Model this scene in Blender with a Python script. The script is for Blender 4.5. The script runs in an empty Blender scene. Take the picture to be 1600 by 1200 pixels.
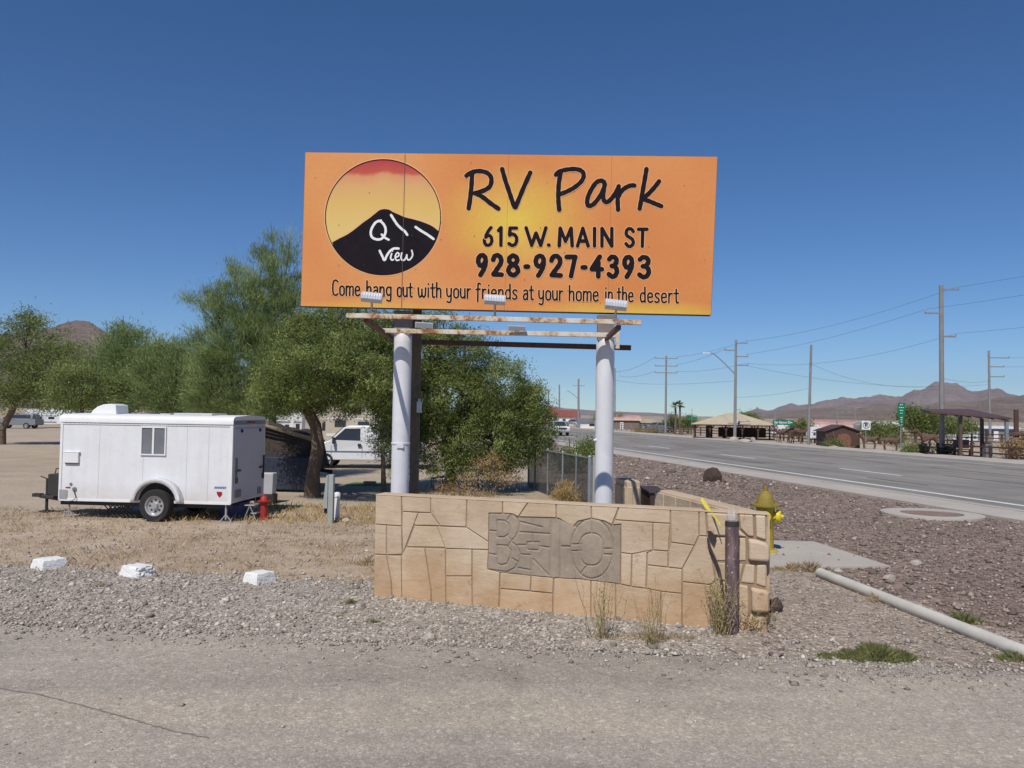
import bpy, bmesh, math, random
import numpy as np
from mathutils import Vector, Matrix
random.seed(7); RNG = np.random.default_rng(7)
R = math.radians
S = bpy.context.scene
COL = S.collection

# ------------------------------------------------------------------ camera
F = 1250.0; EYE = 2.2; PITCH = 0.0372; ROLL = 0.015
fwd = Vector((0, math.cos(PITCH), math.sin(PITCH)))
r0 = Vector((1, 0, 0)); u0 = Vector((0, -math.sin(PITCH), math.cos(PITCH)))
RT = r0 * math.cos(ROLL) + u0 * math.sin(ROLL)
UP = u0 * math.cos(ROLL) - r0 * math.sin(ROLL)
CAMP = Vector((0, 0, EYE))
cam = bpy.data.cameras.new('camera'); co = bpy.data.objects.new('camera', cam); COL.objects.link(co)
cam.sensor_width = 36; cam.lens = 36 * F / 1600; cam.clip_end = 30000; cam.clip_start = 0.05
co.matrix_world = Matrix(((RT.x, UP.x, -fwd.x, 0), (RT.y, UP.y, -fwd.y, 0), (RT.z, UP.z, -fwd.z, EYE), (0, 0, 0, 1)))
S.camera = co
# ------------------------------------------------------------------ light
SUN_AZ = 19.0; SUN_EL = 52.0            # azimuth measured from straight behind the camera towards the left
W = bpy.data.worlds.new('World'); S.world = W; W.use_nodes = True
nt = W.node_tree; bg = nt.nodes['Background']
sky = nt.nodes.new('ShaderNodeTexSky'); sky.sky_type = 'NISHITA'; sky.sun_disc = False
sky.sun_elevation = R(SUN_EL); sky.sun_rotation = R(180 + SUN_AZ)
sky.air_density = 0.72; sky.dust_density = 0.0; sky.ozone_density = 1.6; sky.altitude = 300
hs = nt.nodes.new('ShaderNodeHueSaturation'); hs.inputs['Saturation'].default_value = 1.22
tn = nt.nodes.new('ShaderNodeMix'); tn.data_type = 'RGBA'; tn.blend_type = 'MULTIPLY'; tn.inputs[0].default_value = 1; tn.inputs[7].default_value = (.81, .965, 1.13, 1)
nt.links.new(sky.outputs[0], hs.inputs['Color']); nt.links.new(hs.outputs[0], tn.inputs[6]); nt.links.new(tn.outputs[2], bg.inputs[0]); bg.inputs[1].default_value = 0.072
sun = bpy.data.lights.new('sun', 'SUN'); so = bpy.data.objects.new('sun', sun); COL.objects.link(so)
sun.energy = 3.4; sun.angle = R(0.5); sun.color = (1.0, 0.945, 0.86)
sd = Vector((-math.sin(R(SUN_AZ)) * math.cos(R(SUN_EL)), -math.cos(R(SUN_AZ)) * math.cos(R(SUN_EL)), math.sin(R(SUN_EL))))
so.rotation_euler = sd.to_track_quat('Z', 'Y').to_euler(); so.location = (0, -10, 30)
S.view_settings.view_transform = 'Standard'; S.view_settings.look = 'None'
S.view_settings.exposure = 0.27; S.view_settings.gamma = 1.0; S.view_settings.use_curve_mapping = False

def ray(px, py):
    return (fwd * F + RT * (px - 800) + UP * (600 - py))
def G(px, py, z=0.0):
    d = ray(px, py); t = (z - EYE) / d.z
    return CAMP + d * t
def P(px, py, Y):
    d = ray(px, py); return CAMP + d * (Y / d.y)
def onplane(px, py, o, n):
    d = ray(px, py); t = (o - CAMP).dot(n) / d.dot(n); return CAMP + d * t
def HOR(px): return 646.5 + (px - 800) * 0.015

# ------------------------------------------------------------------ materials
def lin(c):
    return tuple(((x / 255) / 12.92 if x / 255 <= 0.04045 else ((x / 255 + 0.055) / 1.055) ** 2.4) for x in c)
class NB:
    def __init__(s, name):
        s.m = bpy.data.materials.new(name); s.m.use_nodes = True; s.t = s.m.node_tree
        s.b = s.t.nodes['Principled BSDF']; s.tc = None
    def n(s, kind, **kw):
        x = s.t.nodes.new('ShaderNode' + kind)
        for k, v in kw.items(): setattr(x, k, v)
        return x
    def l(s, a, b): s.t.links.new(a, b)
    def coord(s, world=False):
        if world:
            g = s.n('NewGeometry'); return g.outputs['Position']
        if not s.tc: s.tc = s.n('TexCoord')
        return s.tc.outputs['Object']
    def noise(s, scale, detail=4, rough=0.55, world=False, vec=None, dist=0):
        x = s.n('TexNoise'); x.inputs['Scale'].default_value = scale; x.inputs['Detail'].default_value = detail
        x.inputs['Roughness'].default_value = rough; x.inputs['Distortion'].default_value = dist
        s.l(vec if vec is not None else s.coord(world), x.inputs['Vector']); return x.outputs['Fac']
    def ramp(s, fac, stops):
        x = s.n('ValToRGB'); e = x.color_ramp.elements
        while len(e) < len(stops): e.new(0.5)
        for i, (p, c) in enumerate(stops):
            e[i].position = p; e[i].color = (*c, 1) if len(c) == 3 else c
        s.l(fac, x.inputs['Fac']); return x.outputs['Color']
    def mix(s, fac, a, b, mode='MIX'):
        x = s.n('Mix', data_type='RGBA', blend_type=mode)
        for v, i in ((fac, 0), (a, 6), (b, 7)):
            if hasattr(v, 'is_output'): s.l(v, x.inputs[i])
            elif i == 0: x.inputs[0].default_value = v
            else: x.inputs[i].default_value = (*v, 1)
        return x.outputs[2]
    def math(s, op, a, b=0.0, c=None):
        x = s.n('Math', operation=op)
        for i, v in enumerate((a, b) if c is None else (a, b, c)):
            if hasattr(v, 'is_output'): s.l(v, x.inputs[i])
            else: x.inputs[i].default_value = v
        return x.outputs[0]
    def mr(s, v, a, b, c=0.0, d=1.0):
        x = s.n('MapRange'); s.l(v, x.inputs[0])
        for i, q in enumerate((a, b, c, d)): x.inputs[i + 1].default_value = q
        return x.outputs[0]
    def bump(s, h, strength=0.3, dist=0.01):
        x = s.n('Bump'); x.inputs['Strength'].default_value = strength; x.inputs['Distance'].default_value = dist
        s.l(h, x.inputs['Height']); s.l(x.outputs[0], s.b.inputs['Normal'])
    def col(s, c): s.l(c, s.b.inputs['Base Color'])
    def attr(s, name='tint'):
        x = s.n('Attribute'); x.attribute_name = name; return x.outputs['Fac']
def sc(c, k): return tuple(min(1, x * k) for x in c)
def mat(name, c, rough=0.6, metal=0.0, var=0.15, scale=3.0, bump=0.0, bscale=60, bdist=0.004, c2=None, world=False, spec=None):
    q = NB(name); q.b.inputs['Roughness'].default_value = rough; q.b.inputs['Metallic'].default_value = metal
    if spec is not None: q.b.inputs['Specular IOR Level'].default_value = spec
    a = q.noise(scale, 5, 0.6, world); b = q.noise(scale * 9, 3, 0.6, world)
    lo, hi = sc(c, 1 - var), sc(c, 1 + var)
    if c2: hi = c2
    k1 = q.ramp(a, [(0.32, lo), (0.68, hi)])
    k = q.mix(0.5 * min(1, var * 3), k1, q.ramp(b, [(0.3, sc(c, 1 - var * 1.6)), (0.7, sc(c, 1 + var * 0.8))]))
    q.col(k)
    if bump: q.bump(q.noise(bscale, 4, 0.6, world), bump, bdist)
    return q.m
def tintmat(name, stops, rough=0.85, trans=0.0, bump=0):
    q = NB(name); q.b.inputs['Roughness'].default_value = rough; q.b.inputs['Specular IOR Level'].default_value = 0.25
    c = q.ramp(q.attr(), stops); q.col(c)
    if bump: q.bump(q.noise(60), bump, 0.004)
    if trans:
        t = q.n('BsdfTranslucent'); q.l(c, t.inputs[0]); m = q.n('MixShader'); m.inputs[0].default_value = trans
        out = q.t.nodes['Material Output']; q.l(q.b.outputs[0], m.inputs[1]); q.l(t.outputs[0], m.inputs[2]); q.l(m.outputs[0], out.inputs[0])
    return q.m

# ------------------------------------------------------------------ mesh helpers
class MB:
    def __init__(s): s.v = []; s.f = []; s.t = []
    def add(s, vs, fs, tint=None):
        o = len(s.v); s.v += [tuple(v) for v in vs]; s.f += [tuple(i + o for i in f) for f in fs]
        s.t += [random.random() if tint is None else tint] * len(fs); return s
    def box(s, c, d, rot=None, taper=1.0):
        x, y, z = d[0] / 2, d[1] / 2, d[2] / 2
        vs = [Vector((sx * x * (taper if sz > 0 else 1), sy * y * (taper if sz > 0 else 1), sz * z)) for sz in (-1, 1) for sy in (-1, 1) for sx in (-1, 1)]
        if rot is not None:
            m = rot if isinstance(rot, Matrix) else Matrix.Rotation(rot, 3, 'Z')
            vs = [m @ v for v in vs]
        c = Vector(c); vs = [v + c for v in vs]
        return s.add(vs, [(0, 2, 3, 1), (4, 5, 7, 6), (0, 1, 5, 4), (2, 6, 7, 3), (0, 4, 6, 2), (1, 3, 7, 5)])
    def tube(s, pts, r, n=8, caps=True, flat=None):
        pts = [Vector(p) for p in pts]; rs = r if isinstance(r, (list, tuple)) else [r] * len(pts)
        vs = []; k = len(pts); ref = None
        for i, p in enumerate(pts):
            d = (pts[min(i + 1, k - 1)] - pts[max(i - 1, 0)]).normalized()
            if ref is None: ref = Vector((0, 0, 1)) if abs(d.z) < 0.9 else Vector((1, 0, 0))
            a = d.cross(ref).normalized(); b = d.cross(a)
            ref = a.cross(d)
            for j in range(n):
                t = 2 * math.pi * (j + 0.5) / n
                vs.append(p + (a * math.cos(t) + b * math.sin(t)) * rs[i])
        fs = [(i * n + j, i * n + (j + 1) % n, (i + 1) * n + (j + 1) % n, (i + 1) * n + j) for i in range(k - 1) for j in range(n)]
        if caps: fs += [tuple(reversed(range(n))), tuple(range((k - 1) * n, k * n))]
        return s.add(vs, fs)
    def lathe(s, prof, n=20, c=(0, 0, 0), m=None, closed=False, open_start=False):
        vs = []; c = Vector(c)
        for (r_, z) in prof:
            for j in range(n):
                t = 2 * math.pi * j / n; v = Vector((r_ * math.cos(t), r_ * math.sin(t), z))
                if m is not None: v = m @ v
                vs.append(v + c)
        k = len(prof)
        fs = [(i * n + j, i * n + (j + 1) % n, (i + 1) * n + (j + 1) % n, (i + 1) * n + j) for i in range(k - 1) for j in range(n)]
        if closed: fs += [((k - 1) * n + j, (k - 1) * n + (j + 1) % n, (j + 1) % n, j) for j in range(n)]
        else: fs += ([] if open_start else [tuple(reversed(range(n)))]) + [tuple(range((k - 1) * n, k * n))]
        return s.add(vs, fs)
    def prism(s, poly, o, u, v, w, h0, h1, inset=0.0, jit=0.0):
        """polygon in (u,v) coordinates, extruded along w from h0 to h1"""
        k = len(poly)
        cx = sum(p[0] for p in poly) / k; cy = sum(p[1] for p in poly) / k
        def pt(p, h, kk=1.0): return o + u * p[0] + v * p[1] + w * h
        top = insetpoly(poly, inset) if inset else poly
        vs = [pt(p, h0) for p in poly] + [pt(p, h1 + (random.uniform(-jit, jit) if jit else 0)) for p in top]
        fs = [tuple(reversed(range(k))), tuple(range(k, 2 * k))] + [(i, (i + 1) % k, k + (i + 1) % k, k + i) for i in range(k)]
        return s.add(vs, fs)
    def rock(s, c, r, sq=(1, 1, .7), n=None, seed=0):
        bm = bmesh.new(); bmesh.ops.create_icosphere(bm, subdivisions=2, radius=1)
        rr = random.Random(seed); ph = [(Vector((rr.uniform(-1, 1), rr.uniform(-1, 1), rr.uniform(-1, 1))).normalized(), rr.uniform(.55, .9)) for _ in range(9)]
        for v in bm.verts:
            p = v.co.copy()
            for (d, lim) in ph:
                q = p.dot(d)
                if q > lim: p -= d * (q - lim)
            v.co = Vector((p.x * sq[0], p.y * sq[1], p.z * sq[2])) * r
        s.add([v.co + Vector(c) for v in bm.verts], [[v.index for v in f.verts] for f in bm.faces]); bm.free(); return s
    def build(s, name, m, parent=None, smooth=False, bevel=0, loc=None):
        me = bpy.data.meshes.new(name); me.from_pydata(s.v, [], s.f)
        a = me.attributes.new('tint', 'FLOAT', 'FACE'); a.data.foreach_set('value', s.t)
        bm = bmesh.new(); bm.from_mesh(me); bmesh.ops.recalc_face_normals(bm, faces=bm.faces); bm.to_mesh(me); bm.free()
        if smooth:
            me.polygons.foreach_set('use_smooth', [True] * len(me.polygons))
            try: me.set_sharp_from_angle(angle=R(40))
            except Exception: pass
        me.materials.append(m); o = bpy.data.objects.new(name, me); COL.objects.link(o)
        if parent is not None: o.parent = parent
        if loc is not None: o.location = loc
        if bevel:
            b = o.modifiers.new('bevel', 'BEVEL'); b.width = bevel; b.segments = 2; b.limit_method = 'ANGLE'; b.angle_limit = R(40)
        return o
def insetpoly(poly, d):
    k = len(poly); A = sum(poly[i][0] * poly[(i + 1) % k][1] - poly[(i + 1) % k][0] * poly[i][1] for i in range(k))
    sg = 1 if A > 0 else -1; out = []
    for i in range(k):
        p0, p1, p2 = Vector(poly[i - 1]).to_2d(), Vector(poly[i]).to_2d(), Vector(poly[(i + 1) % k]).to_2d()
        a = (p1 - p0).normalized(); b = (p2 - p1).normalized()
        na = Vector((-a.y, a.x)) * sg; nb = Vector((-b.y, b.x)) * sg
        h = na + nb; L = max(0.35, h.length_squared / 2)
        out.append(tuple(p1 + h * (d / L / 1.0) * 1.0 * (1 if L > .35 else .5)))
    return out
def tag(o, label, cat, group=None, kind=None):
    if label: o['label'] = label
    if cat: o['category'] = cat
    if group: o['group'] = group
    if kind: o['kind'] = kind
    return o
def thing(name, label, cat, loc=(0, 0, 0), rz=0, group=None):
    o = bpy.data.objects.new(name, None); COL.objects.link(o); o.empty_display_size = .2
    o.location = loc; o.rotation_euler = (0, 0, rz); return tag(o, label, cat, group)
def part_label(o, l): o['label'] = l; return o
def kids(o): return [c for c in bpy.data.objects if c.parent == o]
def copy_tree(o, parent=None):
    c = o.copy(); COL.objects.link(c)
    if parent is not None: c.parent = parent
    for ch in kids(o): copy_tree(ch, c)
    return c
def npmesh(name, V, Fc, tint, m, parent=None, nv=3):
    """big meshes from numpy arrays: Fc is (n, nv)"""
    me = bpy.data.meshes.new(name); n = len(Fc)
    me.vertices.add(len(V)); me.vertices.foreach_set('co', V.astype(np.float32).ravel())
    me.loops.add(n * nv); me.loops.foreach_set('vertex_index', Fc.astype(np.int32).ravel())
    me.polygons.add(n); me.polygons.foreach_set('loop_start', np.arange(0, n * nv, nv, dtype=np.int32))
    try: me.polygons.foreach_set('loop_total', np.full(n, nv, dtype=np.int32))
    except Exception: pass
    me.update(calc_edges=True)
    a = me.attributes.new('tint', 'FLOAT', 'FACE'); a.data.foreach_set('value', tint.astype(np.float32))
    me.materials.append(m); o = bpy.data.objects.new(name, me); COL.objects.link(o)
    if parent is not None: o.parent = parent
    return o

# ================================================================== SETTING
M = {}
def groundmat(name, stops, s1=0.35, s2=2.5, fine=55, fstops=None, bump=0.6, bd=0.012, vor=None, vamt=0.6):
    q = NB(name); q.b.inputs['Roughness'].default_value = 0.95; q.b.inputs['Specular IOR Level'].default_value = 0.15
    big = q.noise(s1, 5, .6, True); med = q.noise(s2, 5, .65, True); fin = q.noise(fine, 4, .7, True)
    f = q.math('ADD', q.math('MULTIPLY', big, .5), q.math('MULTIPLY', med, .5))
    c = q.ramp(f, stops)
    if fstops: c = q.mix(vamt, c, q.mix(1.0, c, q.ramp(fin, fstops), 'MULTIPLY'))
    h = fin
    if vor:
        v = q.n('TexVoronoi'); v.inputs['Scale'].default_value = vor; q.l(q.coord(True), v.inputs['Vector'])
        sepc = q.n('SeparateColor'); q.l(v.outputs['Color'], sepc.inputs[0])
        cc = q.ramp(sepc.outputs[0], [(0, (.45, .43, .42)), (.5, (.9, .88, .86)), (.88, (1.1, 1.08, 1.06)), (1, (1.9, 1.88, 1.85))])
        c = q.mix(.75, c, q.mix(1.0, c, cc, 'MULTIPLY'))
        h = q.math('ADD', q.math('MULTIPLY', q.math('SUBTRACT', 1.0, v.outputs['Distance']), .7), q.math('MULTIPLY', fin, .5))
    q.col(c); q.bump(h, bump, bd); return q.m
FS = [(.3, (.55, .55, .55)), (.5, (.95, .95, .95)), (.72, (1.3, 1.3, 1.3))]
M['sand'] = groundmat('sand', [(.35, (.34, .27, .2)), (.5, (.42, .345, .26)), (.65, (.49, .41, .32))], .05, .6, 12, FS, .5, .03)
M['straw_ground'] = groundmat('straw_ground', [(.38, (.35, .255, .18)), (.5, (.45, .35, .255)), (.62, (.52, .43, .33))], .8, 4, 40, FS, .8, .02)
M['gravel'] = groundmat('gravel', [(.38, (.35, .31, .265)), (.5, (.42, .375, .325)), (.62, (.47, .425, .37))], .7, 3.5, 45, FS, 1, .02, vor=30)
M['rock_bed'] = groundmat('rock_bed', [(.36, (.235, .175, .145)), (.5, (.29, .22, .185)), (.64, (.345, .265, .22))], .35, 2.2, 30, FS, 1, .03, vor=17)
M['dirt_right'] = groundmat('dirt_right', [(.38, (.32, .265, .22)), (.5, (.39, .325, .27)), (.62, (.44, .37, .315))], .5, 3, 45, FS, 1, .02, vor=32)
M['far_dirt'] = groundmat('far_dirt', [(.36, (.3, .235, .17)), (.5, (.38, .3, .215)), (.64, (.44, .36, .265))], .04, .4, 4, FS, .4, .05)

def sheet(name, poly, z, m, jit=0.0, step=0.4, kind='structure', thick=0):
    pts = []
    for i in range(len(poly)):
        a = Vector(poly[i]).to_2d(); b = Vector(poly[(i + 1) % len(poly)]).to_2d(); L = (b - a).length
        n = max(1, int(L / step)) if jit else 1; nn = Vector((-(b - a).y, (b - a).x)).normalized() if L else Vector((0, 0))
        n = min(n, 400)
        for k in range(n):
            q = a.lerp(b, k / n) + nn * (random.uniform(-jit, jit) + jit * 1.5 * math.sin(k * .37 + i * 2) if k else 0)
            pts.append((q.x, q.y, z))
    me = bpy.data.meshes.new(name); bm = bmesh.new(); vs = [bm.verts.new(p) for p in pts]; f = bm.faces.new(vs)
    bm.normal_update()
    if f.normal.z < 0: f.normal_flip()
    if thick:
        r_ = bmesh.ops.extrude_face_region(bm, geom=[f]); 
        for e in r_['geom']:
            if isinstance(e, bmesh.types.BMVert): e.co.z = -0.05
        bmesh.ops.recalc_face_normals(bm, faces=bm.faces)
    bmesh.ops.triangulate(bm, faces=bm.faces[:])
    bm.to_mesh(me); bm.free(); me.materials.append(m); o = bpy.data.objects.new(name, me); COL.objects.link(o); o['kind'] = kind; return o

# the ground: one sheet out to the horizon
gp = MB(); ring = [0, 40, 120, 400, 1500, 4000, 8000]; n = 48
for i in range(len(ring) - 1):
    for j in range(n):
        a0, a1 = 2 * math.pi * j / n, 2 * math.pi * (j + 1) / n
        p = [(ring[i] * math.cos(a0), ring[i] * math.sin(a0), 0), (ring[i + 1] * math.cos(a0), ring[i + 1] * math.sin(a0), 0),
             (ring[i + 1] * math.cos(a1), ring[i + 1] * math.sin(a1), 0), (ring[i] * math.cos(a1), ring[i] * math.sin(a1), 0)]
        if i == 0: gp.add([p[0], p[1], p[2]], [(0, 1, 2)])
        else: gp.add(p, [(0, 1, 2, 3)])
g_ = gp.build('ground', M['far_dirt']); g_['kind'] = 'structure'
def g2(px, py): p = G(px, py); return (p.x, p.y)
# road geometry frame (main road runs off to the left of the view)
AR = R(11.1); RD = Vector((-math.sin(AR), math.cos(AR))); RN = Vector((math.cos(AR), math.sin(AR)))
def rp(p, s): q = RN * p + RD * s; return (q.x, q.y)
def strip(p0, p1, s0, s1): return [rp(p0, s0), rp(p1, s0), rp(p1, s1), rp(p0, s1)]
# foreground chip-seal lane
edge = [g2(-500, 962), g2(0, 978), g2(300, 992), g2(600, 1008), g2(900, 1020), g2(1250, 1036), g2(1600, 1052), g2(2300, 1080)]
lot = sheet('sand_lot', [(-90, 13), (-1, 14.2), (1.5, 30), (-2, 130), (-90, 130)], .003, M['sand'], .3, 1)
sheet('dry_grass_ground', [(-24, 10.2), g2(0, 893), g2(300, 905), g2(600, 925), (-1.4, 12.5), (-.5, 16.5), (-3.5, 18.5), (-8, 16.5), (-24, 18)], .007, M['straw_ground'], .1, .3)
sheet('gravel_bed', [(-24, 7.5), (2.0, 6.8), g2(1250, 1020), g2(1180, 960), (2.4, 11), (-1.6, 11), g2(600, 912), g2(300, 896), g2(0, 884), (-24, 10.8)], .011, M['gravel'], .06, .2)
sheet('gravel_slope', [(2.0, 6.5), (14, 5.5), (30, 5), rp(14.4, -6), rp(14.4, 60), (1.9, 24), (1.4, 18), (1.9, 12.8), (2.2, 11), (2.2, 8.9)], .015, M['rock_bed'], .08, .3)
sheet('dirt_shoulder', [(2.0, 6.4), (12, 5.3), g2(1640, 1022), g2(1450, 950), g2(1290, 900), (4.6, 12.5), (3.2, 12), (3.0, 9.2), (2.4, 9.0)], .019, M['dirt_right'], .1, .25)

# chip-seal material: fine stone aggregate
q = NB('chip_seal'); q.b.inputs['Roughness'].default_value = .9; q.b.inputs['Specular IOR Level'].default_value = .2
v = q.n('TexVoronoi'); v.inputs['Scale'].default_value = 75; q.l(q.coord(True), v.inputs['Vector'])
sp = q.n('SeparateColor'); q.l(v.outputs['Color'], sp.inputs[0])
chip = q.ramp(sp.outputs[0], [(0, (.29, .258, .218)), (.35, (.345, .308, .262)), (.8, (.39, .352, .302)), (.93, (.43, .392, .34)), (1, (.52, .488, .435))])
v2 = q.n('TexVoronoi'); v2.inputs['Scale'].default_value = 28; q.l(q.coord(True), v2.inputs['Vector'])
sp2 = q.n('SeparateColor'); q.l(v2.outputs['Color'], sp2.inputs[0])
chip = q.mix(.5, chip, q.mix(1.0, chip, q.ramp(sp2.outputs[1], [(0, (.78, .77, .76)), (.5, (1, 1, 1)), (.92, (1.08, 1.08, 1.07)), (1, (1.6, 1.6, 1.6))]), 'MULTIPLY'))
big = q.noise(.5, 6, .65, True); big2 = q.noise(3.2, 5, .7, True)
tn = q.ramp(q.math('ADD', q.math('MULTIPLY', big, .6), q.math('MULTIPLY', big2, .4)), [(.35, (.84, .83, .82)), (.5, (1, .99, .97)), (.68, (1.12, 1.09, 1.05))])
mpl = q.n('Mapping'); mpl.inputs['Scale'].default_value = (.12, 1.3, 1); mpl.inputs['Rotation'].default_value = (0, 0, R(4)); q.l(q.coord(True), mpl.inputs['Vector'])
trk = q.ramp(q.noise(.9, 4, .55, vec=mpl.outputs[0]), [(.38, (.87, .86, .86)), (.5, (1, 1, 1)), (.62, (1.1, 1.08, 1.05))])
stn = q.ramp(q.noise(.85, 3, .5, True, dist=.8), [(.26, (.84, .83, .82)), (.35, (1, 1, 1))])
q.col(q.mix(1, q.mix(1, q.mix(1.0, chip, tn, 'MULTIPLY'), trk, 'MULTIPLY'), stn, 'MULTIPLY'))
q.bump(q.math('ADD', q.math('SUBTRACT', 1.0, v.outputs['Distance']), q.noise(140, 3, .6, True)), .55, .0045); M['chip'] = q.m
lane = sheet('gravel_road', [(-60, -12), (60, -12), (60, 4.5)] + list(reversed(edge)) + [(-60, 8.3)], .023, M['chip'], .035, .12)
# tar crack across the lane
M['tar'] = mat('tar', (.075, .068, .06), .8, bump=.5, bscale=60); M['crack'] = mat('faint_crack', (.235, .21, .185), .9, var=.3, scale=8)
mb = MB(); cp = [g2(-60, 1072), g2(60, 1090), g2(130, 1108), g2(200, 1128), g2(270, 1148), g2(330, 1160)]
def ribbon(mb, pts, w, z, jit=0):
    L = []; 
    for i, p in enumerate(pts):
        a = Vector(pts[max(i - 1, 0)]); b = Vector(pts[min(i + 1, len(pts) - 1)]); d = (b - a).normalized(); nn = Vector((-d.y, d.x))
        ww = w[i] if isinstance(w, list) else w
        j = random.uniform(-jit, jit); L.append((Vector(p) + nn * (ww / 2 + j), Vector(p) + nn * (-ww / 2 + j * .4)))
    for i in range(len(L) - 1):
        mb.add([(*L[i][0], z), (*L[i][1], z), (*L[i + 1][1], z), (*L[i + 1][0], z)], [(0, 1, 2, 3)])
pp = []
for i in range(len(cp) - 1):
    for k in range(14):
        t = k / 14; a = Vector(cp[i]); b = Vector(cp[i + 1]); w_ = a.lerp(b, t) + Vector((0, random.uniform(-.006, .006))); pp.append(tuple(w_))
ribbon(mb, pp, [.006 + .014 * random.random() for _ in pp], .027, .004); mb.build('road_crack', M['crack'])['kind'] = 'structure'

# ---- main road
q = NB('asphalt'); q.b.inputs['Roughness'].default_value = .85; q.b.inputs['Specular IOR Level'].default_value = .25
mp = q.n('Mapping'); mp.inputs['Rotation'].default_value = (0, 0, -AR); q.l(q.coord(True), mp.inputs['Vector'])
mp2 = q.n('Mapping'); mp2.inputs['Scale'].default_value = (1, .04, 1); q.l(mp.outputs[0], mp2.inputs['Vector'])
st = q.noise(1.1, 4, .6, vec=mp2.outputs[0]); fn = q.noise(30, 4, .7, True); bl = q.noise(.25, 4, .6, True)
c = q.ramp(st, [(.3, (.2, .184, .165)), (.5, (.255, .236, .213)), (.7, (.305, .284, .257))])
c = q.mix(.6, c, q.mix(1.0, c, q.ramp(fn, FS), 'MULTIPLY')); c = q.mix(.5, c, q.mix(1, c, q.ramp(bl, FS), 'MULTIPLY'))
q.col(c); q.bump(fn, .4, .006); M['asphalt'] = q.m
M['concrete'] = mat('concrete', (.43, .39, .34), .9, var=.12, scale=.7, bump=.3, bscale=40, world=True)
M['line'] = mat('road_paint', (.68, .67, .64), .7, var=.15, scale=3, world=True)
M['yline'] = mat('yellow_road_paint', (.5, .4, .16), .7, var=.2, scale=3, world=True)
road = sheet('road', strip(15.86, 31.7, -60, 900), .027, M['asphalt'])
def slabrow(name, p0, p1, s0, s1, step, h, m, gap=.012):
    root = bpy.data.objects.new(name, None); COL.objects.link(root); root['kind'] = 'structure'
    s_ = s0
    me0 = None
    while s_ < s1:
        L = step
        if me0 is None:
            mb = MB(); mb.prism([rp(p0, 0), rp(p1, 0), rp(p1, L - gap), rp(p0, L - gap)], Vector((0, 0, 0)), Vector((1, 0, 0)), Vector((0, 1, 0)), Vector((0, 0, 1)), 0.0, h)
            o = mb.build('slab', m, root); me0 = o.data; b = o.modifiers.new('b', 'BEVEL'); b.width = .012; b.segments = 1
        else:
            o = bpy.data.objects.new('slab', me0); COL.objects.link(o); o.parent = root
        o.location = (RD.x * s_, RD.y * s_, random.uniform(-.002, .002)); s_ += L
    return root
slabrow('sidewalk', 14.25, 15.6, -12, 90, 6.0, .06, M['concrete'], .008)
sheet('sidewalk_far_end', strip(14.25, 15.6, 90.05, 700), .06, M['concrete'], thick=1)
sheet('kerb', strip(15.61, 15.85, -12, 700), .07, M['concrete'], thick=1)
sheet('far_kerb', strip(31.7, 31.98, -30, 900), .14, M['concrete'], thick=1)
slabrow('far_sidewalk', 32.0, 35.0, -10, 110, 5.0, .13, M['concrete'])
sheet('far_verge', strip(35.05, 48, -30, 400), .02, M['sand'], .2, 1.5)
for nm, p_, w_, m_ in (('edge_line', 16.95, .24, 'line'), ('far_edge_line', 31.0, .14, 'line')):
    sheet(nm, strip(p_ - w_ / 2, p_ + w_ / 2, -30, 700), .033, M[m_])
mb = MB()
for p_, w_ in ((24.3, .11), (27.6, .11)):
    for s_ in np.arange(-20, 400, 12.0):
        pl = strip(p_ - w_ / 2, p_ + w_ / 2, s_, s_ + 4); mb.add([(*a, .033) for a in pl], [(0, 1, 2, 3)])
mb.build('yellow_lane_marking', M['yline'])['kind'] = 'structure'
mb = MB()
for s_ in np.arange(-21, 420, 11.6):
    pl = strip(20.85 - .11, 20.85 + .11, s_ + 2.2, s_ + 6.2); mb.add([(*a, .033) for a in pl], [(0, 1, 2, 3)])
mb.build('lane_marking', M['line'])['kind'] = 'structure'
mb = MB()
for p_ in (18.9, 22.7, 25.9, 29.3):
    pts = [rp(p_ + .12 * math.sin(s_ * .21 + p_) + random.uniform(-.03, .03), s_) for s_ in np.arange(-10, 120, .8)]
    for k0 in range(0, len(pts) - 9, 14):
        kk = random.randint(5, 12); ribbon(mb, pts[k0:k0 + kk], .13, .031, .03)
mb.build('road_tar_seam', M['tar'])['kind'] = 'structure'

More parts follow.
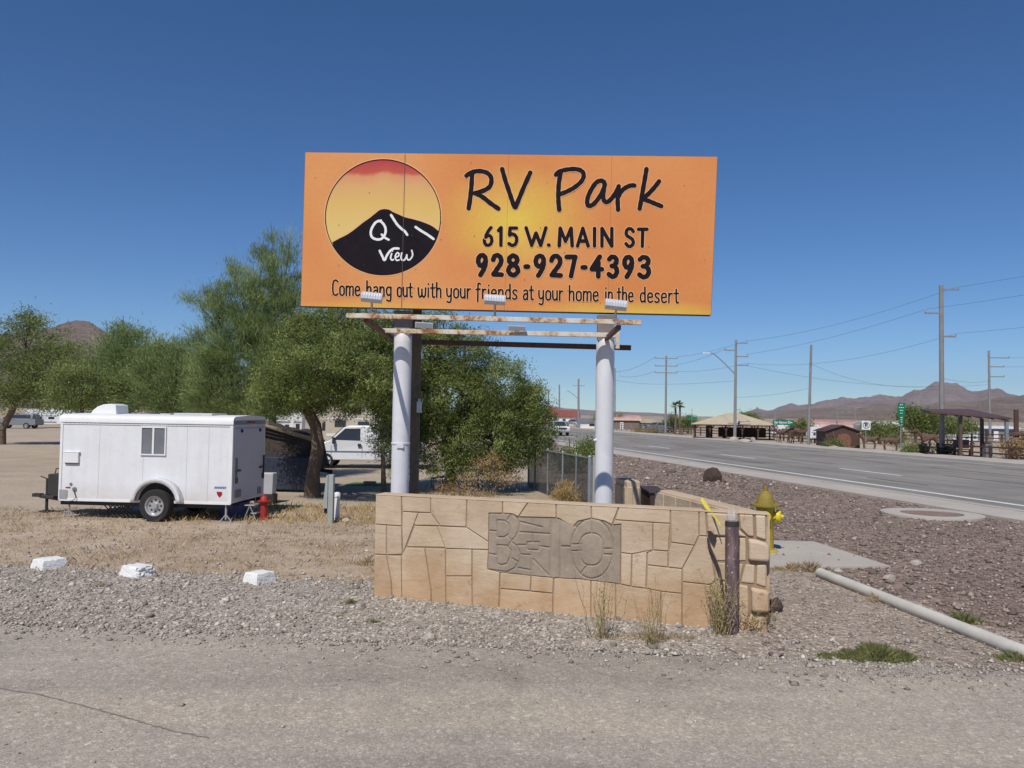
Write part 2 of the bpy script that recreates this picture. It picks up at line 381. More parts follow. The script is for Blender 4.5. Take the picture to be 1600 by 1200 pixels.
# ---- gravel and rock fragments as real stones
ICO_V = None
def ico():
    bm = bmesh.new(); bmesh.ops.create_icosphere(bm, subdivisions=1, radius=1)
    V = np.array([v.co[:] for v in bm.verts]); Fc = np.array([[v.index for v in f.verts] for f in bm.faces]); bm.free(); return V, Fc
IV, IF = ico()
OV = np.array([[1, 0, 0], [-1, 0, 0], [0, 1, 0], [0, -1, 0], [0, 0, 1], [0, 0, -.6]], float)
OF = np.array([[0, 2, 4], [2, 1, 4], [1, 3, 4], [3, 0, 4], [2, 0, 5], [1, 2, 5], [3, 1, 5], [0, 3, 5]])
def stones(name, X, Y, size, m, z=.012, low=False, tint=None, flat=.6):
    n = len(X); V0, F0 = (OV, OF) if low else (IV, IF)
    nv = len(V0)
    jit = 1 + RNG.uniform(-.28, .28, (n, nv, 1))
    sc3 = np.stack([RNG.uniform(.7, 1.35, n), RNG.uniform(.7, 1.2, n), RNG.uniform(.45, .8, n) * flat / .6], 1)[:, None, :]
    a = RNG.uniform(0, 2 * np.pi, n); ca, sa = np.cos(a)[:, None], np.sin(a)[:, None]
    V = V0[None] * jit * sc3 * size[:, None, None]
    x = V[..., 0] * ca - V[..., 1] * sa; y = V[..., 0] * sa + V[..., 1] * ca
    tl = RNG.uniform(-.5, .5, (n, 1)); zz = V[..., 2] + x * tl * .5
    V = np.stack([x + X[:, None], y + Y[:, None], zz + z + size[:, None] * .22], -1)
    Fc = (F0[None] + (np.arange(n) * nv)[:, None, None]).reshape(-1, 3)
    t = RNG.uniform(0, 1, n) if tint is None else tint
    o = npmesh(name, V.reshape(-1, 3), Fc, np.repeat(t, len(F0)), m); o['kind'] = 'stuff'; return o
def inpoly(X, Y, poly):
    r_ = np.zeros(len(X), bool); k = len(poly)
    for i in range(k):
        x0, y0 = poly[i]; x1, y1 = poly[(i + 1) % k]
        c_ = ((y0 > Y) != (y1 > Y)) & (X < (x1 - x0) * (Y - y0) / (y1 - y0 + 1e-12) + x0); r_ ^= c_
    return r_
def scatter(n, x0, x1, y0, y1, poly, near=True):
    X = RNG.uniform(x0, x1, n); u_ = RNG.uniform(0, 1, n)
    Y = y0 * (y1 / y0) ** u_ if near else RNG.uniform(y0, y1, n)
    k = inpoly(X, Y, poly); return X[k], Y[k]
M['pebble'] = tintmat('pebble', [(0, (.18, .157, .132)), (.3, (.29, .255, .215)), (.6, (.38, .335, .288)), (.88, (.46, .41, .355)), (1, (.6, .555, .5))])
M['redpebble'] = tintmat('rock_fragment', [(0, (.13, .1, .085)), (.35, (.205, .163, .137)), (.7, (.275, .222, .188)), (.96, (.37, .31, .265)), (1, (.58, .53, .47))])
gpoly = [(-13, 7.6)] + [e for e in edge[1:6]] + [(4, 7.1), (2.2, 9.2), (2.2, 10), (-1.7, 10), g2(600, 905), g2(300, 893), g2(0, 880), (-13, 10.7)]
X, Y = scatter(42000, -13, 4, 6.8, 10.8, gpoly)
stones('gravel', X, Y, RNG.gamma(2.6, .0042, len(X)).clip(.004, .045), M['pebble'], .012)
# sparser pebbles thrown over the lane edge
X = RNG.uniform(-11, 9, 5000); Yb = np.interp(X, [e[0] for e in edge], [e[1] for e in edge]); Y = Yb - RNG.exponential(.22, len(X)) + .05
stones('road_edge_gravel', X, Y, RNG.gamma(2.5, .005, len(X)).clip(.004, .03), M['pebble'], .022, True)
X = RNG.uniform(-6, 6, 2600); Y = RNG.uniform(2.5, 7.5, 2600)
stones('loose_grit', X, Y, RNG.gamma(2.2, .0028, len(X)).clip(.002, .014), M['pebble'], .022, True)
spoly = [(2.3, 6.6), (14, 6.0), rp(14.1, -3), rp(14.1, 60), (1.9, 24), (1.5, 18.3), (2.6, 9.2)]
X, Y = scatter(85000, 1.5, 20, 6.5, 30, spoly)
sz = RNG.gamma(2.4, .0068, len(X)).clip(.007, .07)
dsh = [(2.3, 6.4), (12, 5.3), g2(1640, 1022), g2(1450, 950), g2(1290, 900), (4.6, 12.5), (3.2, 12), (3.0, 9.2)]
ind = inpoly(X, Y, dsh)
stones('rock_mulch', X[~ind], Y[~ind], sz[~ind], M['redpebble'], .016, True)
stones('shoulder_gravel', X[ind], Y[ind], sz[ind] * .62, M['pebble'], .02, True, tint=RNG.uniform(0, .95, ind.sum()))
X, Y = scatter(9000, 1.5, 14, 24, 70, [(1.5, 24), rp(14.1, 5), rp(14.1, 80), (0, 70)], False)
stones('far_rock_mulch', X, Y, RNG.gamma(3, .016, len(X)).clip(.02, .12), M['redpebble'], .012, True)
X = RNG.uniform(-24, -1.5, 5000); Y = RNG.uniform(10.3, 17, 5000)
stones('field_pebbles', X, Y, RNG.gamma(2.5, .006, len(X)).clip(.006, .04), M['pebble'], .007, True)

# ---- dry grass
def blades(name, X, Y, h, m, z=0.0, w=.006, lean=.5, tint=None, parent=None, kind='stuff'):
    n = len(X); a = RNG.uniform(0, 2 * np.pi, n); l_ = RNG.uniform(.1, 1, n) * lean * h; b = RNG.uniform(0, 2 * np.pi, n)
    dx, dy = np.cos(a) * w / 2, np.sin(a) * w / 2
    ww = np.broadcast_to(np.asarray(w, float), (n,)); dx, dy = np.cos(a) * ww / 2, np.sin(a) * ww / 2
    z_ = np.full(n, z) if np.isscalar(z) else z
    V = np.stack([np.stack([X - dx, Y - dy, z_], 1), np.stack([X + dx, Y + dy, z_], 1),
                  np.stack([X + np.cos(b) * l_ * .35 + dx * .7, Y + np.sin(b) * l_ * .35 + dy * .7, z_ + h * .6], 1),
                  np.stack([X + np.cos(b) * l_, Y + np.sin(b) * l_, z_ + h], 1)], 1)
    Fc = np.array([[0, 1, 2], [0, 2, 3]])[None] + (np.arange(n) * 4)[:, None, None]
    t = RNG.uniform(0, 1, n) if tint is None else tint
    o = npmesh(name, V.reshape(-1, 3), Fc.reshape(-1, 3), np.repeat(t, 2), m, parent)
    if kind: o['kind'] = kind
    return o
M['straw'] = tintmat('straw', [(0, (.24, .165, .1)), (.4, (.42, .32, .2)), (.8, (.56, .45, .3)), (1, (.66, .57, .42))], .9, .15)
M['strawgold'] = tintmat('gold_straw', [(0, (.3, .2, .08)), (.5, (.5, .36, .15)), (1, (.62, .5, .26))], .9, .15)
cx = RNG.uniform(-22, -1.5, 2600); cy = 10.3 * (18 / 10.3) ** RNG.uniform(0, 1, 2600)
dpoly = [(-22, 10.3), g2(0, 893), g2(300, 900), g2(600, 915), (-1.5, 11), (-.6, 16.5), (-3.5, 18.2), (-8, 17.2), (-22, 18)]
k = inpoly(cx, cy, dpoly) & ((np.sin(cx * 1.7 + np.sin(cy * 2.1)) * np.cos(cy * 1.9 - cx * .6) + RNG.uniform(-.6, 1.0, len(cx))) > -.45); cx, cy = cx[k], cy[k]; per = 26
X = np.repeat(cx, per) + RNG.normal(0, .12, len(cx) * per); Y = np.repeat(cy, per) + RNG.normal(0, .12, len(cx) * per)
blades('dry_grass', X, Y, RNG.gamma(4, .0095, len(X)).clip(.012, .14), M['straw'], .005, .006, 1.1, np.clip(np.repeat(RNG.uniform(.1, .9, len(cx)), per) + RNG.normal(0, .12, len(X)), 0, 1))
cx = RNG.uniform(-2.3, 0.6, 90); cy = RNG.uniform(15.2, 19, 90)
cx = np.concatenate([cx, RNG.uniform(-7, -2, 160)]); cy = np.concatenate([cy, RNG.uniform(15.6, 18.5, 160)])
X = np.repeat(cx, 40) + RNG.normal(0, .16, len(cx) * 40); Y = np.repeat(cy, 40) + RNG.normal(0, .16, len(cx) * 40)
blades('golden_dry_grass', X, Y, RNG.gamma(4, .016, len(X)).clip(.02, .2), M['strawgold'], .005, .008, .9)
#@@PART2

# ================================================================== PART 2: billboard and low wall
def wchild(o, root):
    """child whose vertices are in world coordinates (root is unrotated)"""
    o.parent = root; o.matrix_parent_inverse = Matrix.Translation(-Vector(root.location)); return o
def cap_noise(): return random.uniform(0, 1)
def smoothpts(pts, k=6):
    if len(pts) < 3: return [Vector(p) for p in pts]
    out = []; n = len(pts)
    for i in range(n - 1):
        p0, p1, p2, p3 = (Vector(pts[max(i - 1, 0)]), Vector(pts[i]), Vector(pts[i + 1]), Vector(pts[min(i + 2, n - 1)]))
        for j in range(k):
            t = j / k
            out.append(.5 * ((2 * p1) + (-p0 + p2) * t + (2 * p0 - 5 * p1 + 4 * p2 - p3) * t * t + (-p0 + 3 * p1 - 3 * p2 + p3) * t ** 3))
    out.append(Vector(pts[-1])); return out
class Stroker:
    """flat paint strokes on a plane, traced in photograph pixels and projected once onto the real plane"""
    def __init__(s, o, n): s.o = o; s.n = n; s.k = 0
    def w(s, x, y, off): return onplane(x, y, s.o, s.n) + s.n * off
    def stroke(s, mb, pts, width, off, smooth=True, cap=True):
        pts = smoothpts([Vector(p).to_2d() for p in pts]) if smooth else [Vector(p).to_2d() for p in pts]
        s.k += 1; base = off + (s.k % 12) * .00012; L = []; n = len(pts)
        for i, p in enumerate(pts):
            d = (pts[min(i + 1, n - 1)] - pts[max(i - 1, 0)])
            if d.length == 0: d = Vector((1, 0))
            d.normalize(); nn = Vector((-d.y, d.x)); wv = width / 2 * (1 + .05 * math.sin(i * 1.3 + s.k))
            L.append((p + nn * wv, p - nn * wv))
        for i in range(n - 1):
            h0, h1 = base + i * .00001, base + (i + 1) * .00001
            mb.add([s.w(*L[i][0], h0), s.w(*L[i][1], h0), s.w(*L[i + 1][1], h1), s.w(*L[i + 1][0], h1)], [(0, 1, 2, 3)])
        if cap:
            for i, sg in ((0, -1), (n - 1, 1)):
                d = (pts[min(i + 1, n - 1)] - pts[max(i - 1, 0)]).normalized() * sg; nn = Vector((-d.y, d.x)); wv = width / 2; h = base + (.0005 if i == 0 else .0007)
                fan = [pts[i] + nn * wv * math.cos(t) + d * wv * math.sin(t) for t in [math.pi * q / 6 for q in range(7)]]
                mb.add([s.w(*q_, h) for q_ in fan], [tuple(range(7))])
        return mb

YL, YR = 10.85, 10.55
BL = P(470, 478, YL); BR = P(1111, 492, YR)
su = Vector((BR.x - BL.x, BR.y - BL.y, 0)).normalized(); sn = Vector((su.y, -su.x, 0))     # sn points to the camera
bb = thing('billboard', 'orange painted RV park billboard raised on two white pipe posts behind the low wall', 'billboard', (0, 10.75, 0))
# painted board material: orange with airbrushed yellow glow
c1 = onplane(805, 345, BL, sn); c2 = onplane(560, 492, BL, sn); c3 = onplane(1000, 492, BL, sn)
q = NB('painted_board'); q.b.inputs['Roughness'].default_value = .55; q.b.inputs['Specular IOR Level'].default_value = .3
def blob(c, rx, rz):
    s_ = q.n('VectorMath', operation='SUBTRACT'); q.l(q.coord(), s_.inputs[0]); s_.inputs[1].default_value = c
    m_ = q.n('VectorMath', operation='MULTIPLY'); q.l(s_.outputs[0], m_.inputs[0]); m_.inputs[1].default_value = (1 / rx, 0, 1 / rz)
    l_ = q.n('VectorMath', operation='LENGTH'); q.l(m_.outputs[0], l_.inputs[0]); return l_.outputs['Value']
nz = q.noise(1.3, 4, .55); nz2 = q.noise(.5, 3, .5)
base = q.ramp(nz2, [(.35, (.63, .225, .062)), (.5, (.67, .258, .08)), (.65, (.69, .3, .1))])
w1 = q.mr(q.math('ADD', blob(c1, 1.15, .8), q.math('MULTIPLY', nz, .5)), .35, 1.2, 1, 0)
w2 = q.mr(q.math('ADD', blob(c2, 1.5, .2), q.math('MULTIPLY', nz, .5)), .5, 1.35, .75, 0)
w3 = q.mr(q.math('ADD', blob(c3, 1.6, .2), q.math('MULTIPLY', nz, .5)), .5, 1.35, .8, 0)
wall_ = q.math('MAXIMUM', q.math('MAXIMUM', w1, w2), w3)
cc = q.mix(wall_, base, (.72, .5, .07))
q.col(q.mix(.35, cc, q.mix(1, cc, q.ramp(q.noise(24, 3, .6), [(.3, (.88, .88, .88)), (.7, (1.08, 1.08, 1.08))]), 'MULTIPLY')))
q.bump(q.noise(9, 4, .5), .06, .01); M['board'] = q.m
M['steel_dark'] = mat('dark_painted_steel', (.09, .075, .07), .6, .2, .2, 4)
M['black_paint'] = mat('black_lettering_paint', (.014, .011, .015), .8, var=.2, scale=6, spec=.1)
M['halo'] = mat('pale_lettering_outline', (.78, .42, .2), .6, var=.05)
q = NB('white_pipe_worn'); q.b.inputs['Roughness'].default_value = .45
mpw = q.n('Mapping'); mpw.inputs['Scale'].default_value = (7, 7, .35); q.l(q.coord(), mpw.inputs['Vector']); stk = q.noise(1.6, 5, .65, vec=mpw.outputs[0])
cwp = q.ramp(stk, [(.33, (.66, .65, .63)), (.47, (.78, .775, .765)), (.62, (.83, .825, .815))]); chp = q.noise(14, 5, .7)
q.col(q.mix(q.mr(chp, .7, .74), cwp, (.3, .2, .14))); q.bump(q.math('ADD', q.math('MULTIPLY', q.noise(3), .4), q.math('MULTIPLY', chp, .3)), .12, .01); M['white_pipe'] = q.m
M['white_letter'] = mat('white_lettering_paint', (.78, .78, .76), .6, var=.05)
M['white_pipe'] = mat('white_pipe_paint', (.66, .66, .69), .42, var=.07, scale=2.2, bump=.08, bscale=25, c2=(.74, .74, .77))
tops = [477, 633, 795, 956, 1121]; bots = [470, 627.5, 788.5, 950, 1111]
def ytop(x): return 238 + (x - 477) * 7 / 644
def ybot(x): return 478 + (x - 470) * 14 / 641
for i in range(4):
    g = .12
    a = [(bots[i] + g, ybot(bots[i])), (bots[i + 1] - g, ybot(bots[i + 1])), (tops[i + 1] - g, ytop(tops[i + 1])), (tops[i] + g, ytop(tops[i]))]
    dz = (0, .001, -.001, .001)[i]
    vs = [onplane(x, y, BL, sn) - sn * .02 for x, y in a] + [onplane(x, y, BL, sn) + sn * dz for x, y in a]
    mb = MB().add(vs, [(0, 3, 2, 1), (4, 5, 6, 7), (0, 1, 5, 4), (1, 2, 6, 5), (2, 3, 7, 6), (3, 0, 4, 7)])
    wchild(mb.build('sign_panel', M['board']), bb)
C4 = [onplane(x, y, BL, sn) for x, y in ((470, 478), (1111, 492), (1121, 245), (477, 238))]
mb = MB(); ins = [C4[0], C4[1], C4[2], C4[3]]
for a, b in ((0, 1), (1, 2), (2, 3), (3, 0)):
    d = (ins[b] - ins[a]).normalized(); pr = sn.cross(d) * .004
    up_ = sn.cross(d); up_ = up_ if up_.dot((ins[(b + 1) % 4] - ins[b])) > 0 else -up_
    A_, B_ = ins[a] - sn * .14, ins[b] - sn * .14
    o_ = A_ - up_ * .004; p_ = B_ - up_ * .004
    w_ = sn * .137
    mb.add([o_, p_, p_ + up_ * .05, o_ + up_ * .05, o_ + w_, p_ + w_, p_ + w_ + up_ * .03, o_ + w_ + up_ * .03], [(0, 3, 2, 1), (4, 5, 6, 7), (0, 1, 5, 4), (1, 2, 6, 5), (2, 3, 7, 6), (3, 0, 4, 7)])
wchild(mb.build('sign_frame', M['steel_dark']), bb)
mb = MB(); mb.add([c - sn * .15 for c in C4] + [c - sn * .165 for c in C4], [(0, 1, 2, 3), (7, 6, 5, 4), (0, 1, 5, 4), (1, 2, 6, 5), (2, 3, 7, 6), (3, 0, 4, 7)])
wchild(mb.build('back_panel', M['steel_dark']), bb)
ST = Stroker(BL, sn)
# the emblem
ecx, ecy, er = 598.6, 339.5, 90.0
q = NB('sunset_paint'); q.b.inputs['Roughness'].default_value = .55; q.b.inputs['Specular IOR Level'].default_value = .3
ez = onplane(ecx, ecy, BL, sn)
s_ = q.n('SeparateXYZ'); q.l(q.coord(), s_.inputs[0])
hh = q.math('ADD', q.mr(s_.outputs[2], ez.z - .78, ez.z + .78, 0, 1), q.math('MULTIPLY', q.math('SUBTRACT', q.noise(3.0, 4, .6), .5), .1))
xx = q.math('MULTIPLY', q.math('ABSOLUTE', q.math('SUBTRACT', s_.outputs[0], ez.x)), .10)
hh = q.math('SUBTRACT', hh, q.math('MULTIPLY', xx, -.35))
q.col(q.ramp(hh, [(.0, (.7, .51, .2)), (.42, (.71, .5, .17)), (.62, (.69, .44, .13)), (.78, (.66, .37, .14)), (.865, (.64, .28, .13)), (.9, (.5, .08, .05)), (1, (.42, .04, .045))]))
M['sunset'] = q.m
def disc(mb, r, off, seg=64):
    vs = [ST.w(ecx + r * math.cos(2 * math.pi * i / seg), ecy + r * 1.0 * math.sin(2 * math.pi * i / seg), off) for i in range(seg)]
    return mb.add(vs, [tuple(range(seg))])
ROOT_EM = wchild(disc(MB(), er, .0022).build('sunset_disc', M['sunset']), bb)
Z = lambda x, y: (460 + .23336 * x, 220 + .23336 * y)
SS = lambda x, y: (780 + .23336 * x, 220 + .23336 * y)
mtn = [(255, 680), (300, 655), (350, 630), (385, 607), (420, 580), (460, 548), (500, 520), (540, 488), (570, 465), (600, 458), (635, 462), (662, 478), (690, 490), (740, 512), (800, 527), (860, 545), (920, 570), (964, 603)]
mp_ = [Z(*p) for p in mtn]; a1 = math.atan2(mp_[-1][1] - ecy, mp_[-1][0] - ecx); a0 = math.atan2(mp_[0][1] - ecy, mp_[0][0] - ecx)
arc = [(ecx + (er + .3) * math.cos(a1 + (a0 - a1) * t / 30), ecy + (er + .3) * math.sin(a1 + (a0 - a1) * t / 30)) for t in range(31)]
def ngon(pts, off, m, nm, mb=None):
    mb = mb or MB(); mb.add([ST.w(x, y, off) for x, y in pts], [tuple(range(len(pts)))]); return mb
mb = ngon(mp_[:-1] + arc[:-1], .0036, None, None)
me_ = wchild(mb.build('painted_mountain', M['black_paint']), bb)
ring_ = [(ecx + er * math.cos(2 * math.pi * i / 72), ecy + er * math.sin(2 * math.pi * i / 72)) for i in range(73)]
mb = MB(); ST.stroke(mb, ring_, 1.3, .0052, False, False); wchild(mb.build('emblem_ring', M['black_paint']), bb)
mb = MB(); ST.stroke(mb, [(ecx + (er + 1.6) * math.cos(2 * math.pi * i / 72), ecy + (er + 1.6) * math.sin(2 * math.pi * i / 72)) for i in range(73)], 1.4, .0018, False, False); wchild(mb.build('emblem_outline', M['halo']), bb)
mb = MB(); ST.stroke(mb, [(x, y - 1) for x, y in mp_], 1.7, .0045)
wchild(mb.build('ridge_outline', M['halo']), bb)
wl_ = [2, 1, 1, 1, 2, 1, 1]; ws_ = list(((19, [(580, 535), (548, 545), (522, 580), (512, 615), (520, 645), (548, 660), (580, 658), (603, 635), (612, 600), (602, 565), (578, 540), (562, 538)]), (17, [(585, 628), (605, 648), (632, 663)]),
                  (19, [(648, 498), (668, 530), (690, 562), (718, 590), (738, 605), (756, 630)]), (19, [(812, 578), (850, 604), (890, 628), (932, 658)]),
                  (18, [(572, 737), (590, 775), (604, 800), (620, 768), (642, 738), (668, 722), (698, 722)]), (15, [(652, 756), (645, 784), (653, 799), (664, 796)]), (12, [(655, 737), (658, 739)]),
                  (14, [(681, 780), (697, 772), (701, 758), (691, 750), (679, 764), (676, 784), (686, 801), (702, 798)]), (14, [(719, 752), (714, 778), (720, 798), (738, 798), (750, 775), (753, 762), (755, 788), (766, 799), (781, 788), (792, 765), (786, 734)])))
for c_ in wl_:
    mb = MB()
    for w_, pts in [ws_.pop(0) for _ in range(c_)]: ST.stroke(mb, [Z(*p) for p in pts], w_ * .23336 * (.72 if w_ < 17 else .85), .006)
    wchild(mb.build('white_letter', M['white_letter']), bb)
# lettering lines
def lines(strokes, w, groups=None):
    k0 = 0
    for g_ in (groups or [len(strokes)]):
        mb = MB(); hb = MB()
        for pts in strokes[k0:k0 + g_]:
            ST.stroke(hb, pts, w + 2.0, .0022); ST.stroke(mb, pts, w, .0040)
        k0 += g_; o = wchild(mb.build('letter', M['black_paint']), bb); h_ = hb.build('letter_outline', M['halo']); h_.parent = o
z = lambda L: [Z(*p) for p in L]; s2 = lambda L: [SS(*p) for p in L]
lines([z([(1190, 222), (1186, 300), (1178, 380), (1167, 452)]), z([(1152, 234), (1185, 213), (1235, 203), (1290, 215), (1318, 250), (1312, 300), (1275, 330), (1208, 352)]), z([(1215, 352), (1262, 378), (1315, 420), (1366, 455)]),
       s2([(20, 190), (40, 262), (68, 345), (88, 405), (107, 446), (128, 400), (165, 310), (208, 214)]),
       s2([(412, 215), (400, 280), (396, 350), (397, 410), (402, 462)]), s2([(380, 228), (400, 208), (450, 194), (510, 190), (552, 203), (566, 235), (548, 275), (500, 315), (450, 342), (402, 360)]),
       s2([(705, 305), (700, 275), (675, 268), (645, 285), (612, 335), (592, 385), (590, 422), (602, 436), (632, 424), (672, 375), (700, 320), (708, 282), (700, 330), (696, 375), (705, 405), (728, 408), (758, 380), (790, 330), (800, 305)]),
       s2([(800, 305), (796, 350), (793, 400), (796, 462)]), s2([(797, 375), (815, 342), (845, 315), (880, 300), (905, 300)]),
       s2([(986, 190), (975, 255), (960, 340), (950, 400), (940, 455)]), s2([(1070, 272), (1045, 305), (1005, 350), (968, 388), (1005, 405), (1045, 422), (1085, 438)])], 7.3, [3, 1, 2, 1, 2, 2])
# block glyphs: unit square, y down
BG = {
 '6': [[(.85, .0), (.55, .18), (.25, .45), (.05, .72), (.2, .95), (.5, 1.0), (.8, .93), (.95, .72), (.8, .5), (.5, .45), (.22, .55)]],
 '1': [[(.1, .16), (.75, .0)], [(.75, .0), (.72, 1.0)]],
 '5': [[(.9, .02), (.2, .02)], [(.2, .02), (.15, .42)], [(.15, .42), (.5, .36), (.85, .5), (.92, .72), (.75, .94), (.4, 1.0), (.08, .9)]],
 'W': [[(.0, .0), (.28, 1.0)], [(.28, 1.0), (.5, .3)], [(.5, .3), (.74, 1.0)], [(.74, 1.0), (1.0, .0)]],
 '.': [[(.4, .97), (.6, .98)]],
 'M': [[(.05, 1.0), (.12, .0)], [(.12, .0), (.5, .75)], [(.5, .75), (.9, .0)], [(.9, .0), (.98, 1.0)]],
 'A': [[(.0, 1.0), (.5, .0)], [(.5, .0), (1.0, 1.0)], [(.2, .72), (.8, .72)]],
 'I': [[(.5, .0), (.45, 1.0)]],
 'N': [[(.05, 1.0), (.05, .0)], [(.05, .0), (.95, 1.0)], [(.95, 1.0), (.95, .0)]],
 'S': [[(.92, .15), (.7, .02), (.35, .0), (.1, .14), (.12, .36), (.45, .48), (.8, .6), (.92, .8), (.7, .97), (.35, 1.0), (.05, .85)]],
 'T': [[(.0, .02), (1.0, .02)], [(.5, .02), (.45, 1.0)]],
 '9': [[(.85, .35), (.6, .52), (.28, .5), (.1, .3), (.22, .08), (.55, .0), (.85, .1), (.92, .35), (.8, .62), (.55, .85), (.35, 1.0)]],
 '2': [[(.1, .22), (.25, .04), (.6, .0), (.88, .16), (.85, .4), (.5, .68), (.12, .96)], [(.12, .96), (.95, .98)]],
 '8': [[(.5, .46), (.2, .34), (.15, .14), (.5, .0), (.85, .14), (.8, .34), (.5, .46), (.15, .6), (.08, .82), (.5, 1.0), (.92, .82), (.85, .6), (.5, .46)]],
 '7': [[(.05, .03), (.95, .03)], [(.92, .03), (.5, 1.0)]],
 '-': [[(.1, .55), (.9, .55)]],
 '4': [[(.8, .0), (.05, .62)], [(.05, .64), (1.0, .64)], [(.68, .3), (.66, 1.0)]],
 '3': [[(.1, .12), (.4, .0), (.8, .06), (.9, .25), (.65, .43), (.38, .46)], [(.38, .46), (.75, .5), (.95, .72), (.75, .95), (.4, 1.0), (.05, .88)]],
}
def block(txt, spans, y0, y1, hgt, w, lab, x0r, x1r):
    strokes = []; gr = [len(BG[c]) for c in txt]
    for ch, (a, b) in zip(txt, spans):
        yb = y0 + (y1 - y0) * (a - x0r) / (x1r - x0r)
        m_ = w / .23336 / 2
        for g_ in BG[ch]:
            strokes.append([Z(a + m_ + gx * (b - a - 2 * m_), yb + m_ + gy * (hgt - 2 * m_)) for gx, gy in g_])
    lines(strokes, w, gr)
o_ = 1371.2
block('615', [(1257, 1337), (1352, 1402), (1420, 1505)], 570, 573, 142, 5.6, 'black house number 615', 1257, 2400)
block('W.', [(o_ + 168, o_ + 325), (o_ + 312, o_ + 352)], 571, 574, 142, 5.8, 'black W. of the street address', 1500, 2400)
block('MAIN', [(o_ + 385, o_ + 503), (o_ + 512, o_ + 608), (o_ + 622, o_ + 655), (o_ + 672, o_ + 770)], 573, 577, 143, 5.8, 'black lettering reading MAIN', 1700, 2400)
block('ST', [(o_ + 834, o_ + 914), (o_ + 920, o_ + 1002)], 577, 579, 141, 5.6, 'black lettering reading ST', 2100, 2400)
block('928-927-4393', [(1208, 1302), (1308, 1408), (1412, 1518), (o_ + 158, o_ + 212), (o_ + 222, o_ + 320), (o_ + 326, o_ + 432), (o_ + 432, o_ + 530), (o_ + 540, o_ + 596), (o_ + 600, o_ + 704), (o_ + 714, o_ + 808), (o_ + 816, o_ + 910), (o_ + 918, o_ + 1022)], 750, 765, 165, 7.8, 'heavy black telephone number 928-927-4393', 1208, 2400)
# narrow lower-case alphabet: width, strokes in (x, height) with x-height 1
LC = {
 'C': (.62, [[(.6, 1.45), (.4, 1.62), (.15, 1.5), (.06, 1.1), (.05, .5), (.15, .1), (.4, 0), (.6, .15)]]),
 'o': (.55, [[(.28, 1), (.08, .85), (.05, .5), (.08, .15), (.28, 0), (.5, .15), (.52, .5), (.5, .85), (.28, 1)]]),
 'm': (.85, [[(.06, 1), (.05, 0)], [(.06, .75), (.22, .98), (.42, .85), (.42, 0)], [(.42, .75), (.6, .98), (.8, .85), (.8, 0)]]),
 'e': (.55, [[(.07, .52), (.5, .58)], [(.5, .58), (.47, .88), (.28, 1), (.08, .82), (.05, .45), (.12, .1), (.32, 0), (.52, .14)]]),
 'h': (.55, [[(.06, 1.6), (.05, 0)], [(.06, .72), (.25, .98), (.46, .85), (.48, 0)]]),
 'a': (.55, [[(.1, .9), (.3, 1), (.48, .85), (.48, 0)], [(.48, .55), (.22, .6), (.06, .35), (.1, .06), (.3, 0), (.48, .2)]]),
 'n': (.55, [[(.06, 1), (.05, 0)], [(.06, .72), (.25, .98), (.46, .85), (.48, 0)]]),
 'g': (.58, [[(.5, .9), (.28, 1), (.08, .82), (.05, .45), (.2, .12), (.46, .22)], [(.52, 1), (.5, -.3), (.35, -.5), (.08, -.4)]]),
 'u': (.55, [[(.05, 1), (.06, .25), (.25, 0), (.48, .2)], [(.5, 1), (.5, 0)]]),
 't': (.42, [[(.2, 1.45), (.2, .2), (.32, 0), (.4, .05)], [(.0, 1.0), (.4, 1.02)]]),
 'w': (.85, [[(.03, 1), (.08, .25), (.22, 0), (.4, .25), (.42, .85)], [(.42, .85), (.45, .25), (.6, 0), (.78, .25), (.82, 1)]]),
 'i': (.18, [[(.09, 1), (.08, 0)], [(.09, 1.4), (.1, 1.44)]]),
 'y': (.58, [[(.05, 1), (.07, .35), (.25, .1), (.46, .3)], [(.52, 1), (.48, -.25), (.33, -.5), (.08, -.42)]]),
 'r': (.42, [[(.06, 1), (.05, 0)], [(.06, .65), (.2, .95), (.38, .98)]]),
 'f': (.42, [[(.42, 1.55), (.26, 1.62), (.18, 1.4), (.15, -.35)], [(.0, .95), (.38, 1.0)]]),
 'd': (.56, [[(.48, 1.6), (.5, 0)], [(.48, .8), (.28, 1), (.08, .8), (.05, .4), (.18, .02), (.46, .15)]]),
 's': (.5, [[(.46, .9), (.25, 1), (.07, .8), (.2, .55), (.4, .4), (.44, .15), (.22, 0), (.03, .1)]]),
}
for wd, a, b in (('Come', 250, 447), ('hang', 478, 658), ('out', 683, 797), ('with', 823, 992), ('your', 1013, 1190), ('friends', 1213, 1500), ('at', o_ + 155, o_ + 236), ('your', o_ + 258, o_ + 436),
                 ('home', o_ + 462, o_ + 672), ('in', o_ + 704, o_ + 768), ('the', o_ + 785, o_ + 905), ('desert', o_ + 938, o_ + 1208)):
    tot = sum(LC[c][0] for c in wd) + .17 * (len(wd) - 1); a += 5; b -= 8; k_ = (b - a) / tot; x_ = a; strokes = []
    for c in wd:
        for g_ in LC[c][1]:
            strokes.append([Z(x_ + gx * k_, 1033 + (x_ + gx * k_ - 250) * .0225 - gy * 62) for gx, gy in g_])
        x_ += (LC[c][0] + .17) * k_
    lines(strokes, 2.7, [len(LC[c][1]) for c in wd])
mb = MB()
for i in (1,): ST.stroke(mb, [(tops[i], ytop(tops[i]) + 1), (bots[i], ybot(bots[i]) - 1)], .8, .0075, False, False)
wchild(mb.build('panel_seam', M['steel_dark']), bb)
mb = MB()
for i in range(34):
    x = random.uniform(485, 1105); y = random.uniform(252, 475); r_ = .75
    mb.add([ST.w(x + r_ * math.cos(t), y + r_ * math.sin(t), .0085) for t in [2 * math.pi * q / 6 for q in range(6)]], [tuple(range(6))])
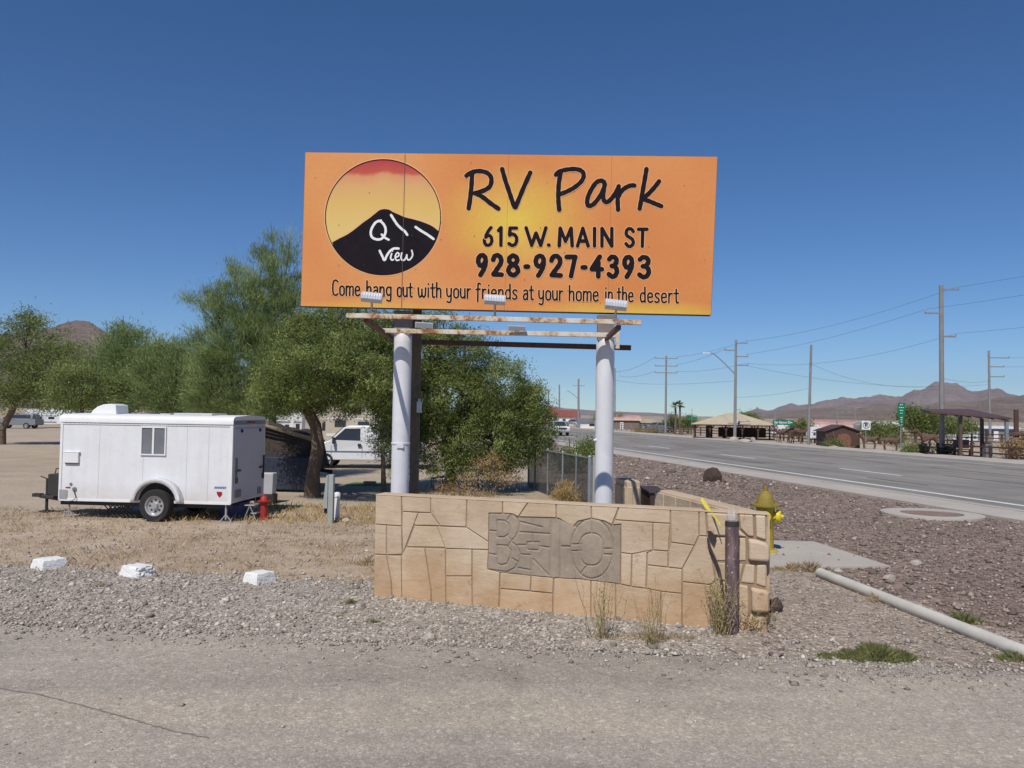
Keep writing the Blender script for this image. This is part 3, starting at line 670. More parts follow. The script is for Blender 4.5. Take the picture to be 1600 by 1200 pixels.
o = wchild(mb.build('screw_head', M['steel_dark']), bb); o['kind'] = 'stuff'

# posts
M['rust'] = NB('rusty_white_steel')
q = M['rust']; q.b.inputs['Roughness'].default_value = .75
f_ = q.noise(3.2, 6, .75, dist=.6); q.col(q.ramp(f_, [(.42, (.62, .58, .52)), (.52, (.55, .42, .28)), (.58, (.3, .13, .05)), (.7, (.18, .08, .04))])); q.bump(f_, .2, .004); M['rust'] = q.m
M['rust_dark'] = mat('rusty_brown_steel', (.13, .07, .05), .8, var=.35, scale=4, bump=.3, bscale=40)
M['grey_steel'] = mat('weathered_grey_steel', (.2, .17, .16), .7, var=.25, scale=4)
M['floodlight'] = mat('pale_lamp_housing', (.55, .56, .6), .45, .1, .1, 8)
M['lamp_glass'] = mat('lamp_glass', (.3, .33, .36), .1, var=.05)
M['brown_wood'] = mat('old_brown_post_wood', (.15, .115, .075), .9, var=.35, scale=3, bump=.5, bscale=40)
PX = []
for (xt, yt, xb, yb, Yd) in ((630, 519, 624.5, 770, 11.06), (946, 527, 943.2, 787, 10.74)):
    top = P(xt, yt, Yd); bt = P(xb, yb, Yd); d = (top - bt); ft = bt + d * ((-0.05 - bt.z) / d.z)
    r_ = .123; mb = MB(); n_ = 28
    mb.tube([ft, bt + d * .93, top - d.normalized() * .06, top + d.normalized() * .0], [r_, r_, r_, r_ * .72], n_)
    o = wchild(mb.build('post', M['white_pipe'], smooth=True), bb); PX.append((ft, top))
    mb = MB(); mb.box((top.x + .0, top.y, top.z + .12), (.22, .2, .34), math.atan2(su.y, su.x)); wchild(mb.build('upper_post', M['grey_steel']), bb)
ft, top = PX[0]; c = ft.lerp(top, (P(625, 690, 11.06).z) / top.z)
mb = MB(); mb.lathe([(.124, -.015), (.131, -.012), (.131, .012), (.124, .015)], 28, c); mb.box((c.x + .01, c.y - .135, c.z - .035), (.09, .012, .05)); wchild(mb.build('pipe_clamp', M['white_pipe'], smooth=True), bb)
ft, top = PX[1]; mb = MB(); cz = P(930, 688, 10.7); mb.tube([(cz.x - .02, cz.y, cz.z), (cz.x + .03, cz.y, cz.z + .01)], .018, 8); wchild(mb.build('conduit_stub', M['white_pipe']), bb)
def beam(mb, a, b, h, dpt):
    a, b = Vector(a), Vector(b); d = (b - a).normalized(); up_ = (Vector((0, 0, 1)) - d * d.z).normalized(); sd_ = d.cross(up_)
    vs = [x + up_ * (sh * h / 2) + sd_ * (ss_ * dpt / 2) for x in (a, b) for sh in (-1, 1) for ss_ in (-1, 1)]
    return mb.add(vs, [(0, 1, 3, 2), (4, 6, 7, 5), (0, 4, 5, 1), (2, 3, 7, 6), (0, 2, 6, 4), (1, 5, 7, 3)])
R1a, R1b = P(542, 493, 9.38), P(1002, 504, 9.12)
R2a, R2b = P(596, 516.5, 10.72), P(968, 524, 10.42)
R3a, R3b = P(645, 534, 12.0), P(986, 543.5, 11.7)
for a_, b_, h_, m_, l_ in ((R1a, R1b, .055, 'rust', 'front rail carrying the three sign lamps, white paint with rust'), (R2a, R2b, .06, 'rust', 'middle rail across the posts, mostly white paint'), (R3a, R3b, .075, 'rust_dark', 'rear rail, brown with rust')):
    mb = MB(); beam(mb, a_, b_, h_, .05); beam(mb, a_ + Vector((0, .03, h_ / 2 - .004)), b_ + Vector((0, .03, h_ / 2 - .004)), .008, .09); part_label(wchild(mb.build('rail', M[m_], bevel=.004), bb), l_)
mb = MB(); xl = -1.74
beam(mb, (xl, 9.42, R1a.z - .045), (xl - .0, 12.0, R3a.z - .0), .05, .05); wchild(mb.build('rail_arm', M['rust_dark']), bb)
mb = MB(); beam(mb, (1.22, 9.18, R1b.z - .05), (1.27, 11.75, R3b.z + .03), .05, .05); wchild(mb.build('rail_arm', M['rust_dark']), bb)
mb = MB(); p = P(965, 527, 10.38); mb.box(p, (.05, .04, .3)); wchild(mb.build('rusty_bracket', M['rust'], bevel=.004), bb)
def flood(px, py, Y, w, h, tilt, stem_to, backward=False, roll=0.06):
    c = P(px, py, Y); mb = MB(); prof = [(-.5, .12), (-.5, -.1), (-.38, -.42), (-.1, -.55), (.25, -.5), (.5, -.25), (.5, .12)]
    m = Matrix.Rotation(roll, 3, 'Y') @ Matrix.Rotation(tilt, 3, 'X')
    if backward: m = Matrix.Rotation(math.pi, 3, 'Z') @ m
    vs = []
    for sx in (-1, 1):
        for (zz, yy) in prof: vs.append(m @ Vector((sx * w / 2, yy * h * .9, zz * h)) + c)
    k = len(prof); mb.add(vs, [tuple(range(k)), tuple(reversed(range(k, 2 * k)))] + [(i, (i + 1) % k, k + (i + 1) % k, k + i) for i in range(k)])
    for i in range(8):
        x = -w / 2 + w * (i + .5) / 8
        mb.add([m @ Vector((x + e, yy * h * 1.02, zz * h * .9)) + c for e in (-.003, .003) for (zz, yy) in prof[1:6]], [(0, 1, 2, 3, 4), (9, 8, 7, 6, 5), (0, 5, 6, 1), (1, 6, 7, 2), (2, 7, 8, 3), (3, 8, 9, 4), (4, 9, 5, 0)])
    h_ = wchild(mb.build('floodlight', M['floodlight'], bevel=.003), bb)
    mb = MB(); vs = [m @ Vector((sx * w * .46, .13 * h, sz * h * .44)) + c for sx, sz in ((-1, -1), (1, -1), (1, 1), (-1, 1))]; mb.add(vs, [(0, 1, 2, 3)])
    g = mb.build('lamp_glass', M['lamp_glass']); g.parent = h_
    mb = MB(); mb.tube([c + Vector((0, -.02, -h * .5)), Vector((c.x, c.y, stem_to))], .013, 6); mb.box((c.x, c.y, stem_to + .01), (.07, .05, .03))
    s_ = mb.build('lamp_stem', M['grey_steel']); s_.parent = h_
flood(581.5, 465.5, 9.36, .245, .125, -.5, R1a.z + .02, roll=.09)
flood(773.5, 469, 9.25, .245, .12, -.5, R1a.z * .5 + R1b.z * .5 + .01, roll=.05)
flood(962, 477, 9.14, .25, .125, -.5, R1b.z + .02, roll=.1)
flood(662.5, 508.5, 10.52, .235, .075, -.3, R2a.z - .0, True, -.05)
flood(807.5, 513, 10.45, .235, .065, -.3, R2a.z * .5 + R2b.z * .5, True, -.02)
# wooden pole right behind the left post
wp = thing('wooden_pole', 'square brown wooden pole standing directly behind the left white billboard post', 'pole', (P(648, 700, 11.6).x, 11.6, 0))
mb = MB(); b0 = P(647.5, 770, 11.6); t0 = P(650, 500, 11.6); mb.box((0, 0, t0.z / 2 + .1), (.125, .125, t0.z + .2)); mb.build('pole_shaft', M['brown_wood'], wp, bevel=.008)
mb = MB(); mb.box((.065, -.09, P(652, 636, 11.5).z), (.07, .06, .16)); mb.tube([(.065, -.09, P(652, 636, 11.5).z + .08), (.065, -.09, P(652, 636, 11.5).z + .12)], .02, 8); mb.build('outlet_box', M['floodlight'], wp, bevel=.006)

# ------------------------------------------------------------------ carved stucco wall
WH = 1.21
q = NB('tan_stucco'); q.b.inputs['Roughness'].default_value = .92; q.b.inputs['Specular IOR Level'].default_value = .15
s_ = q.n('SeparateXYZ'); q.l(q.coord(True), s_.inputs[0])
n1 = q.noise(2.2, 5, .6, True); n2 = q.noise(9, 5, .65, True); n3 = q.noise(45, 4, .6, True)
mpp = q.n('Mapping'); mpp.inputs['Scale'].default_value = (2.2, 2.2, 9); q.l(q.coord(True), mpp.inputs['Vector']); n4 = q.noise(1.6, 5, .7, vec=mpp.outputs[0], dist=.7)
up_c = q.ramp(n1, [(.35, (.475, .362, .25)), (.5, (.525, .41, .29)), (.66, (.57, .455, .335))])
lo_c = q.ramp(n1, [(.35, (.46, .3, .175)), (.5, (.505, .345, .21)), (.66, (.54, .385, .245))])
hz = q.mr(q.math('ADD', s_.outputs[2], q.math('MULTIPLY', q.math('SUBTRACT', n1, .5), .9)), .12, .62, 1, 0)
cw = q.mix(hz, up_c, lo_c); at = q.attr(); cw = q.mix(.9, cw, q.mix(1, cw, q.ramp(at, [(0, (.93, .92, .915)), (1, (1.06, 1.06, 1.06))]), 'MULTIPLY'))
cw = q.mix(.5, cw, q.mix(1, cw, q.ramp(n4, [(.36, (.86, .84, .82)), (.5, (1, 1, 1)), (.65, (1.06, 1.06, 1.06))]), 'MULTIPLY'))
spt = q.ramp(q.noise(5.5, 5, .7, True, dist=.5), [(.3, (.72, .64, .56)), (.38, (1, 1, 1)), (.66, (1, 1, 1)), (.74, (1.1, 1.12, 1.14))]); cw = q.mix(1, cw, spt, 'MULTIPLY')
q.col(cw); q.bump(q.math('ADD', q.math('MULTIPLY', n4, .6), q.math('ADD', q.math('MULTIPLY', n2, .7), q.math('MULTIPLY', n3, .25))), .6, .016); M['stucco'] = q.m
M['joint'] = mat('stucco_joint', (.33, .23, .15), .95, var=.2, world=True)
M['patch'] = mat('grey_stucco_patch', (.32, .262, .2), .93, var=.2, scale=2.5, bump=.5, bscale=14, bdist=.01, world=True)
A0 = G(586.6, 772.8, WH); B0 = G(1198, 804, WH); wu = (B0 - A0); WL = wu.length; wu.normalize(); wn = Vector((wu.y, -wu.x, 0)); wo = Vector((A0.x, A0.y, 0)); wz = Vector((0, 0, 1))
fo = wo   # plane of the stone fronts; the core lies 2.2 cm behind
wl = thing('stucco_wall', 'low tan carved stucco wall in front of the billboard with a grey patch bearing letters', 'wall', ((A0.x + B0.x) / 2, (A0.y + B0.y) / 2, 0))
mb = MB(); mb.prism([(.0, -.06), (WL, -.06), (WL, WH - .006), (0, WH - .006)], fo, wu, wz, wn, -.24, -.014)
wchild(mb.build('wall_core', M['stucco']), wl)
mb = MB(); mb.prism([(.004, -.05), (WL - .004, -.05), (WL - .004, WH - .012), (.004, WH - .012)], fo, wu, wz, wn, -.0139, -.0118); wchild(mb.build('joint_bed', M['joint']), wl)
A_ = lambda x, y: (560 + .2125 * x, 760 + .2125 * y); B_ = lambda x, y: (880 + .2333 * x, 740 + .2333 * y)
def uv(p): w = onplane(p[0], p[1], fo, wn) - fo; return (w.dot(wu), w.z)
def stone(pts, kind='stone', proud=0.0, root=wl, m='stucco', bev=.003, inset=.0042):
    poly = [uv(p) for p in pts]; poly = [(max(0, x), max(-.06, min(WH, z))) for x, z in poly]
    poly = insetpoly(poly, inset)
    mb = MB(); mb.prism(poly, fo, wu, wz, wn, -.0145, proud + random.uniform(-.002, .002), inset=.004 + proud * .3)
    return wchild(mb.build(kind, M[m], bevel=bev), root)
a = lambda *L: [A_(*p) for p in L]; b = lambda *L: [B_(*p) for p in L]
T = -30  # top vertices are pushed above the wall and clamped to its height
stones_px = [
 a((118, T), (318, T), (318, 292), (118, 278)), a((118, 278), (205, 285), (205, 505), (110, 498)), a((205, 285), (318, 292), (322, 500), (205, 505)),
 a((105, 498), (205, 505), (240, 690), (245, 1100), (90, 1100)), a((205, 505), (315, 510), (315, 1100), (245, 1100), (240, 690)),
 a((318, T), (532, T), (532, 195), (322, 185)), a((322, 185), (440, 195), (330, 480), (318, 292)), a((440, 195), (532, 195), (600, 290), (418, 286), (405, 275)),
 a((532, T), (800, T), (792, 300), (600, 290), (532, 195)), a((410, 288), (575, 293), (640, 450), (350, 445)), a((575, 293), (792, 300), (958, 410), (958, 467), (640, 457)),
 a((800, T), (1062, T), (1060, 198), (960, 198), (958, 410), (792, 300)), a((1062, T), (1250, T), (1175, 225), (1130, 203), (1060, 198)), a((1250, T), (1455, T), (1455, 232), (1175, 225)),
 a((1455, T)) + b((190, T), (190, 300), (100, 320), (62, 362)) + a((1480, 240), (1455, 232)),
 a((345, 447), (487, 452), (535, 770), (530, 1100), (315, 1100), (315, 510)), a((487, 452), (640, 457), (640, 1100), (530, 1100), (535, 770)),
 a((640, 457), (835, 462), (835, 660), (640, 660)), a((640, 660), (835, 660), (835, 1100), (640, 1100)), a((835, 462), (958, 467), (950, 610), (1040, 632), (1030, 1100), (835, 1100)),
 a((1040, 632), (1270, 655), (1265, 770), (1040, 752)), a((1270, 655), (1437, 672), (1430, 787), (1265, 770)), a((1040, 752), (1430, 787), (1425, 1150), (1030, 1100)),
 a((1437, 672)) + b((95, 705), (185, 715), (185, 1100)) + a((1425, 1150)), b((185, 715), (350, 735), (350, 1150), (185, 1100)),
 b((190, T), (375, T), (325, 345), (280, 320), (190, 300)), b((375, T), (720, T), (718, 335), (600, 328), (345, 310)),
 b((345, 310), (600, 328), (600, 512), (460, 540), (385, 530), (385, 340), (328, 345)), b((600, 328), (718, 335), (705, 520), (600, 512)), b((720, T), (912, T), (910, 415), (880, 482), (720, 460)),
 b((720, 460), (880, 482), (797, 638), (702, 628), (705, 520)), b((385, 530), (460, 540), (455, 757), (383, 740)), b((460, 540), (600, 512), (562, 530), (555, 770), (455, 757)),
 b((562, 530), (600, 512), (705, 520), (702, 628), (562, 612)), b((562, 612), (702, 628), (797, 638), (795, 805), (655, 790), (555, 770)),
 b((910, 415), (965, 420), (1000, 590), (1020, 715), (985, 745), (797, 725), (797, 638), (880, 482)), b((912, T), (955, T), (965, 420), (910, 415)),
 b((350, 735), (455, 757), (555, 770), (655, 790), (650, 1200), (350, 1150)), b((655, 790), (795, 805), (795, 1200), (650, 1200)), b((797, 725), (985, 745), (990, 1250), (795, 1200)),
]
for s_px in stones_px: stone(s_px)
bulgy = [b((955, T), (1170, T), (1180, 370), (1235, 425), (965, 420)), b((1170, T), (1280, T), (1285, 430), (1235, 425), (1180, 370)), b((1280, T), (1364, T), (1366, 455), (1285, 430)),
 b((965, 420), (1228, 425), (1230, 590), (1180, 590), (1000, 590)), b((1228, 425), (1285, 430), (1366, 455), (1396, 485), (1396, 592), (1370, 600), (1230, 590)),
 b((1000, 590), (1215, 600), (1180, 735), (1020, 715)), b((1215, 600), (1290, 608), (1285, 745), (1180, 735)), b((1290, 608), (1366, 600), (1364, 770), (1285, 745)),
 b((1020, 715), (1180, 735), (1245, 748), (1250, 935), (1215, 1060), (1150, 1250), (985, 1250), (985, 745)), b((1245, 748), (1364, 770), (1392, 790), (1392, 940), (1250, 935)), b((1250, 935), (1355, 940), (1350, 1040), (1215, 1060))]
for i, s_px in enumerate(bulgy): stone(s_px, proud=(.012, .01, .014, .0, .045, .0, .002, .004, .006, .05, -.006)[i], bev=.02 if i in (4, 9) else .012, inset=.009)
# grey patch with carved lettering, grooves cut into a fine height field
grooves = [a((960, 198), (1060, 198), (1130, 203), (1165, 235), (1182, 280), (1176, 330), (1155, 370), (1120, 405), (1165, 440), (1187, 490), (1182, 550), (1150, 600), (1090, 630), (950, 610)),
 a((1020, 250), (1070, 250), (1105, 275), (1115, 312), (1105, 350), (1070, 375), (1020, 372), (1020, 250)), a((1020, 430), (1090, 435), (1120, 470), (1116, 520), (1090, 570), (1050, 578), (1020, 570), (1020, 430)),
 a((1095, 245), (1118, 212)), a((962, 325), (1020, 330)), a((960, 495), (1020, 505)), a((1130, 530), (1178, 560)), a((1125, 400), (1100, 365)), a((1100, 440), (1120, 405)),
 a((1185, 335), (1410, 350)), a((1280, 345), (1280, 410)), a((1170, 430), (1240, 430)), a((1240, 410), (1330, 410), (1325, 470), (1240, 465), (1240, 410)), a((1330, 440), (1410, 450)),
 a((1175, 600), (1262, 615)), a((1270, 470), (1270, 655)), a((1285, 535), (1400, 655)), a((1412, 235), (1412, 400), (1405, 655)), a((1484, 240), (1480, 672)), a((1484, 440), (1560, 446)),
 b((0, 488), (50, 488)), b((50, 475), (120, 472)), b((50, 520), (120, 516)), b((265, 502), (332, 505)), b((272, 540), (332, 543)), b((115, 672), (160, 615)), b((190, 300), (190, 400)),
 [B_(192 + 142 * math.cos(t), 503 + 200 * math.sin(t)) for t in [2 * math.pi * k / 40 for k in range(41)]],
 [B_(188 + 80 * math.copysign(abs(math.cos(t)) ** .8, math.cos(t)), 508 + 108 * math.copysign(abs(math.sin(t)) ** .8, math.sin(t))) for t in [2 * math.pi * k / 40 for k in range(41)]],
 a((1480, 240), (1600, 300)), a((1190, 260), (1350, 300)), a((1190, 500), (1262, 505))]
pbound = [uv(p) for p in a((960, 198), (1060, 198), (1130, 203), (1175, 225), (1455, 232), (1480, 240), (1600, 292)) + b((100, 320), (190, 300), (280, 320), (325, 345), (385, 340), (383, 740), (350, 735), (95, 705)) + a((1437, 672), (1270, 655), (1040, 632), (950, 610), (958, 410))]
pbound = insetpoly(pbound, .006)
pu = np.array([p[0] for p in pbound]); pv = np.array([p[1] for p in pbound]); st_ = .0065
us = np.arange(pu.min(), pu.max() + st_, st_); vs_ = np.arange(pv.min(), pv.max() + st_, st_); U, V_ = np.meshgrid(us, vs_)
dmin = np.full(U.shape, 9.0)
for gline in grooves:
    gp_ = [uv(p) for p in gline]
    for (x0, y0), (x1, y1) in zip(gp_[:-1], gp_[1:]):
        dx, dy = x1 - x0, y1 - y0; L2 = dx * dx + dy * dy + 1e-9
        t = np.clip(((U - x0) * dx + (V_ - y0) * dy) / L2, 0, 1); dmin = np.minimum(dmin, np.hypot(U - x0 - t * dx, V_ - y0 - t * dy))
H = -.0125 * np.clip((.0105 - dmin) / .007, 0, 1) + .0015 * np.sin(U * 37 + V_ * 11) * np.sin(V_ * 29 - U * 9) + RNG.normal(0, .0006, U.shape)
nr, nc = U.shape; Vx = (np.array(fo)[None, None] + np.array(wu)[None, None] * U[..., None] + np.array(wz)[None, None] * V_[..., None] + np.array(wn)[None, None] * H[..., None]).reshape(-1, 3)
idx = np.arange(nr * nc).reshape(nr, nc); Q = np.stack([idx[:-1, :-1], idx[:-1, 1:], idx[1:, 1:], idx[1:, :-1]], -1).reshape(-1, 4)
cu = (U[:-1, :-1] + st_ / 2).ravel(); cv = (V_[:-1, :-1] + st_ / 2).ravel(); Q = Q[inpoly(cu, cv, pbound)]
used = np.unique(Q); rem = np.zeros(nr * nc, int); rem[used] = np.arange(len(used))
o = npmesh('lettered_patch', Vx[used], rem[Q], RNG.uniform(0, 1, len(Q)), M['patch'], nv=4); wchild(o, wl); part_label(o, 'grey patch with large carved block letters')
# wall cap
mb = MB(); mb.prism([(-.004, -.252), (WL + .004, -.252), (WL + .004, .004), (-.004, .004)], Vector((fo.x, fo.y, 0)), wu, wn, wz, WH - .0055, WH + .006); wchild(mb.build('wall_cap', M['stucco'], bevel=.006), wl)
# the wing that runs back towards the road
def slab(plan, z0, z1, m, root, name='wall_core', bev=.01):
    mb = MB(); mb.prism(plan, Vector((0, 0, 0)), Vector((1, 0, 0)), Vector((0, 1, 0)), wz, z0, z1); return wchild(mb.build(name, m, bevel=bev), root)
w2 = thing('stucco_wing_wall', 'tan stucco side wall running back from the right end of the low wall toward the road', 'wall', (2.3, 9.6, 0))
Nn = B0 - wn * .0
I0, I1 = Vector((2.44, 8.43, 0)), Vector((1.935, 10.75, 0)); O0, O1 = Vector((2.685, 8.30, 0)), Vector((2.17, 10.81, 0))
slab([I0.to_2d(), I1.to_2d(), O1.to_2d(), O0.to_2d()], -.05, WH, M['stucco'], w2)
def facestones(p0, p1, root, xs, n_out, z0=.0, z1=WH - .01):
    d = (p1 - p0); L = d.length; d.normalize()
    for i in range(len(xs) - 1):
        cut = random.uniform(.35, .75)
        for (za, zb) in ((z0, cut), (cut, z1)):
            k = random.uniform(-.04, .04)
            poly = insetpoly([(xs[i] * L, za), (xs[i + 1] * L, za + k), (xs[i + 1] * L, zb), (xs[i] * L, zb)], .008)
            mb = MB(); mb.prism(poly, p0, d, wz, n_out, -.002, .02, .004); wchild(mb.build('stone', M['stucco'], bevel=.006), root)
di = (I1 - I0).normalized(); nin = Vector((-di.y, di.x, 0)); nin = nin if nin.x < 0 else -nin
facestones(I0, I1, w2, [.04, .3, .52, .7, .86, .99], nin)
facestones(O0, O1, w2, [.01, .2, .42, .6, .82, .99], -nin)
w3 = thing('stucco_pier', 'short tan stucco wall end standing behind the right billboard post', 'pier', (1.72, 11.6, 0))
slab([(1.575, 12.0), (1.64, 11.3), (1.83, 11.33), (1.86, 12.0)], -.05, 1.27, M['stucco'], w3)
facestones(Vector((1.64, 11.3, 0)), Vector((1.83, 11.33, 0)), w3, [.02, .5, .98], Vector((0, -1, 0)))
facestones(Vector((1.575, 12.0, 0)), Vector((1.64, 11.3, 0)), w3, [.02, .55, .98], Vector((-1, -.1, 0)).normalized())
M['brown_panel'] = mat('dark_brown_box', (.06, .032, .03), .6, var=.15)
w4 = thing('dark_box', 'dark brown box between the stucco pier and the side wall', 'cabinet', (2.06, 11.62, 0))
mb = MB(); mb.box((0, 0, .56), (.22, .85, 1.12)); mb.build('dark_box_body', M['brown_panel'], w4, bevel=.01)  # plain dark brown box filling the gap beside the pier
mb = MB(); mb.box((0, 0, 1.135), (.26, .9, .03)); mb.build('dark_box_top', M['brown_panel'], w4, bevel=.006)

# ------------------------------------------------------------------ post, tape, hydrant, pad, pipe, stones
q = NB('worn_maroon_paint'); q.b.inputs['Roughness'].default_value = .75
mpw = q.n('Mapping'); mpw.inputs['Scale'].default_value = (9, 9, 1.2); q.l(q.coord(), mpw.inputs['Vector']); stk = q.noise(2, 6, .75, vec=mpw.outputs[0]); chp = q.noise(28, 4, .7)
q.col(q.mix(q.mr(chp, .62, .66), q.ramp(stk, [(.34, (.07, .042, .045)), (.5, (.13, .08, .085)), (.66, (.23, .17, .165))]), (.42, .36, .33))); q.bump(q.math('ADD', stk, chp), .5, .006); M['maroon'] = q.m
M['plastic'] = mat('clear_scuffed_plastic', (.55, .53, .52), .3, var=.1)
M['tape'] = mat('yellow_caution_tape', (.62, .52, .05), .5, var=.1, scale=30)
M['collar_shadow_dark'] = mat('dark_collar_and_shadow', (.035, .03, .028), .8, var=.2)
pb = G(1143, 992); mp0 = thing('marker_post', 'maroon steel pipe post with torn plastic on top before the wall corner', 'post', pb)
ph = 2.2 - (815 - HOR(1143)) * pb.y / 1250
mb = MB(); mb.tube([(0, 0, -.05), (0, 0, ph)], .068, 20); mb.build('post_shaft', M['maroon'], mp0, smooth=True)
mb = MB(); mb.lathe([(.071, ph - .035), (.071, ph - .01), (.069, ph + .012), (.03, ph + .02)], 20); mb.build('post_collar', M['collar_shadow_dark'], mp0, smooth=True)
mb = MB(); nn_ = 14; vs = []
for i, (rr, zz) in enumerate(((.06, ph + .005), (.052, ph + .04), (.056, ph + .09), (.05, ph + .13))):
    for j in range(nn_):
        t = 2 * math.pi * j / nn_; r2 = rr * (1 + .12 * math.sin(j * 2.3 + i)); vs.append((r2 * math.cos(t), r2 * math.sin(t), zz + (random.uniform(-.03, .03) if i == 3 else 0)))
mb.add(vs, [(i * nn_ + j, i * nn_ + (j + 1) % nn_, (i + 1) * nn_ + (j + 1) % nn_, (i + 1) * nn_ + j) for i in range(3) for j in range(nn_)])
M['plastic'].node_tree.nodes['Principled BSDF'].inputs['Alpha'].default_value = .38
mb.build('torn_plastic', M['plastic'], mp0)
mb = MB()
pts = [P(1096, 779, 8.55), P(1103, 790, 8.5), P(1110, 800, 8.42), P(1118, 809, 8.3), P(1126, 821, 8.2)]
for i in range(len(pts) - 1):
    w0, w1_ = (.018, .024, .017, .01, .005)[i], (.018, .024, .017, .01, .005)[i + 1]; tw = Vector((.5, 0, .8))
    mb.add([pts[i] - tw * w0, pts[i] + tw * w0, pts[i + 1] + tw * w1_, pts[i + 1] - tw * w1_], [(0, 1, 2, 3)])
ctp = mb.build('caution_tape', M['tape']); tag(ctp, 'strip of yellow caution tape lying over the wall top beside the maroon post', 'tape')
sol = ctp.modifiers.new('s', 'SOLIDIFY'); sol.thickness = .003
mb = MB(); off = wn * .03  # shadow-like dark curve on the wall, modelled as a solid strip
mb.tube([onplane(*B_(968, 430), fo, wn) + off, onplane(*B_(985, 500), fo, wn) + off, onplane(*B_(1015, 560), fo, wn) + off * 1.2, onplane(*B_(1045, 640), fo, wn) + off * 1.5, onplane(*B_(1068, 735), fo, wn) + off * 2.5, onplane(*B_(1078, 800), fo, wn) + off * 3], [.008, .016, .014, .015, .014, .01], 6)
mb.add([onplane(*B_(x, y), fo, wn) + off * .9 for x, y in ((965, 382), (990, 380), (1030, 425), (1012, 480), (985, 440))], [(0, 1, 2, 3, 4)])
o = mb.build('shadow_strip', M['collar_shadow_dark']); tag(o, 'dark curved strip built as a shadow down the wall face to the maroon post', 'shadow strip')
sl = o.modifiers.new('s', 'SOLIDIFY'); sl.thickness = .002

M['hyd_yellow'] = mat('yellow_hydrant_paint', (.45, .33, .025), .62, var=.3, scale=7, bump=.3, bscale=30)
M['hyd_olive'] = mat('faded_olive_paint', (.27, .2, .035), .75, var=.35, scale=7, bump=.15, bscale=30)
M['hyd_red'] = mat('red_hydrant_paint', (.36, .025, .022), .6, var=.3, scale=6)
def hydrant(root, Hh, mb1, mb2, mcap, rad, n=24, arms=True):
    k = Hh
    b = MB(); b.lathe([(rad * 1.5, 0), (rad * 1.5, .05 * k), (rad * .95, .07 * k), (rad * .92, .55 * k), (rad * 1.05, .57 * k), (rad * 1.08, .7 * k)], n); b.build('barrel', mb1, root, smooth=True)
    b = MB(); b.lathe([(rad * 1.0, .701 * k), (rad * 1.75, .705 * k), (rad * 1.75, .735 * k), (rad * 1.1, .74 * k), (rad * 1.02, .80 * k), (rad * .8, .87 * k), (rad * .45, .92 * k), (rad * .3, .93 * k), (rad * .28, .99 * k), (rad * .1, 1.0 * k)], n)
    for i in range(8):
        t = i * math.pi / 4 + .2; b.lathe([(.013, .69 * k), (.013, .75 * k)], 6, (rad * 1.3 * math.cos(t), rad * 1.3 * math.sin(t), 0))
    b.build('bonnet', mb2, root, smooth=True)
    if arms:
        for ang, rr in ((R(-20), .62), (R(160), .55), (R(-110), .55)):
            m = Matrix.Rotation(ang, 3, 'Z') @ Matrix.Rotation(R(90), 3, 'Y')
            b = MB(); b.lathe([(rad * rr * .8, .0), (rad * rr * .8, rad * 1.2), (rad * rr * 1.25, rad * 1.22), (rad * rr * 1.3, rad * 1.6), (rad * rr * 1.1, rad * 1.75), (rad * .25, rad * 1.78), (rad * .2, rad * 2.05)], 18, (0, 0, .56 * k), m); b.build('nozzle_cap', mcap, root, smooth=True)
hb_ = G(1196, 865); hy = thing('fire_hydrant', 'yellow fire hydrant with faded olive bonnet behind the wall corner', 'fire hydrant', hb_)
M['cap_yellow'] = mat('bright_yellow_cap_paint', (.68, .54, .02), .5, var=.12, scale=7)
hydrant(hy, 2.2 - (759 - HOR(1196)) * hb_.y / 1250, M['hyd_yellow'], M['hyd_olive'], M['cap_yellow'], .135)
mb = MB(); mb.tube([(.1, -.1, .55), (.14, -.14, .45), (.12, -.12, .4), (.09, -.15, .5)], .006, 5); mb.build('cap_chain', M['steel_dark'], hy)
sheet('concrete_pad', [g2(1165, 849), g2(1205, 848), g2(1272, 850), g2(1392, 889), g2(1165, 892)], .045, M['concrete'], thick=1)
# round concrete collar near the kerb
mb = MB(); cpx, cpy = 9.7, 18.5; n_ = 40
vs = []
for (r_, z_) in ((1.08, -.02), (1.08, .06), (.66, .06), (.66, .0)):
    for j in range(n_): vs.append((cpx + r_ * math.cos(2 * math.pi * j / n_), cpy + r_ * .98 * math.sin(2 * math.pi * j / n_), z_))
mb.add(vs, [(i * n_ + j, i * n_ + (j + 1) % n_, (i + 1) * n_ + (j + 1) % n_, (i + 1) * n_ + j) for i in range(3) for j in range(n_)])
mh = thing('valve_collar', 'round flat concrete collar with rusty round cover set in the gravel beside the sidewalk', 'manhole', (cpx, cpy, 0))
wchild(mb.build('concrete_ring', M['concrete']), mh); mb = MB(); mb.lathe([(.64, -.02), (.64, .04), (.6, .045)], 36, (cpx, cpy, 0)); wchild(mb.build('cover', mat('rusty_iron_cover', (.24, .16, .125), .8, var=.2, bump=.4, bscale=30), None), mh)
# fallen pipe
M['pipe'] = mat('weathered_concrete_pipe', (.52, .5, .45), .85, var=.14, scale=3, bump=.4, bscale=35, world=True)
p0, p1 = G(1281, 895, .075), G(1645, 1038, .06); d_ = (p1 - p0)
pr = thing('concrete_pipe', 'long pale pipe lying on the gravel from the pad toward the right edge', 'pipe', p0)
mb = MB(); mb.tube([p0, p0 + d_ * .35, p0 + d_ * .7, p1, p1 + d_ * .5], [.068, .07, .07, .072, .07], 16); wchild(mb.build('pipe_shaft', M['pipe'], smooth=True), pr)
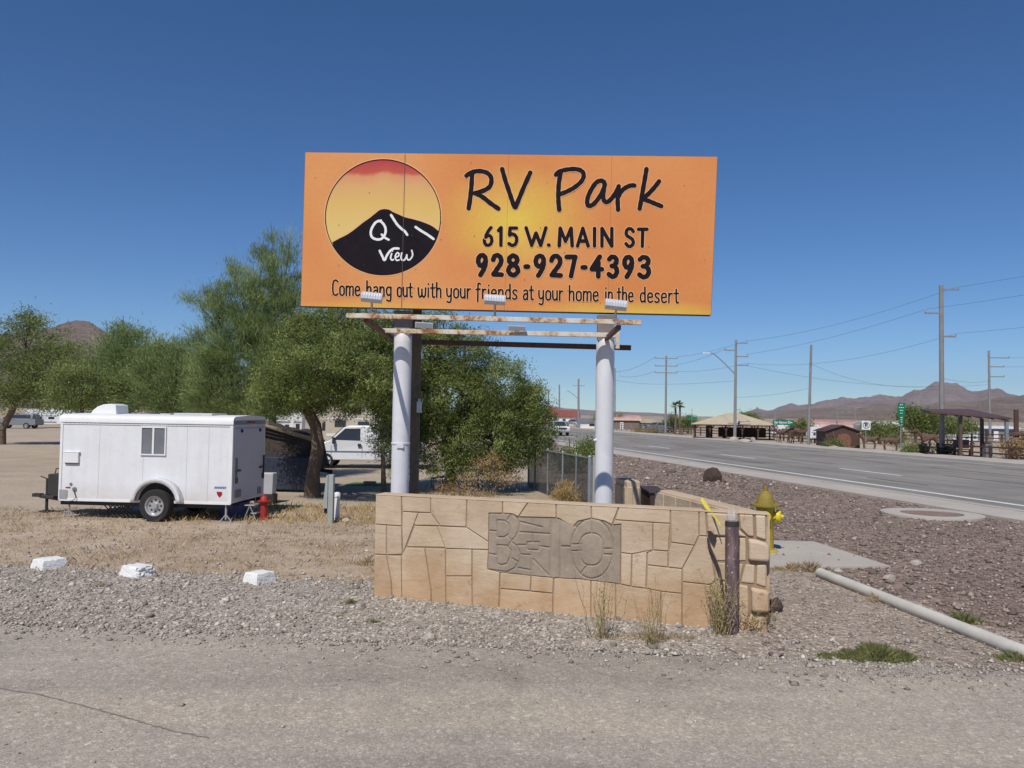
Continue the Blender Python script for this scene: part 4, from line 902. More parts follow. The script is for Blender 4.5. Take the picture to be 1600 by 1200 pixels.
# boulders and stones
M['darkrock'] = mat('dark_lava_rock', (.075, .05, .038), .95, var=.45, scale=3, bump=1.0, bscale=12, bdist=.03)
M['palerock'] = mat('pale_desert_stone', (.4, .35, .3), .9, var=.2, scale=5, bump=.5, bscale=25)
M['redrock'] = mat('brown_desert_rock', (.24, .16, .12), .95, var=.3, scale=4, bump=.6, bscale=18)
def rk(px, py, r, m, lab, sq=(1, .9, .7), seed=1, name='boulder', cat='rock'):
    g = G(px, py); mb = MB(); mb.rock((0, 0, 0), r, sq, seed=seed); o = mb.build(name, m); o.location = (g.x, g.y + r * sq[1] * .8, r * sq[2] * .62); tag(o, lab, cat); return o
rk(1116, 754, .36, M['darkrock'], 'large dark brown boulder on the gravel slope by the sidewalk', (1, .8, .95), 17)
rk(1140, 755, .2, M['redrock'], 'smaller reddish rock right of the large dark boulder', (1, .8, .55), 5)
rk(670, 1003, .075, M['palerock'], 'rounded pale stone at the gravel edge before the wall', (1.1, .9, .75), 6, 'stone')
rk(884, 960, .06, M['palerock'], 'fist-sized stone against the wall foot below the grey patch', (1, .8, .8), 8, 'stone')
rk(1041, 1019, .062, M['palerock'], 'small white stone on the lane edge left of the maroon post', (1, .9, .8), 9, 'stone')
rk(1210, 960, .16, M['darkrock'], 'dark rock standing in for the shadow at the foot of the wall corner', (.8, .7, .75), 12)  # added dark shape in place of the wall end's ground shadow
rk(1392, 910, .09, M['palerock'], 'pale stone on the gravel beyond the long pipe', (1.1, .8, .7), 13, 'stone')
rk(1312, 896, .07, M['palerock'], 'small pale stone near the upper end of the pipe', (1.1, .8, .6), 14, 'stone')
rk(1436, 885, .1, M['palerock'], 'pale rounded stone right of the pad corner', (1.1, .8, .55), 15, 'stone')
# white-painted concrete chunks
M['whitewash'] = mat('whitewashed_concrete', (.74, .74, .71), .85, var=.1, scale=5, bump=.7, bscale=22, bdist=.015, c2=(.82, .82, .8))
for i, (px, py, w_, l_, hgt, rz, lab) in enumerate(((65, 892, .34, .36, .15, -34, 'white-painted concrete block at far left of the gravel edge'), (205, 904, .37, .3, .15, -28, 'white-painted concrete block in the middle of the three, with a chipped right end'), (398, 915, .28, .33, .15, -32, 'white-painted concrete block nearest the stucco wall, the shortest'))):
    bm = bmesh.new(); bmesh.ops.create_cube(bm, size=1); bmesh.ops.subdivide_edges(bm, edges=bm.edges[:], cuts=7, use_grid_fill=True)
    for v in bm.verts:
        k = 1 - .18 * (v.co.z + .5); ch = .005
        v.co = Vector((v.co.x * w_ * k, v.co.y * l_ * k, v.co.z * hgt)) + Vector([random.uniform(-ch, ch) * .5 for _ in range(3)])
        e = max(abs(v.co.x) / w_, abs(v.co.y) / l_)
        if v.co.z > .06 and e > .37: v.co.z -= random.uniform(.0, .012)
        if i == 1 and v.co.x > w_ * .38: v.co.x -= random.uniform(0, .035)
    me = bpy.data.meshes.new('concrete_block'); bm.to_mesh(me); bm.free(); me.materials.append(M['whitewash'])
    o = bpy.data.objects.new('concrete_block', me); COL.objects.link(o); g = G(px, py); o.location = (g.x, g.y + .18, hgt / 2 - .01); o.rotation_euler = (0, 0, R(rz)); tag(o, lab, 'concrete block', 'white-painted blocks along the lane')
    bv = o.modifiers.new('b', 'BEVEL'); bv.width = .01; bv.segments = 1

# ------------------------------------------------------------------ weeds
M['weed'] = tintmat('dry_weed', [(0, (.2, .16, .07)), (.5, (.4, .33, .15)), (1, (.55, .47, .27))], .9, .2)
M['greenweed'] = tintmat('low_green_weed', [(0, (.09, .11, .035)), (.5, (.2, .22, .08)), (1, (.36, .33, .16))], .9, .25)
M['palestraw'] = M['straw']
def sprig(name, px, py, hgt, n, spread, lab, m='weed', cat='weed', leafy=8, group=None):
    g = G(px, py); root = thing(name, lab, cat, g, 0, group); mb = MB(); LX = []
    for i in range(n):
        a_ = random.uniform(0, 6.28); l_ = random.uniform(.1, 1) * spread; h_ = hgt * random.uniform(.45, 1)
        x0, y0 = random.gauss(0, spread * .25), random.gauss(0, spread * .25)
        p = [Vector((x0, y0, -.01))]; 
        for k in range(1, 6):
            t = k / 5; p.append(Vector((x0 + math.cos(a_) * l_ * t + random.gauss(0, .012), y0 + math.sin(a_) * l_ * t + random.gauss(0, .012), h_ * t)))
        mb.tube(p, [.0035, .003, .0026, .0022, .0018, .001], 3, False)
        for k in range(leafy):
            t = random.uniform(.1, 1); j = min(int(t * 5), 4); q_ = p[j].lerp(p[j + 1], t * 5 - j); LX.append(q_)
            if random.random() < .5:
                dd = Vector((random.gauss(0, .05), random.gauss(0, .05), random.uniform(.01, .07))); mb.tube([q_, q_ + dd], [.002, .001], 3, False); LX.append(q_ + dd)
    mb.build('stem', M[m], root)
    mb = MB()
    for c in LX:
        v = Vector((random.gauss(0, 1), random.gauss(0, 1), random.gauss(0, 1))).normalized() * random.uniform(.008, .018); w = v.orthogonal().normalized() * v.length * .4
        mb.add([c, c + v * .5 + w, c + v, c + v * .5 - w], [(0, 1, 2, 3)])
    mb.build('foliage', M[m], root); return root
sprig('weed', 935, 1000, .74, 26, .2, 'tall dry weed before the right end of the grey wall patch')
sprig('weed', 1020, 1010, .62, 20, .2, 'thin dry weed between the grey patch and the maroon post')
sprig('weed', 1128, 992, .66, 46, .22, 'dense dry weed tangled round the foot of the maroon post', leafy=12)
sprig('weed', 1172, 985, .34, 40, .25, 'bushy dry weed filling the gap under the wall corner', leafy=12)
def mound(name, px, py, rx, ry, h, n, lab, m, cat='weed', w=.005):
    g = G(px, py); root = thing(name, lab, cat, (g.x, g.y, 0)); a_ = RNG.uniform(0, 2 * np.pi, n); r_ = RNG.uniform(0, 1, n) ** .6
    X, Y = r_ * np.cos(a_) * rx, r_ * np.sin(a_) * ry; hh = h * (1 - .75 * r_ ** 2) * RNG.uniform(.45, 1.1, n)
    lump = .75 + .35 * np.sin(X * 9 / rx + 1) * np.cos(X * 4 / rx)
    blades('foliage', X, Y, hh * lump, m, .0, w, 1.0, parent=root, kind=None)
    mb = MB(); mb.tube([(0, 0, -.02), (0, 0, h * .4)], .01, 5); mb.build('stem', M['weed'], root); return root
mound('low_weed', 1366, 1030, .52, .2, .13, 16000, 'broad low green weed patch at the lane edge right of the wall', M['greenweed'])
mound('low_weed', 1288, 1030, .16, .1, .06, 900, 'small green weed at the left tip of the broad weed patch', M['greenweed'])
mound('low_weed', 1585, 1033, .3, .15, .09, 2500, 'yellow-green weed at the right edge of the lane', M['greenweed'])
mound('low_weed', 546, 944, .12, .08, .06, 900, 'small olive weed in the gravel left of the wall foot', M['greenweed'])
mound('low_weed', 531, 967, .08, .06, .05, 500, 'tiny weed in the gravel below the small olive weed', M['greenweed'])
mound('low_weed', 582, 974, .12, .06, .05, 600, 'tiny weed in the gravel nearest the wall foot', M['greenweed'])
mound('low_weed', 157, 917, .1, .07, .07, 500, 'grey weed in the gravel before the middle white block', M['straw'])
mound('dry_tuft', 1240, 893, .55, .12, .13, 2600, 'dry straw tuft along the front edge of the concrete pad', M['straw'])
mound('dry_tuft', 1266, 895, .14, .1, .17, 1800, 'taller brown tuft at the upper end of the pipe', M['straw'])
mound('dry_tuft', 1372, 942, .2, .1, .13, 1500, 'brown tuft halfway along the near side of the pipe', M['straw'])
mound('dry_tuft', 1500, 975, .35, .12, .14, 1500, 'sparse green and straw weeds over the middle of the pipe', M['greenweed'])
mound('dry_tuft', 1010, 998, .8, .15, .07, 2600, 'pale dry grass at the foot of the wall left of the post', M['straw'])
mound('dry_tuft', 575, 882, .25, .2, .12, 900, 'pale straw tuft at the left end of the stucco wall', M['straw'])

# ================================================================== PART 3: trees, trailer, vehicles on the left
M['bark'] = mat('mesquite_bark', (.165, .118, .082), .95, var=.35, scale=5, bump=.8, bscale=30, bdist=.01)
M['greenbark'] = mat('greenish_bark', (.13, .14, .075), .9, var=.3, scale=5, bump=.5, bscale=30)
M['leaf'] = tintmat('mesquite_leaf', [(0, (0.084, 0.114, 0.035)), (.35, (0.177, 0.224, 0.067)), (.75, (0.294, 0.353, 0.110)), (1, (0.450, 0.496, 0.189))], .75, .5)
M['leaf2'] = tintmat('palo_verde_leaf', [(0, (0.130, 0.180, 0.067)), (.5, (0.260, 0.338, 0.126)), (1, (0.434, 0.507, 0.215))], .75, .5)
M['leaf3'] = tintmat('olive_leaf', [(0, (0.109, 0.136, 0.050)), (.5, (0.219, 0.268, 0.090)), (1, (0.372, 0.427, 0.154))], .75, .45)
M['deadleaf'] = tintmat('dry_brush', [(0, (.18, .11, .06)), (.5, (.34, .23, .12)), (1, (.5, .38, .2))], .9, .15)
def foliage(lobes, ncl, nlf, lw, ll, spread, feather=False, shell=.55):
    """returns leaf quads (V, n) and clump centres, lobes = [(centre, (rx,ry,rz))]"""
    vol = np.array([r[0] * r[1] * r[2] for _, r in lobes]) ** .75; pr_ = vol / vol.sum()
    cl = []; ow = []
    for i, (c, r) in enumerate(lobes):
        k = max(3, int(ncl * pr_[i])); d = RNG.normal(size=(k, 3)); d /= np.linalg.norm(d, axis=1)[:, None]
        rad = (RNG.uniform(shell, 1.05, k) + RNG.exponential(.07, k))[:, None]; cl.append(np.array(c)[None] + d * rad * np.array(r)[None]); ow += [i] * k
    cl = np.concatenate(cl); ow = np.array(ow); n = len(cl) * nlf
    sp = spread * RNG.uniform(.6, 1.3, len(cl))
    cen = np.repeat(cl, nlf, 0); pos = cen + RNG.normal(size=(n, 3)) * np.repeat(sp, nlf)[:, None] * np.array([1, 1, .7])
    if feather:
        lc = np.array([lobes[i][0] for i in ow]); lr = np.array([lobes[i][1] for i in ow]); base = lc - np.stack([lr[:, 0] * 0, lr[:, 1] * 0, lr[:, 2] * 1.0], 1)
        dr = cl - base; dr /= np.linalg.norm(dr, axis=1)[:, None] + 1e-6; d = np.repeat(dr, nlf, 0) + RNG.normal(size=(n, 3)) * .42
    else: d = RNG.normal(size=(n, 3)) + np.repeat(RNG.normal(size=(len(cl), 3)) * 1.1 + np.array([0, 0, -.5]), nlf, 0)
    d /= np.linalg.norm(d, axis=1)[:, None]; s_ = np.cross(d, RNG.normal(size=(n, 3))); s_ /= np.linalg.norm(s_, axis=1)[:, None] + 1e-9
    L = (ll * RNG.uniform(.6, 1.4, n))[:, None]; Wd = (lw * RNG.uniform(.6, 1.4, n))[:, None]
    V = np.stack([pos - d * L / 2, pos + s_ * Wd / 2, pos + d * L / 2, pos - s_ * Wd / 2], 1).reshape(-1, 3)
    t = np.clip(np.repeat(RNG.uniform(.05, .95, len(cl)), nlf) + RNG.normal(0, .15, n), 0, 1)
    V[:, 2] = np.maximum(V[:, 2], .02)
    return V, t, cl, ow
def tree(name, label, Y, basepx, lobes_px, ncl, nlf, lw, ll, spread, m='leaf', trunk=None, tr=.12, feather=False, group=None, cat='tree', depthk=1.0, shell=.55, twigs=1.0, bark='bark'):
    k = Y / 1250.0; X0 = P(basepx, 700, Y).x; root = thing(name, label, cat, (X0, Y, 0), 0, group)
    lobes = []
    for (px, py, rx, ry, *dy) in lobes_px:
        c = P(px, py, Y + (dy[0] if dy else 0)); lobes.append(((c.x - X0, c.y - Y, c.z), (rx * k, min(rx, ry) * k * depthk, ry * k)))
    V, t, cl, ow = foliage(lobes, ncl, nlf, lw, ll, spread, feather, shell)
    o = npmesh('crown', V, np.arange(len(V)).reshape(-1, 4), t, M[m], root, nv=4)
    mb = MB(); tb = [Vector(p) for p in (trunk or [(0, 0, -.05), (.03, 0, .6), (-.02, 0, 1.3)])]
    if trunk and len(trunk[0]) == 2: tb = [P(p[0], p[1], Y) - Vector((X0, Y, 0)) for p in trunk]; tb[0].z = -.05
    mb.tube(tb, [tr * (1.25 if i == 0 else 1 - .35 * i / len(tb)) for i in range(len(tb))], 10)
    top = tb[-1]; limb = MB()
    for i, (c, r) in enumerate(lobes):
        c = Vector(c); st = top.lerp(tb[-2], random.uniform(0, .6)); 
        mid = st.lerp(c, .5) + Vector((random.gauss(0, .12), random.gauss(0, .12), -abs(random.gauss(0, .15)) * (c - st).length * .3)); r0_ = tr * .5 * min(1, (r[0] + r[2]) / 1.8)
        limb.tube([st, mid, c, c.lerp(mid, -.35)], [r0_, r0_ * .7, r0_ * .45, r0_ * .2], 6)
        mine = [Vector(cl[j]) for j in range(len(cl)) if ow[j] == i]; random.shuffle(mine)
        for e in mine[:int(min(len(mine), 16) * twigs)]:
            a_ = mid.lerp(c, random.uniform(0.2, 1)); m_ = a_.lerp(e, .55) + Vector([random.gauss(0, .07) for _ in range(3)])
            limb.tube([a_, m_, e + (e - m_) * .25], [r0_ * .3, r0_ * .18, r0_ * .05], 4, False)
    mb.build('trunk', M[bark], root, smooth=True); limb.build('limbs', M[bark], root, smooth=True)
    return root
tree('mesquite_tree', 'broad leafy mesquite with a leaning trunk between the white trailer and the billboard', 20.5, 490,
     [(520, 545, 85, 60), (462, 592, 60, 52), (572, 565, 60, 62), (500, 600, 70, 40), (552, 622, 55, 30, .5), (440, 615, 42, 36), (525, 505, 55, 35), (600, 600, 36, 45), (590, 520, 44, 36), (480, 540, 50, 40), (500, 570, 60, 45, -2.2), (560, 590, 50, 40, -2.2), (455, 600, 45, 32, -1.8)], 1050, 105, .022, .09, .15, 'leaf',
     [(488, 785), (489, 740), (497, 700), (493, 665), (480, 640), (486, 620)], .185)
tree('mesquite_tree', 'dense rounded mesquite drooping to the ground between the billboard posts', 22.5, 700,
     [(665, 560, 45, 48), (725, 560, 60, 45), (700, 620, 75, 60), (775, 610, 55, 55), (810, 655, 46, 50), (765, 680, 70, 55), (690, 695, 50, 50), (645, 640, 45, 70), (840, 680, 30, 36), (665, 515, 55, 28), (745, 722, 50, 28), (622, 690, 26, 55), (830, 630, 30, 30), (605, 620, 30, 60), (800, 710, 40, 25), (600, 540, 40, 40)], 1500, 100, .022, .09, .15, 'leaf',
     [(700, 768), (705, 740), (696, 700), (700, 650)], .16)
tree('palo_verde_tree', 'tall feathery palo verde rising behind the rear of the white trailer', 25, 430,
     [(392, 470, 40, 60), (348, 480, 30, 45), (428, 430, 20, 50), (375, 530, 65, 50), (322, 560, 32, 50), (430, 530, 55, 60), (390, 605, 95, 50), (452, 470, 26, 60), (325, 605, 40, 45), (362, 425, 12, 30), (300, 470, 18, 9), (450, 400, 12, 40), (410, 395, 10, 26), (425, 380, 7, 22)], 640, 100, .014, .24, .17, 'leaf2',
     [(430, 775), (432, 720), (425, 650), (430, 600), (425, 560)], .14, True, shell=.25, twigs=1.6, bark='greenbark')
# dead twigs on the upper left of the palo verde
gT = 'line of bushy trees behind the white trailer'
tree('bushy_tree', 'darkest bushy tree at the far left edge, with a dark leaning trunk', 46, 40, [(40, 540, 60, 45), (85, 578, 50, 45), (15, 595, 60, 48), (70, 612, 60, 34), (110, 605, 45, 36), (45, 505, 25, 20), (110, 560, 30, 25)], 460, 85, .05, .15, .36, 'leaf3', [(2, 695), (4, 670), (20, 640), (35, 600)], .2, group=gT, shell=.4)
tree('bushy_tree', 'light green feathery tree just right of the darkest tree, above the roof vent', 42, 190, [(200, 548, 45, 36), (155, 600, 45, 38), (225, 590, 50, 45), (185, 612, 62, 32), (192, 520, 18, 16), (140, 618, 30, 22)], 520, 95, .03, .24, .34, 'leaf2', None, .2, True, group=gT, shell=.3)
tree('bushy_tree', 'feathery tree in the gap above the middle of the trailer roof', 40, 285, [(285, 580, 45, 45), (250, 600, 45, 45), (320, 600, 40, 45), (290, 630, 70, 35), (270, 548, 22, 22), (240, 560, 40, 30), (345, 580, 30, 40)], 560, 95, .028, .22, .32, 'leaf2', None, .2, True, group=gT, shell=.3)
tree('bushy_tree', 'dark lower tree standing behind the camper and palo verde', 38, 400, [(370, 620, 60, 35), (430, 610, 50, 40), (340, 640, 40, 22)], 200, 80, .045, .13, .32, 'leaf3', None, .18, group=gT)
tree('small_tree', 'slim dark tree with its trunk at the left side of the front trailer corner', 36, 128, [(120, 600, 40, 40), (105, 620, 24, 14), (130, 612, 28, 22)], 140, 75, .045, .12, .3, 'leaf3', [(126, 690), (130, 650), (125, 620)], .1)
tree('dry_bush', 'orange dry bush under the rounded mesquite near the fence', 21.5, 770, [(765, 728, 18, 20), (785, 748, 24, 12), (740, 750, 20, 9)], 50, 50, .02, .07, .13, 'deadleaf', [(0, 0, 0), (0, 0, .2)], .02, cat='bush')
tree('dry_bush', 'golden dry bush growing at the foot of the chain-link fence', 19.2, 880, [(880, 776, 17, 18), (893, 785, 14, 12)], 50, 70, .012, .1, .09, 'strawgold', [(0, 0, 0), (0, 0, .2)], .015, True, cat='bush')
tree('dry_bush', 'pale dead brush heaped on the ground behind the wall', 20.5, 700, [(690, 768, 40, 8), (740, 770, 40, 7)], 40, 40, .014, .12, .12, 'deadleaf', [(0, 0, 0), (0, 0, .1)], .012, cat='bush')
tree('silver_bush', 'pale silvery bush hanging beside the left billboard post over the van', 21, 598, [(596, 680, 20, 28), (600, 640, 18, 25)], 45, 60, .025, .06, .13, 'leaf2', [(600, 770), (599, 740), (598, 700)], .07, cat='bush')

# ---- the white cargo trailer
q = NB('chalky_white_trailer_skin'); q.b.inputs['Roughness'].default_value = .42
mpw = q.n('Mapping'); mpw.inputs['Scale'].default_value = (5, 5, .5); q.l(q.coord(), mpw.inputs['Vector']); stk = q.noise(1.5, 5, .65, vec=mpw.outputs[0])
s_ = q.n('SeparateXYZ'); q.l(q.coord(), s_.inputs[0]); low = q.mr(q.math('ADD', s_.outputs[2], q.math('MULTIPLY', q.noise(4, 4, .6), .5)), .55, 1.0, .55, 0)
cwp = q.ramp(stk, [(.3, (.685, .69, .7)), (.5, (.72, .73, .75)), (.66, (.74, .75, .78))])
q.col(q.mix(low, cwp, (.52, .48, .43))); q.bump(q.math('ADD', q.noise(1.6, 3, .5), q.math('MULTIPLY', q.noise(7, 2, .5), .2)), .45, .05); M['trailer_white'] = q.m
M['trim_white'] = mat('white_trim', (.76, .76, .76), .45, var=.04)
M['rubber'] = mat('tyre_rubber', (.022, .021, .02), .9, var=.2)
M['steel'] = mat('bare_wheel_steel', (.5, .5, .5), .4, .6, .1)
M['rear_shade_grey'] = mat('rear_door_shade_grey', (.5, .5, .53), .5, var=.06, scale=2)
M['darkglass'] = mat('dark_window_glass', (.035, .04, .05), .12, var=.05, spec=.6)
M['screen'] = mat('grey_window_screen', (.17, .18, .2), .5, var=.15, scale=3)
M['dark_steel'] = mat('black_trailer_steel', (.035, .032, .03), .7, var=.2)
M['redlens'] = mat('red_lamp_lens', (.35, .01, .01), .3, var=.05)
def wheel(parent, x, y, r, w, near=-1, name='wheel'):
    m = Matrix.Rotation(R(90), 3, 'X')
    h = bpy.data.objects.new(name, None)
    mb = MB(); mb.lathe([(r * .62, -w / 2), (r * .93, -w / 2), (r, -w * .36), (r, w * .36), (r * .93, w / 2), (r * .62, w / 2)], 28, (x, y, r), m, True)
    t = mb.build(name, M['rubber'], parent, smooth=True)
    mb = MB(); mb.lathe([(r * .63, -w * .5), (r * .63, -w * .46), (r * .56, -w * .43), (r * .5, -w * .2), (r * .2, -w * .2), (r * .17, -w * .45), (r * .02, -w * .47)] if near < 0 else [(r * .63, w * .5), (r * .63, w * .46), (r * .56, w * .43), (r * .5, w * .2), (r * .2, w * .2), (r * .17, w * .45), (r * .02, w * .47)], 28, (x, y, r), m, False, True)
    mb.build('rim', M['steel'], t, smooth=True)
    mb = MB()
    for i in range(8):
        a_ = i * math.pi / 4; mb.box((x + r * .36 * math.cos(a_), y - near * w * .215, r + r * .36 * math.sin(a_)), (.035, .012, .035))
    mb.build('rim_hole', M['dark_steel'], t); return t
yaw = R(-5); rc = Vector((-5.42, 15.6, 0)); off_ = Matrix.Rotation(yaw, 3, 'Z') @ Vector((-1.76, .78, 0))
tl = thing('cargo_trailer', 'white enclosed cargo trailer with a small window and white rear door coloured grey as shade on dry grass', 'trailer', rc + off_, yaw)
HX, HY = 1.76, .78; zb, zt = .37, 1.9
def boxp(mb, x0, x1, y0, y1, z0, z1): return mb.box(((x0 + x1) / 2, (y0 + y1) / 2, (z0 + z1) / 2), (x1 - x0, y1 - y0, z1 - z0))
mb = MB(); boxp(mb, -HX, HX, -HY, HY, zb, zt); mb.build('body', M['trailer_white'], tl, bevel=.012)
mb = MB(); prof = [(-.81, 1.905), (-.81, 1.985), (-.78, 2.03), (-.71, 2.06), (0, 2.085), (.71, 2.06), (.78, 2.03), (.81, 1.985), (.81, 1.905)]
n_ = len(prof); vs = []
for xx, k in ((-HX - .06, .93), (-HX - .04, .985), (-HX + .05, 1.0), (HX + .02, 1.0)): vs += [(xx, y * k if k < 1 else y, 1.905 + (z - 1.905) * (.6 if k < .95 else 1)) for y, z in prof]
mb.add(vs, [tuple(range(n_)), tuple(reversed(range(3 * n_, 4 * n_)))] + [(i * n_ + j, i * n_ + (j + 1) % n_, (i + 1) * n_ + (j + 1) % n_, (i + 1) * n_ + j) for i in range(3) for j in range(n_)])
mb.build('roof', M['trim_white'], tl, smooth=True)
mb = MB(); boxp(mb, -HX - .005, HX, -HY - .014, -HY - .001, 1.865, 1.9); boxp(mb, -HX, HX, -HY - .012, -HY - .001, zb - .02, zb + .03); mb.build('side_trim', M['trim_white'], tl, bevel=.003)
for q_ in ((HX - .05, HX + .012, -HY - .016, -HY + .05), (HX - .05, HX + .012, HY - .05, HY + .016), (-HX - .012, -HX + .04, -HY - .016, -HY + .04)):
    mb = MB(); boxp(mb, *q_, zb, 1.9); mb.build('corner_post', M['trim_white'], tl, bevel=.004)
mb = MB(); 
for x in (-.96, -.05, .84, 1.28): boxp(mb, x, x + .006, -HY - .003, -HY - .0005, zb + .03, 1.86)
mb.build('skin_seam', M['rear_shade_grey'], tl)
mb = MB()
for i in range(40):
    x = -HX + .1 + i * .088; boxp(mb, x, x + .008, -HY - .018, -HY - .014, 1.878, 1.886)
o = mb.build('rivet', M['screen'], tl); o['kind'] = 'stuff'
mb = MB(); boxp(mb, -HX + .01, -HX + .17, -HY - .019, -HY - .002, zb + .02, zb + .2); mb.build('stone_guard', M['steel'], tl)
# window
wx, wz_ = -.04 - .03, 1.56
fr = MB(); wx = (242 - 228) / 79 - 1.76 + 1.55; wx = .16
for (x0, x1, z0, z1) in ((-.26, .26, .255, .28), (-.26, .26, -.28, -.255), (-.26, -.235, -.254, .254), (.235, .26, -.254, .254), (-.02, .02, -.254, .254)): boxp(fr, wx + x0, wx + x1, -HY - .03, -HY - .002, wz_ + z0, wz_ + z1)
f_ = fr.build('window', M['trim_white'], tl, bevel=.003)
for s_ in (-1, 1):
    mb = MB(); boxp(mb, wx + (.022 if s_ > 0 else -.233), wx + (.233 if s_ > 0 else -.022), -HY - .012, -HY - .003, wz_ - .253, wz_ + .253); mb.build('pane', M['screen'], f_)
mb = MB(); boxp(mb, -1.66, -1.36, -HY - .05, -HY - .001, 1.1, 1.3); boxp(mb, -1.68, -1.34, -HY - .055, -HY - .001, 1.3, 1.325); mb.build('vent_cover', M['trim_white'], tl, bevel=.01)
mb = MB(); boxp(mb, -1.64, -1.38, -HY - .03, -HY - .001, 1.075, 1.098); mb.build('vent_louvre', M['screen'], tl)
mb = MB(); boxp(mb, -1.63, -1.53, -HY - .006, -HY - .001, .6, .625); boxp(mb, 1.47, 1.56, -HY - .006, -HY - .001, .575, .6); mb.build('side_marker', M['redlens'], tl)
mb = MB(); mb.lathe([(.03, 0), (.03, .01)], 12, (-1.52, -HY - .001, .68), Matrix.Rotation(R(90), 3, 'X')); mb.lathe([(.045, 0), (.045, .015)], 12, (-1.44, -HY - .001, .58), Matrix.Rotation(R(90), 3, 'X')); mb.build('power_inlet', M['screen'], tl)
mb = MB(); mb.tube([(-1.44, -HY - .02, .57), (-1.42, -HY - .03, .5), (-1.38, -HY - .04, .42), (-1.44, -HY - .06, .36), (-1.6, -HY - .06, .34)], .008, 5); mb.build('power_cord', M['dark_steel'], tl)
# emblem: small red shield and blue slanted badge
M['blue'] = mat('blue_badge', (.05, .12, .4), .4, var=.05)
mb = MB(); sx, sz = 1.53, .545
mb.add([(sx + x, -HY - .005, sz + z) for x, z in ((-.05, .05), (.05, .05), (.05, -.0), (.0, -.06), (-.05, -.0))], [(0, 1, 2, 3, 4)]); mb.build('shield_badge', M['redlens'], tl)
mb = MB()
for i in range(7):
    x = 1.42 + i * .034; mb.add([(x, -HY - .005, .66), (x + .022, -HY - .005, .66), (x + .034, -HY - .005, .7), (x + .012, -HY - .005, .7)], [(0, 1, 2, 3)])
mb.build('blue_badge', M['blue'], tl)
# fender
mb = MB(); wxc = .31; seg = 14; ro, ri = .475, .4
vs = []
for i in range(seg + 1):
    a_ = math.pi * i / seg
    for rr, yy in ((ro, -HY - .17), (ro, -HY - .002), (ri, -HY - .17)): vs.append((wxc + rr * math.cos(a_) * 1.06, yy, .37 + rr * math.sin(a_) * .98))
fs = []
for i in range(seg):
    b_ = i * 3; fs += [(b_, b_ + 3, b_ + 4, b_ + 1), (b_ + 2, b_ + 5, b_ + 3, b_)]
mb.add(vs, fs); o = mb.build('fender', M['trim_white'], tl, smooth=True); sl = o.modifiers.new('s', 'SOLIDIFY'); sl.thickness = .01
mb = MB(); pts = [(wxc + ri * 1.06 * math.cos(math.pi * i / 14), -HY - .004, .37 + ri * .98 * math.sin(math.pi * i / 14)) for i in range(15)]; mb.add(pts, [tuple(range(15))]); mb.build('wheel_well', M['dark_steel'], tl)
wheel(tl, wxc, -HY - .09, .315, .2, 1); wheel(tl, wxc, HY - .0, .315, .2, -1)
mb = MB(); boxp(mb, -HX - .0, HX, -HY + .05, -HY + .11, zb - .1, zb - .021); boxp(mb, -HX, HX, HY - .11, HY - .05, zb - .1, zb - .021); mb.tube([(wxc, -.65, .3), (wxc, .7, .3)], .035, 8)
for x in (-1.3, -.5, .9, 1.5): boxp(mb, x, x + .06, -HY + .12, HY - .12, zb - .09, zb - .03)
mb.build('chassis', M['dark_steel'], tl)
mb = MB(); mb.tube([(-HX - .0, -.35, .3), (-HX - .95, 0, .34)], .04, 6); mb.tube([(-HX, .35, .3), (-HX - .95, 0, .34)], .04, 6); mb.box((-HX - 1.0, 0, .36), (.18, .12, .07)); mb.tube([(-HX - .8, 0, .04), (-HX - .8, 0, .7)], .03, 8); mb.box((-HX - .8, 0, .03), (.2, .2, .03)); mb.tube([(-HX - .8, 0, .7), (-HX - .95, 0, .75)], .012, 6); mb.build('tongue', M['dark_steel'], tl)
mb = MB(); mb.box((-HX - .3, -.1, .62), (.5, .5, .42)); mb.build('tongue_box', M['dark_steel'], tl, bevel=.01)
mb = MB(); mb.tube([(-HX - .5, -.2, .84), (-HX - .48, -.2, .93), (-HX - .3, -.2, .94), (-HX - .26, -.2, .84)], .012, 6); mb.build('box_handle', M['dark_steel'], tl)
for (x, y) in ((-HX + .15, -HY + .1), (HX - .12, -HY + .06), (HX - .12, HY - .1)):
    mb = MB(); mb.tube([(x, y, zb - .02), (x, y, .06)], .022, 6); mb.tube([(x - .12, y, .01), (x, y, .16), (x + .12, y, .01)], .016, 5); mb.box((x, y, .012), (.26, .12, .02)); mb.build('stabilizer_jack', M['steel'], tl)
# lattice skirt under the front half
mb = MB()
for i in range(-6, 14):
    for sg in (1, -1):
        x0 = -1.0 + i * .09; pA, pB = [x0, .03], [x0 + .3, .33]
        if sg < 0: pA, pB = [x0, .33], [x0 + .3, .03]
        if pA[0] > -1.05 and pB[0] < -.18: beam(mb, (pA[0], -HY + .2 + .012 * sg, pA[1]), (pB[0], -HY + .2 + .012 * sg, pB[1]), .022, .008)
beam(mb, (-1.05, -HY + .2, .35), (-.15, -HY + .2, .35), .05, .03)
o = mb.build('lattice_skirt', M['dark_steel'], tl); o['kind'] = 'stuff'
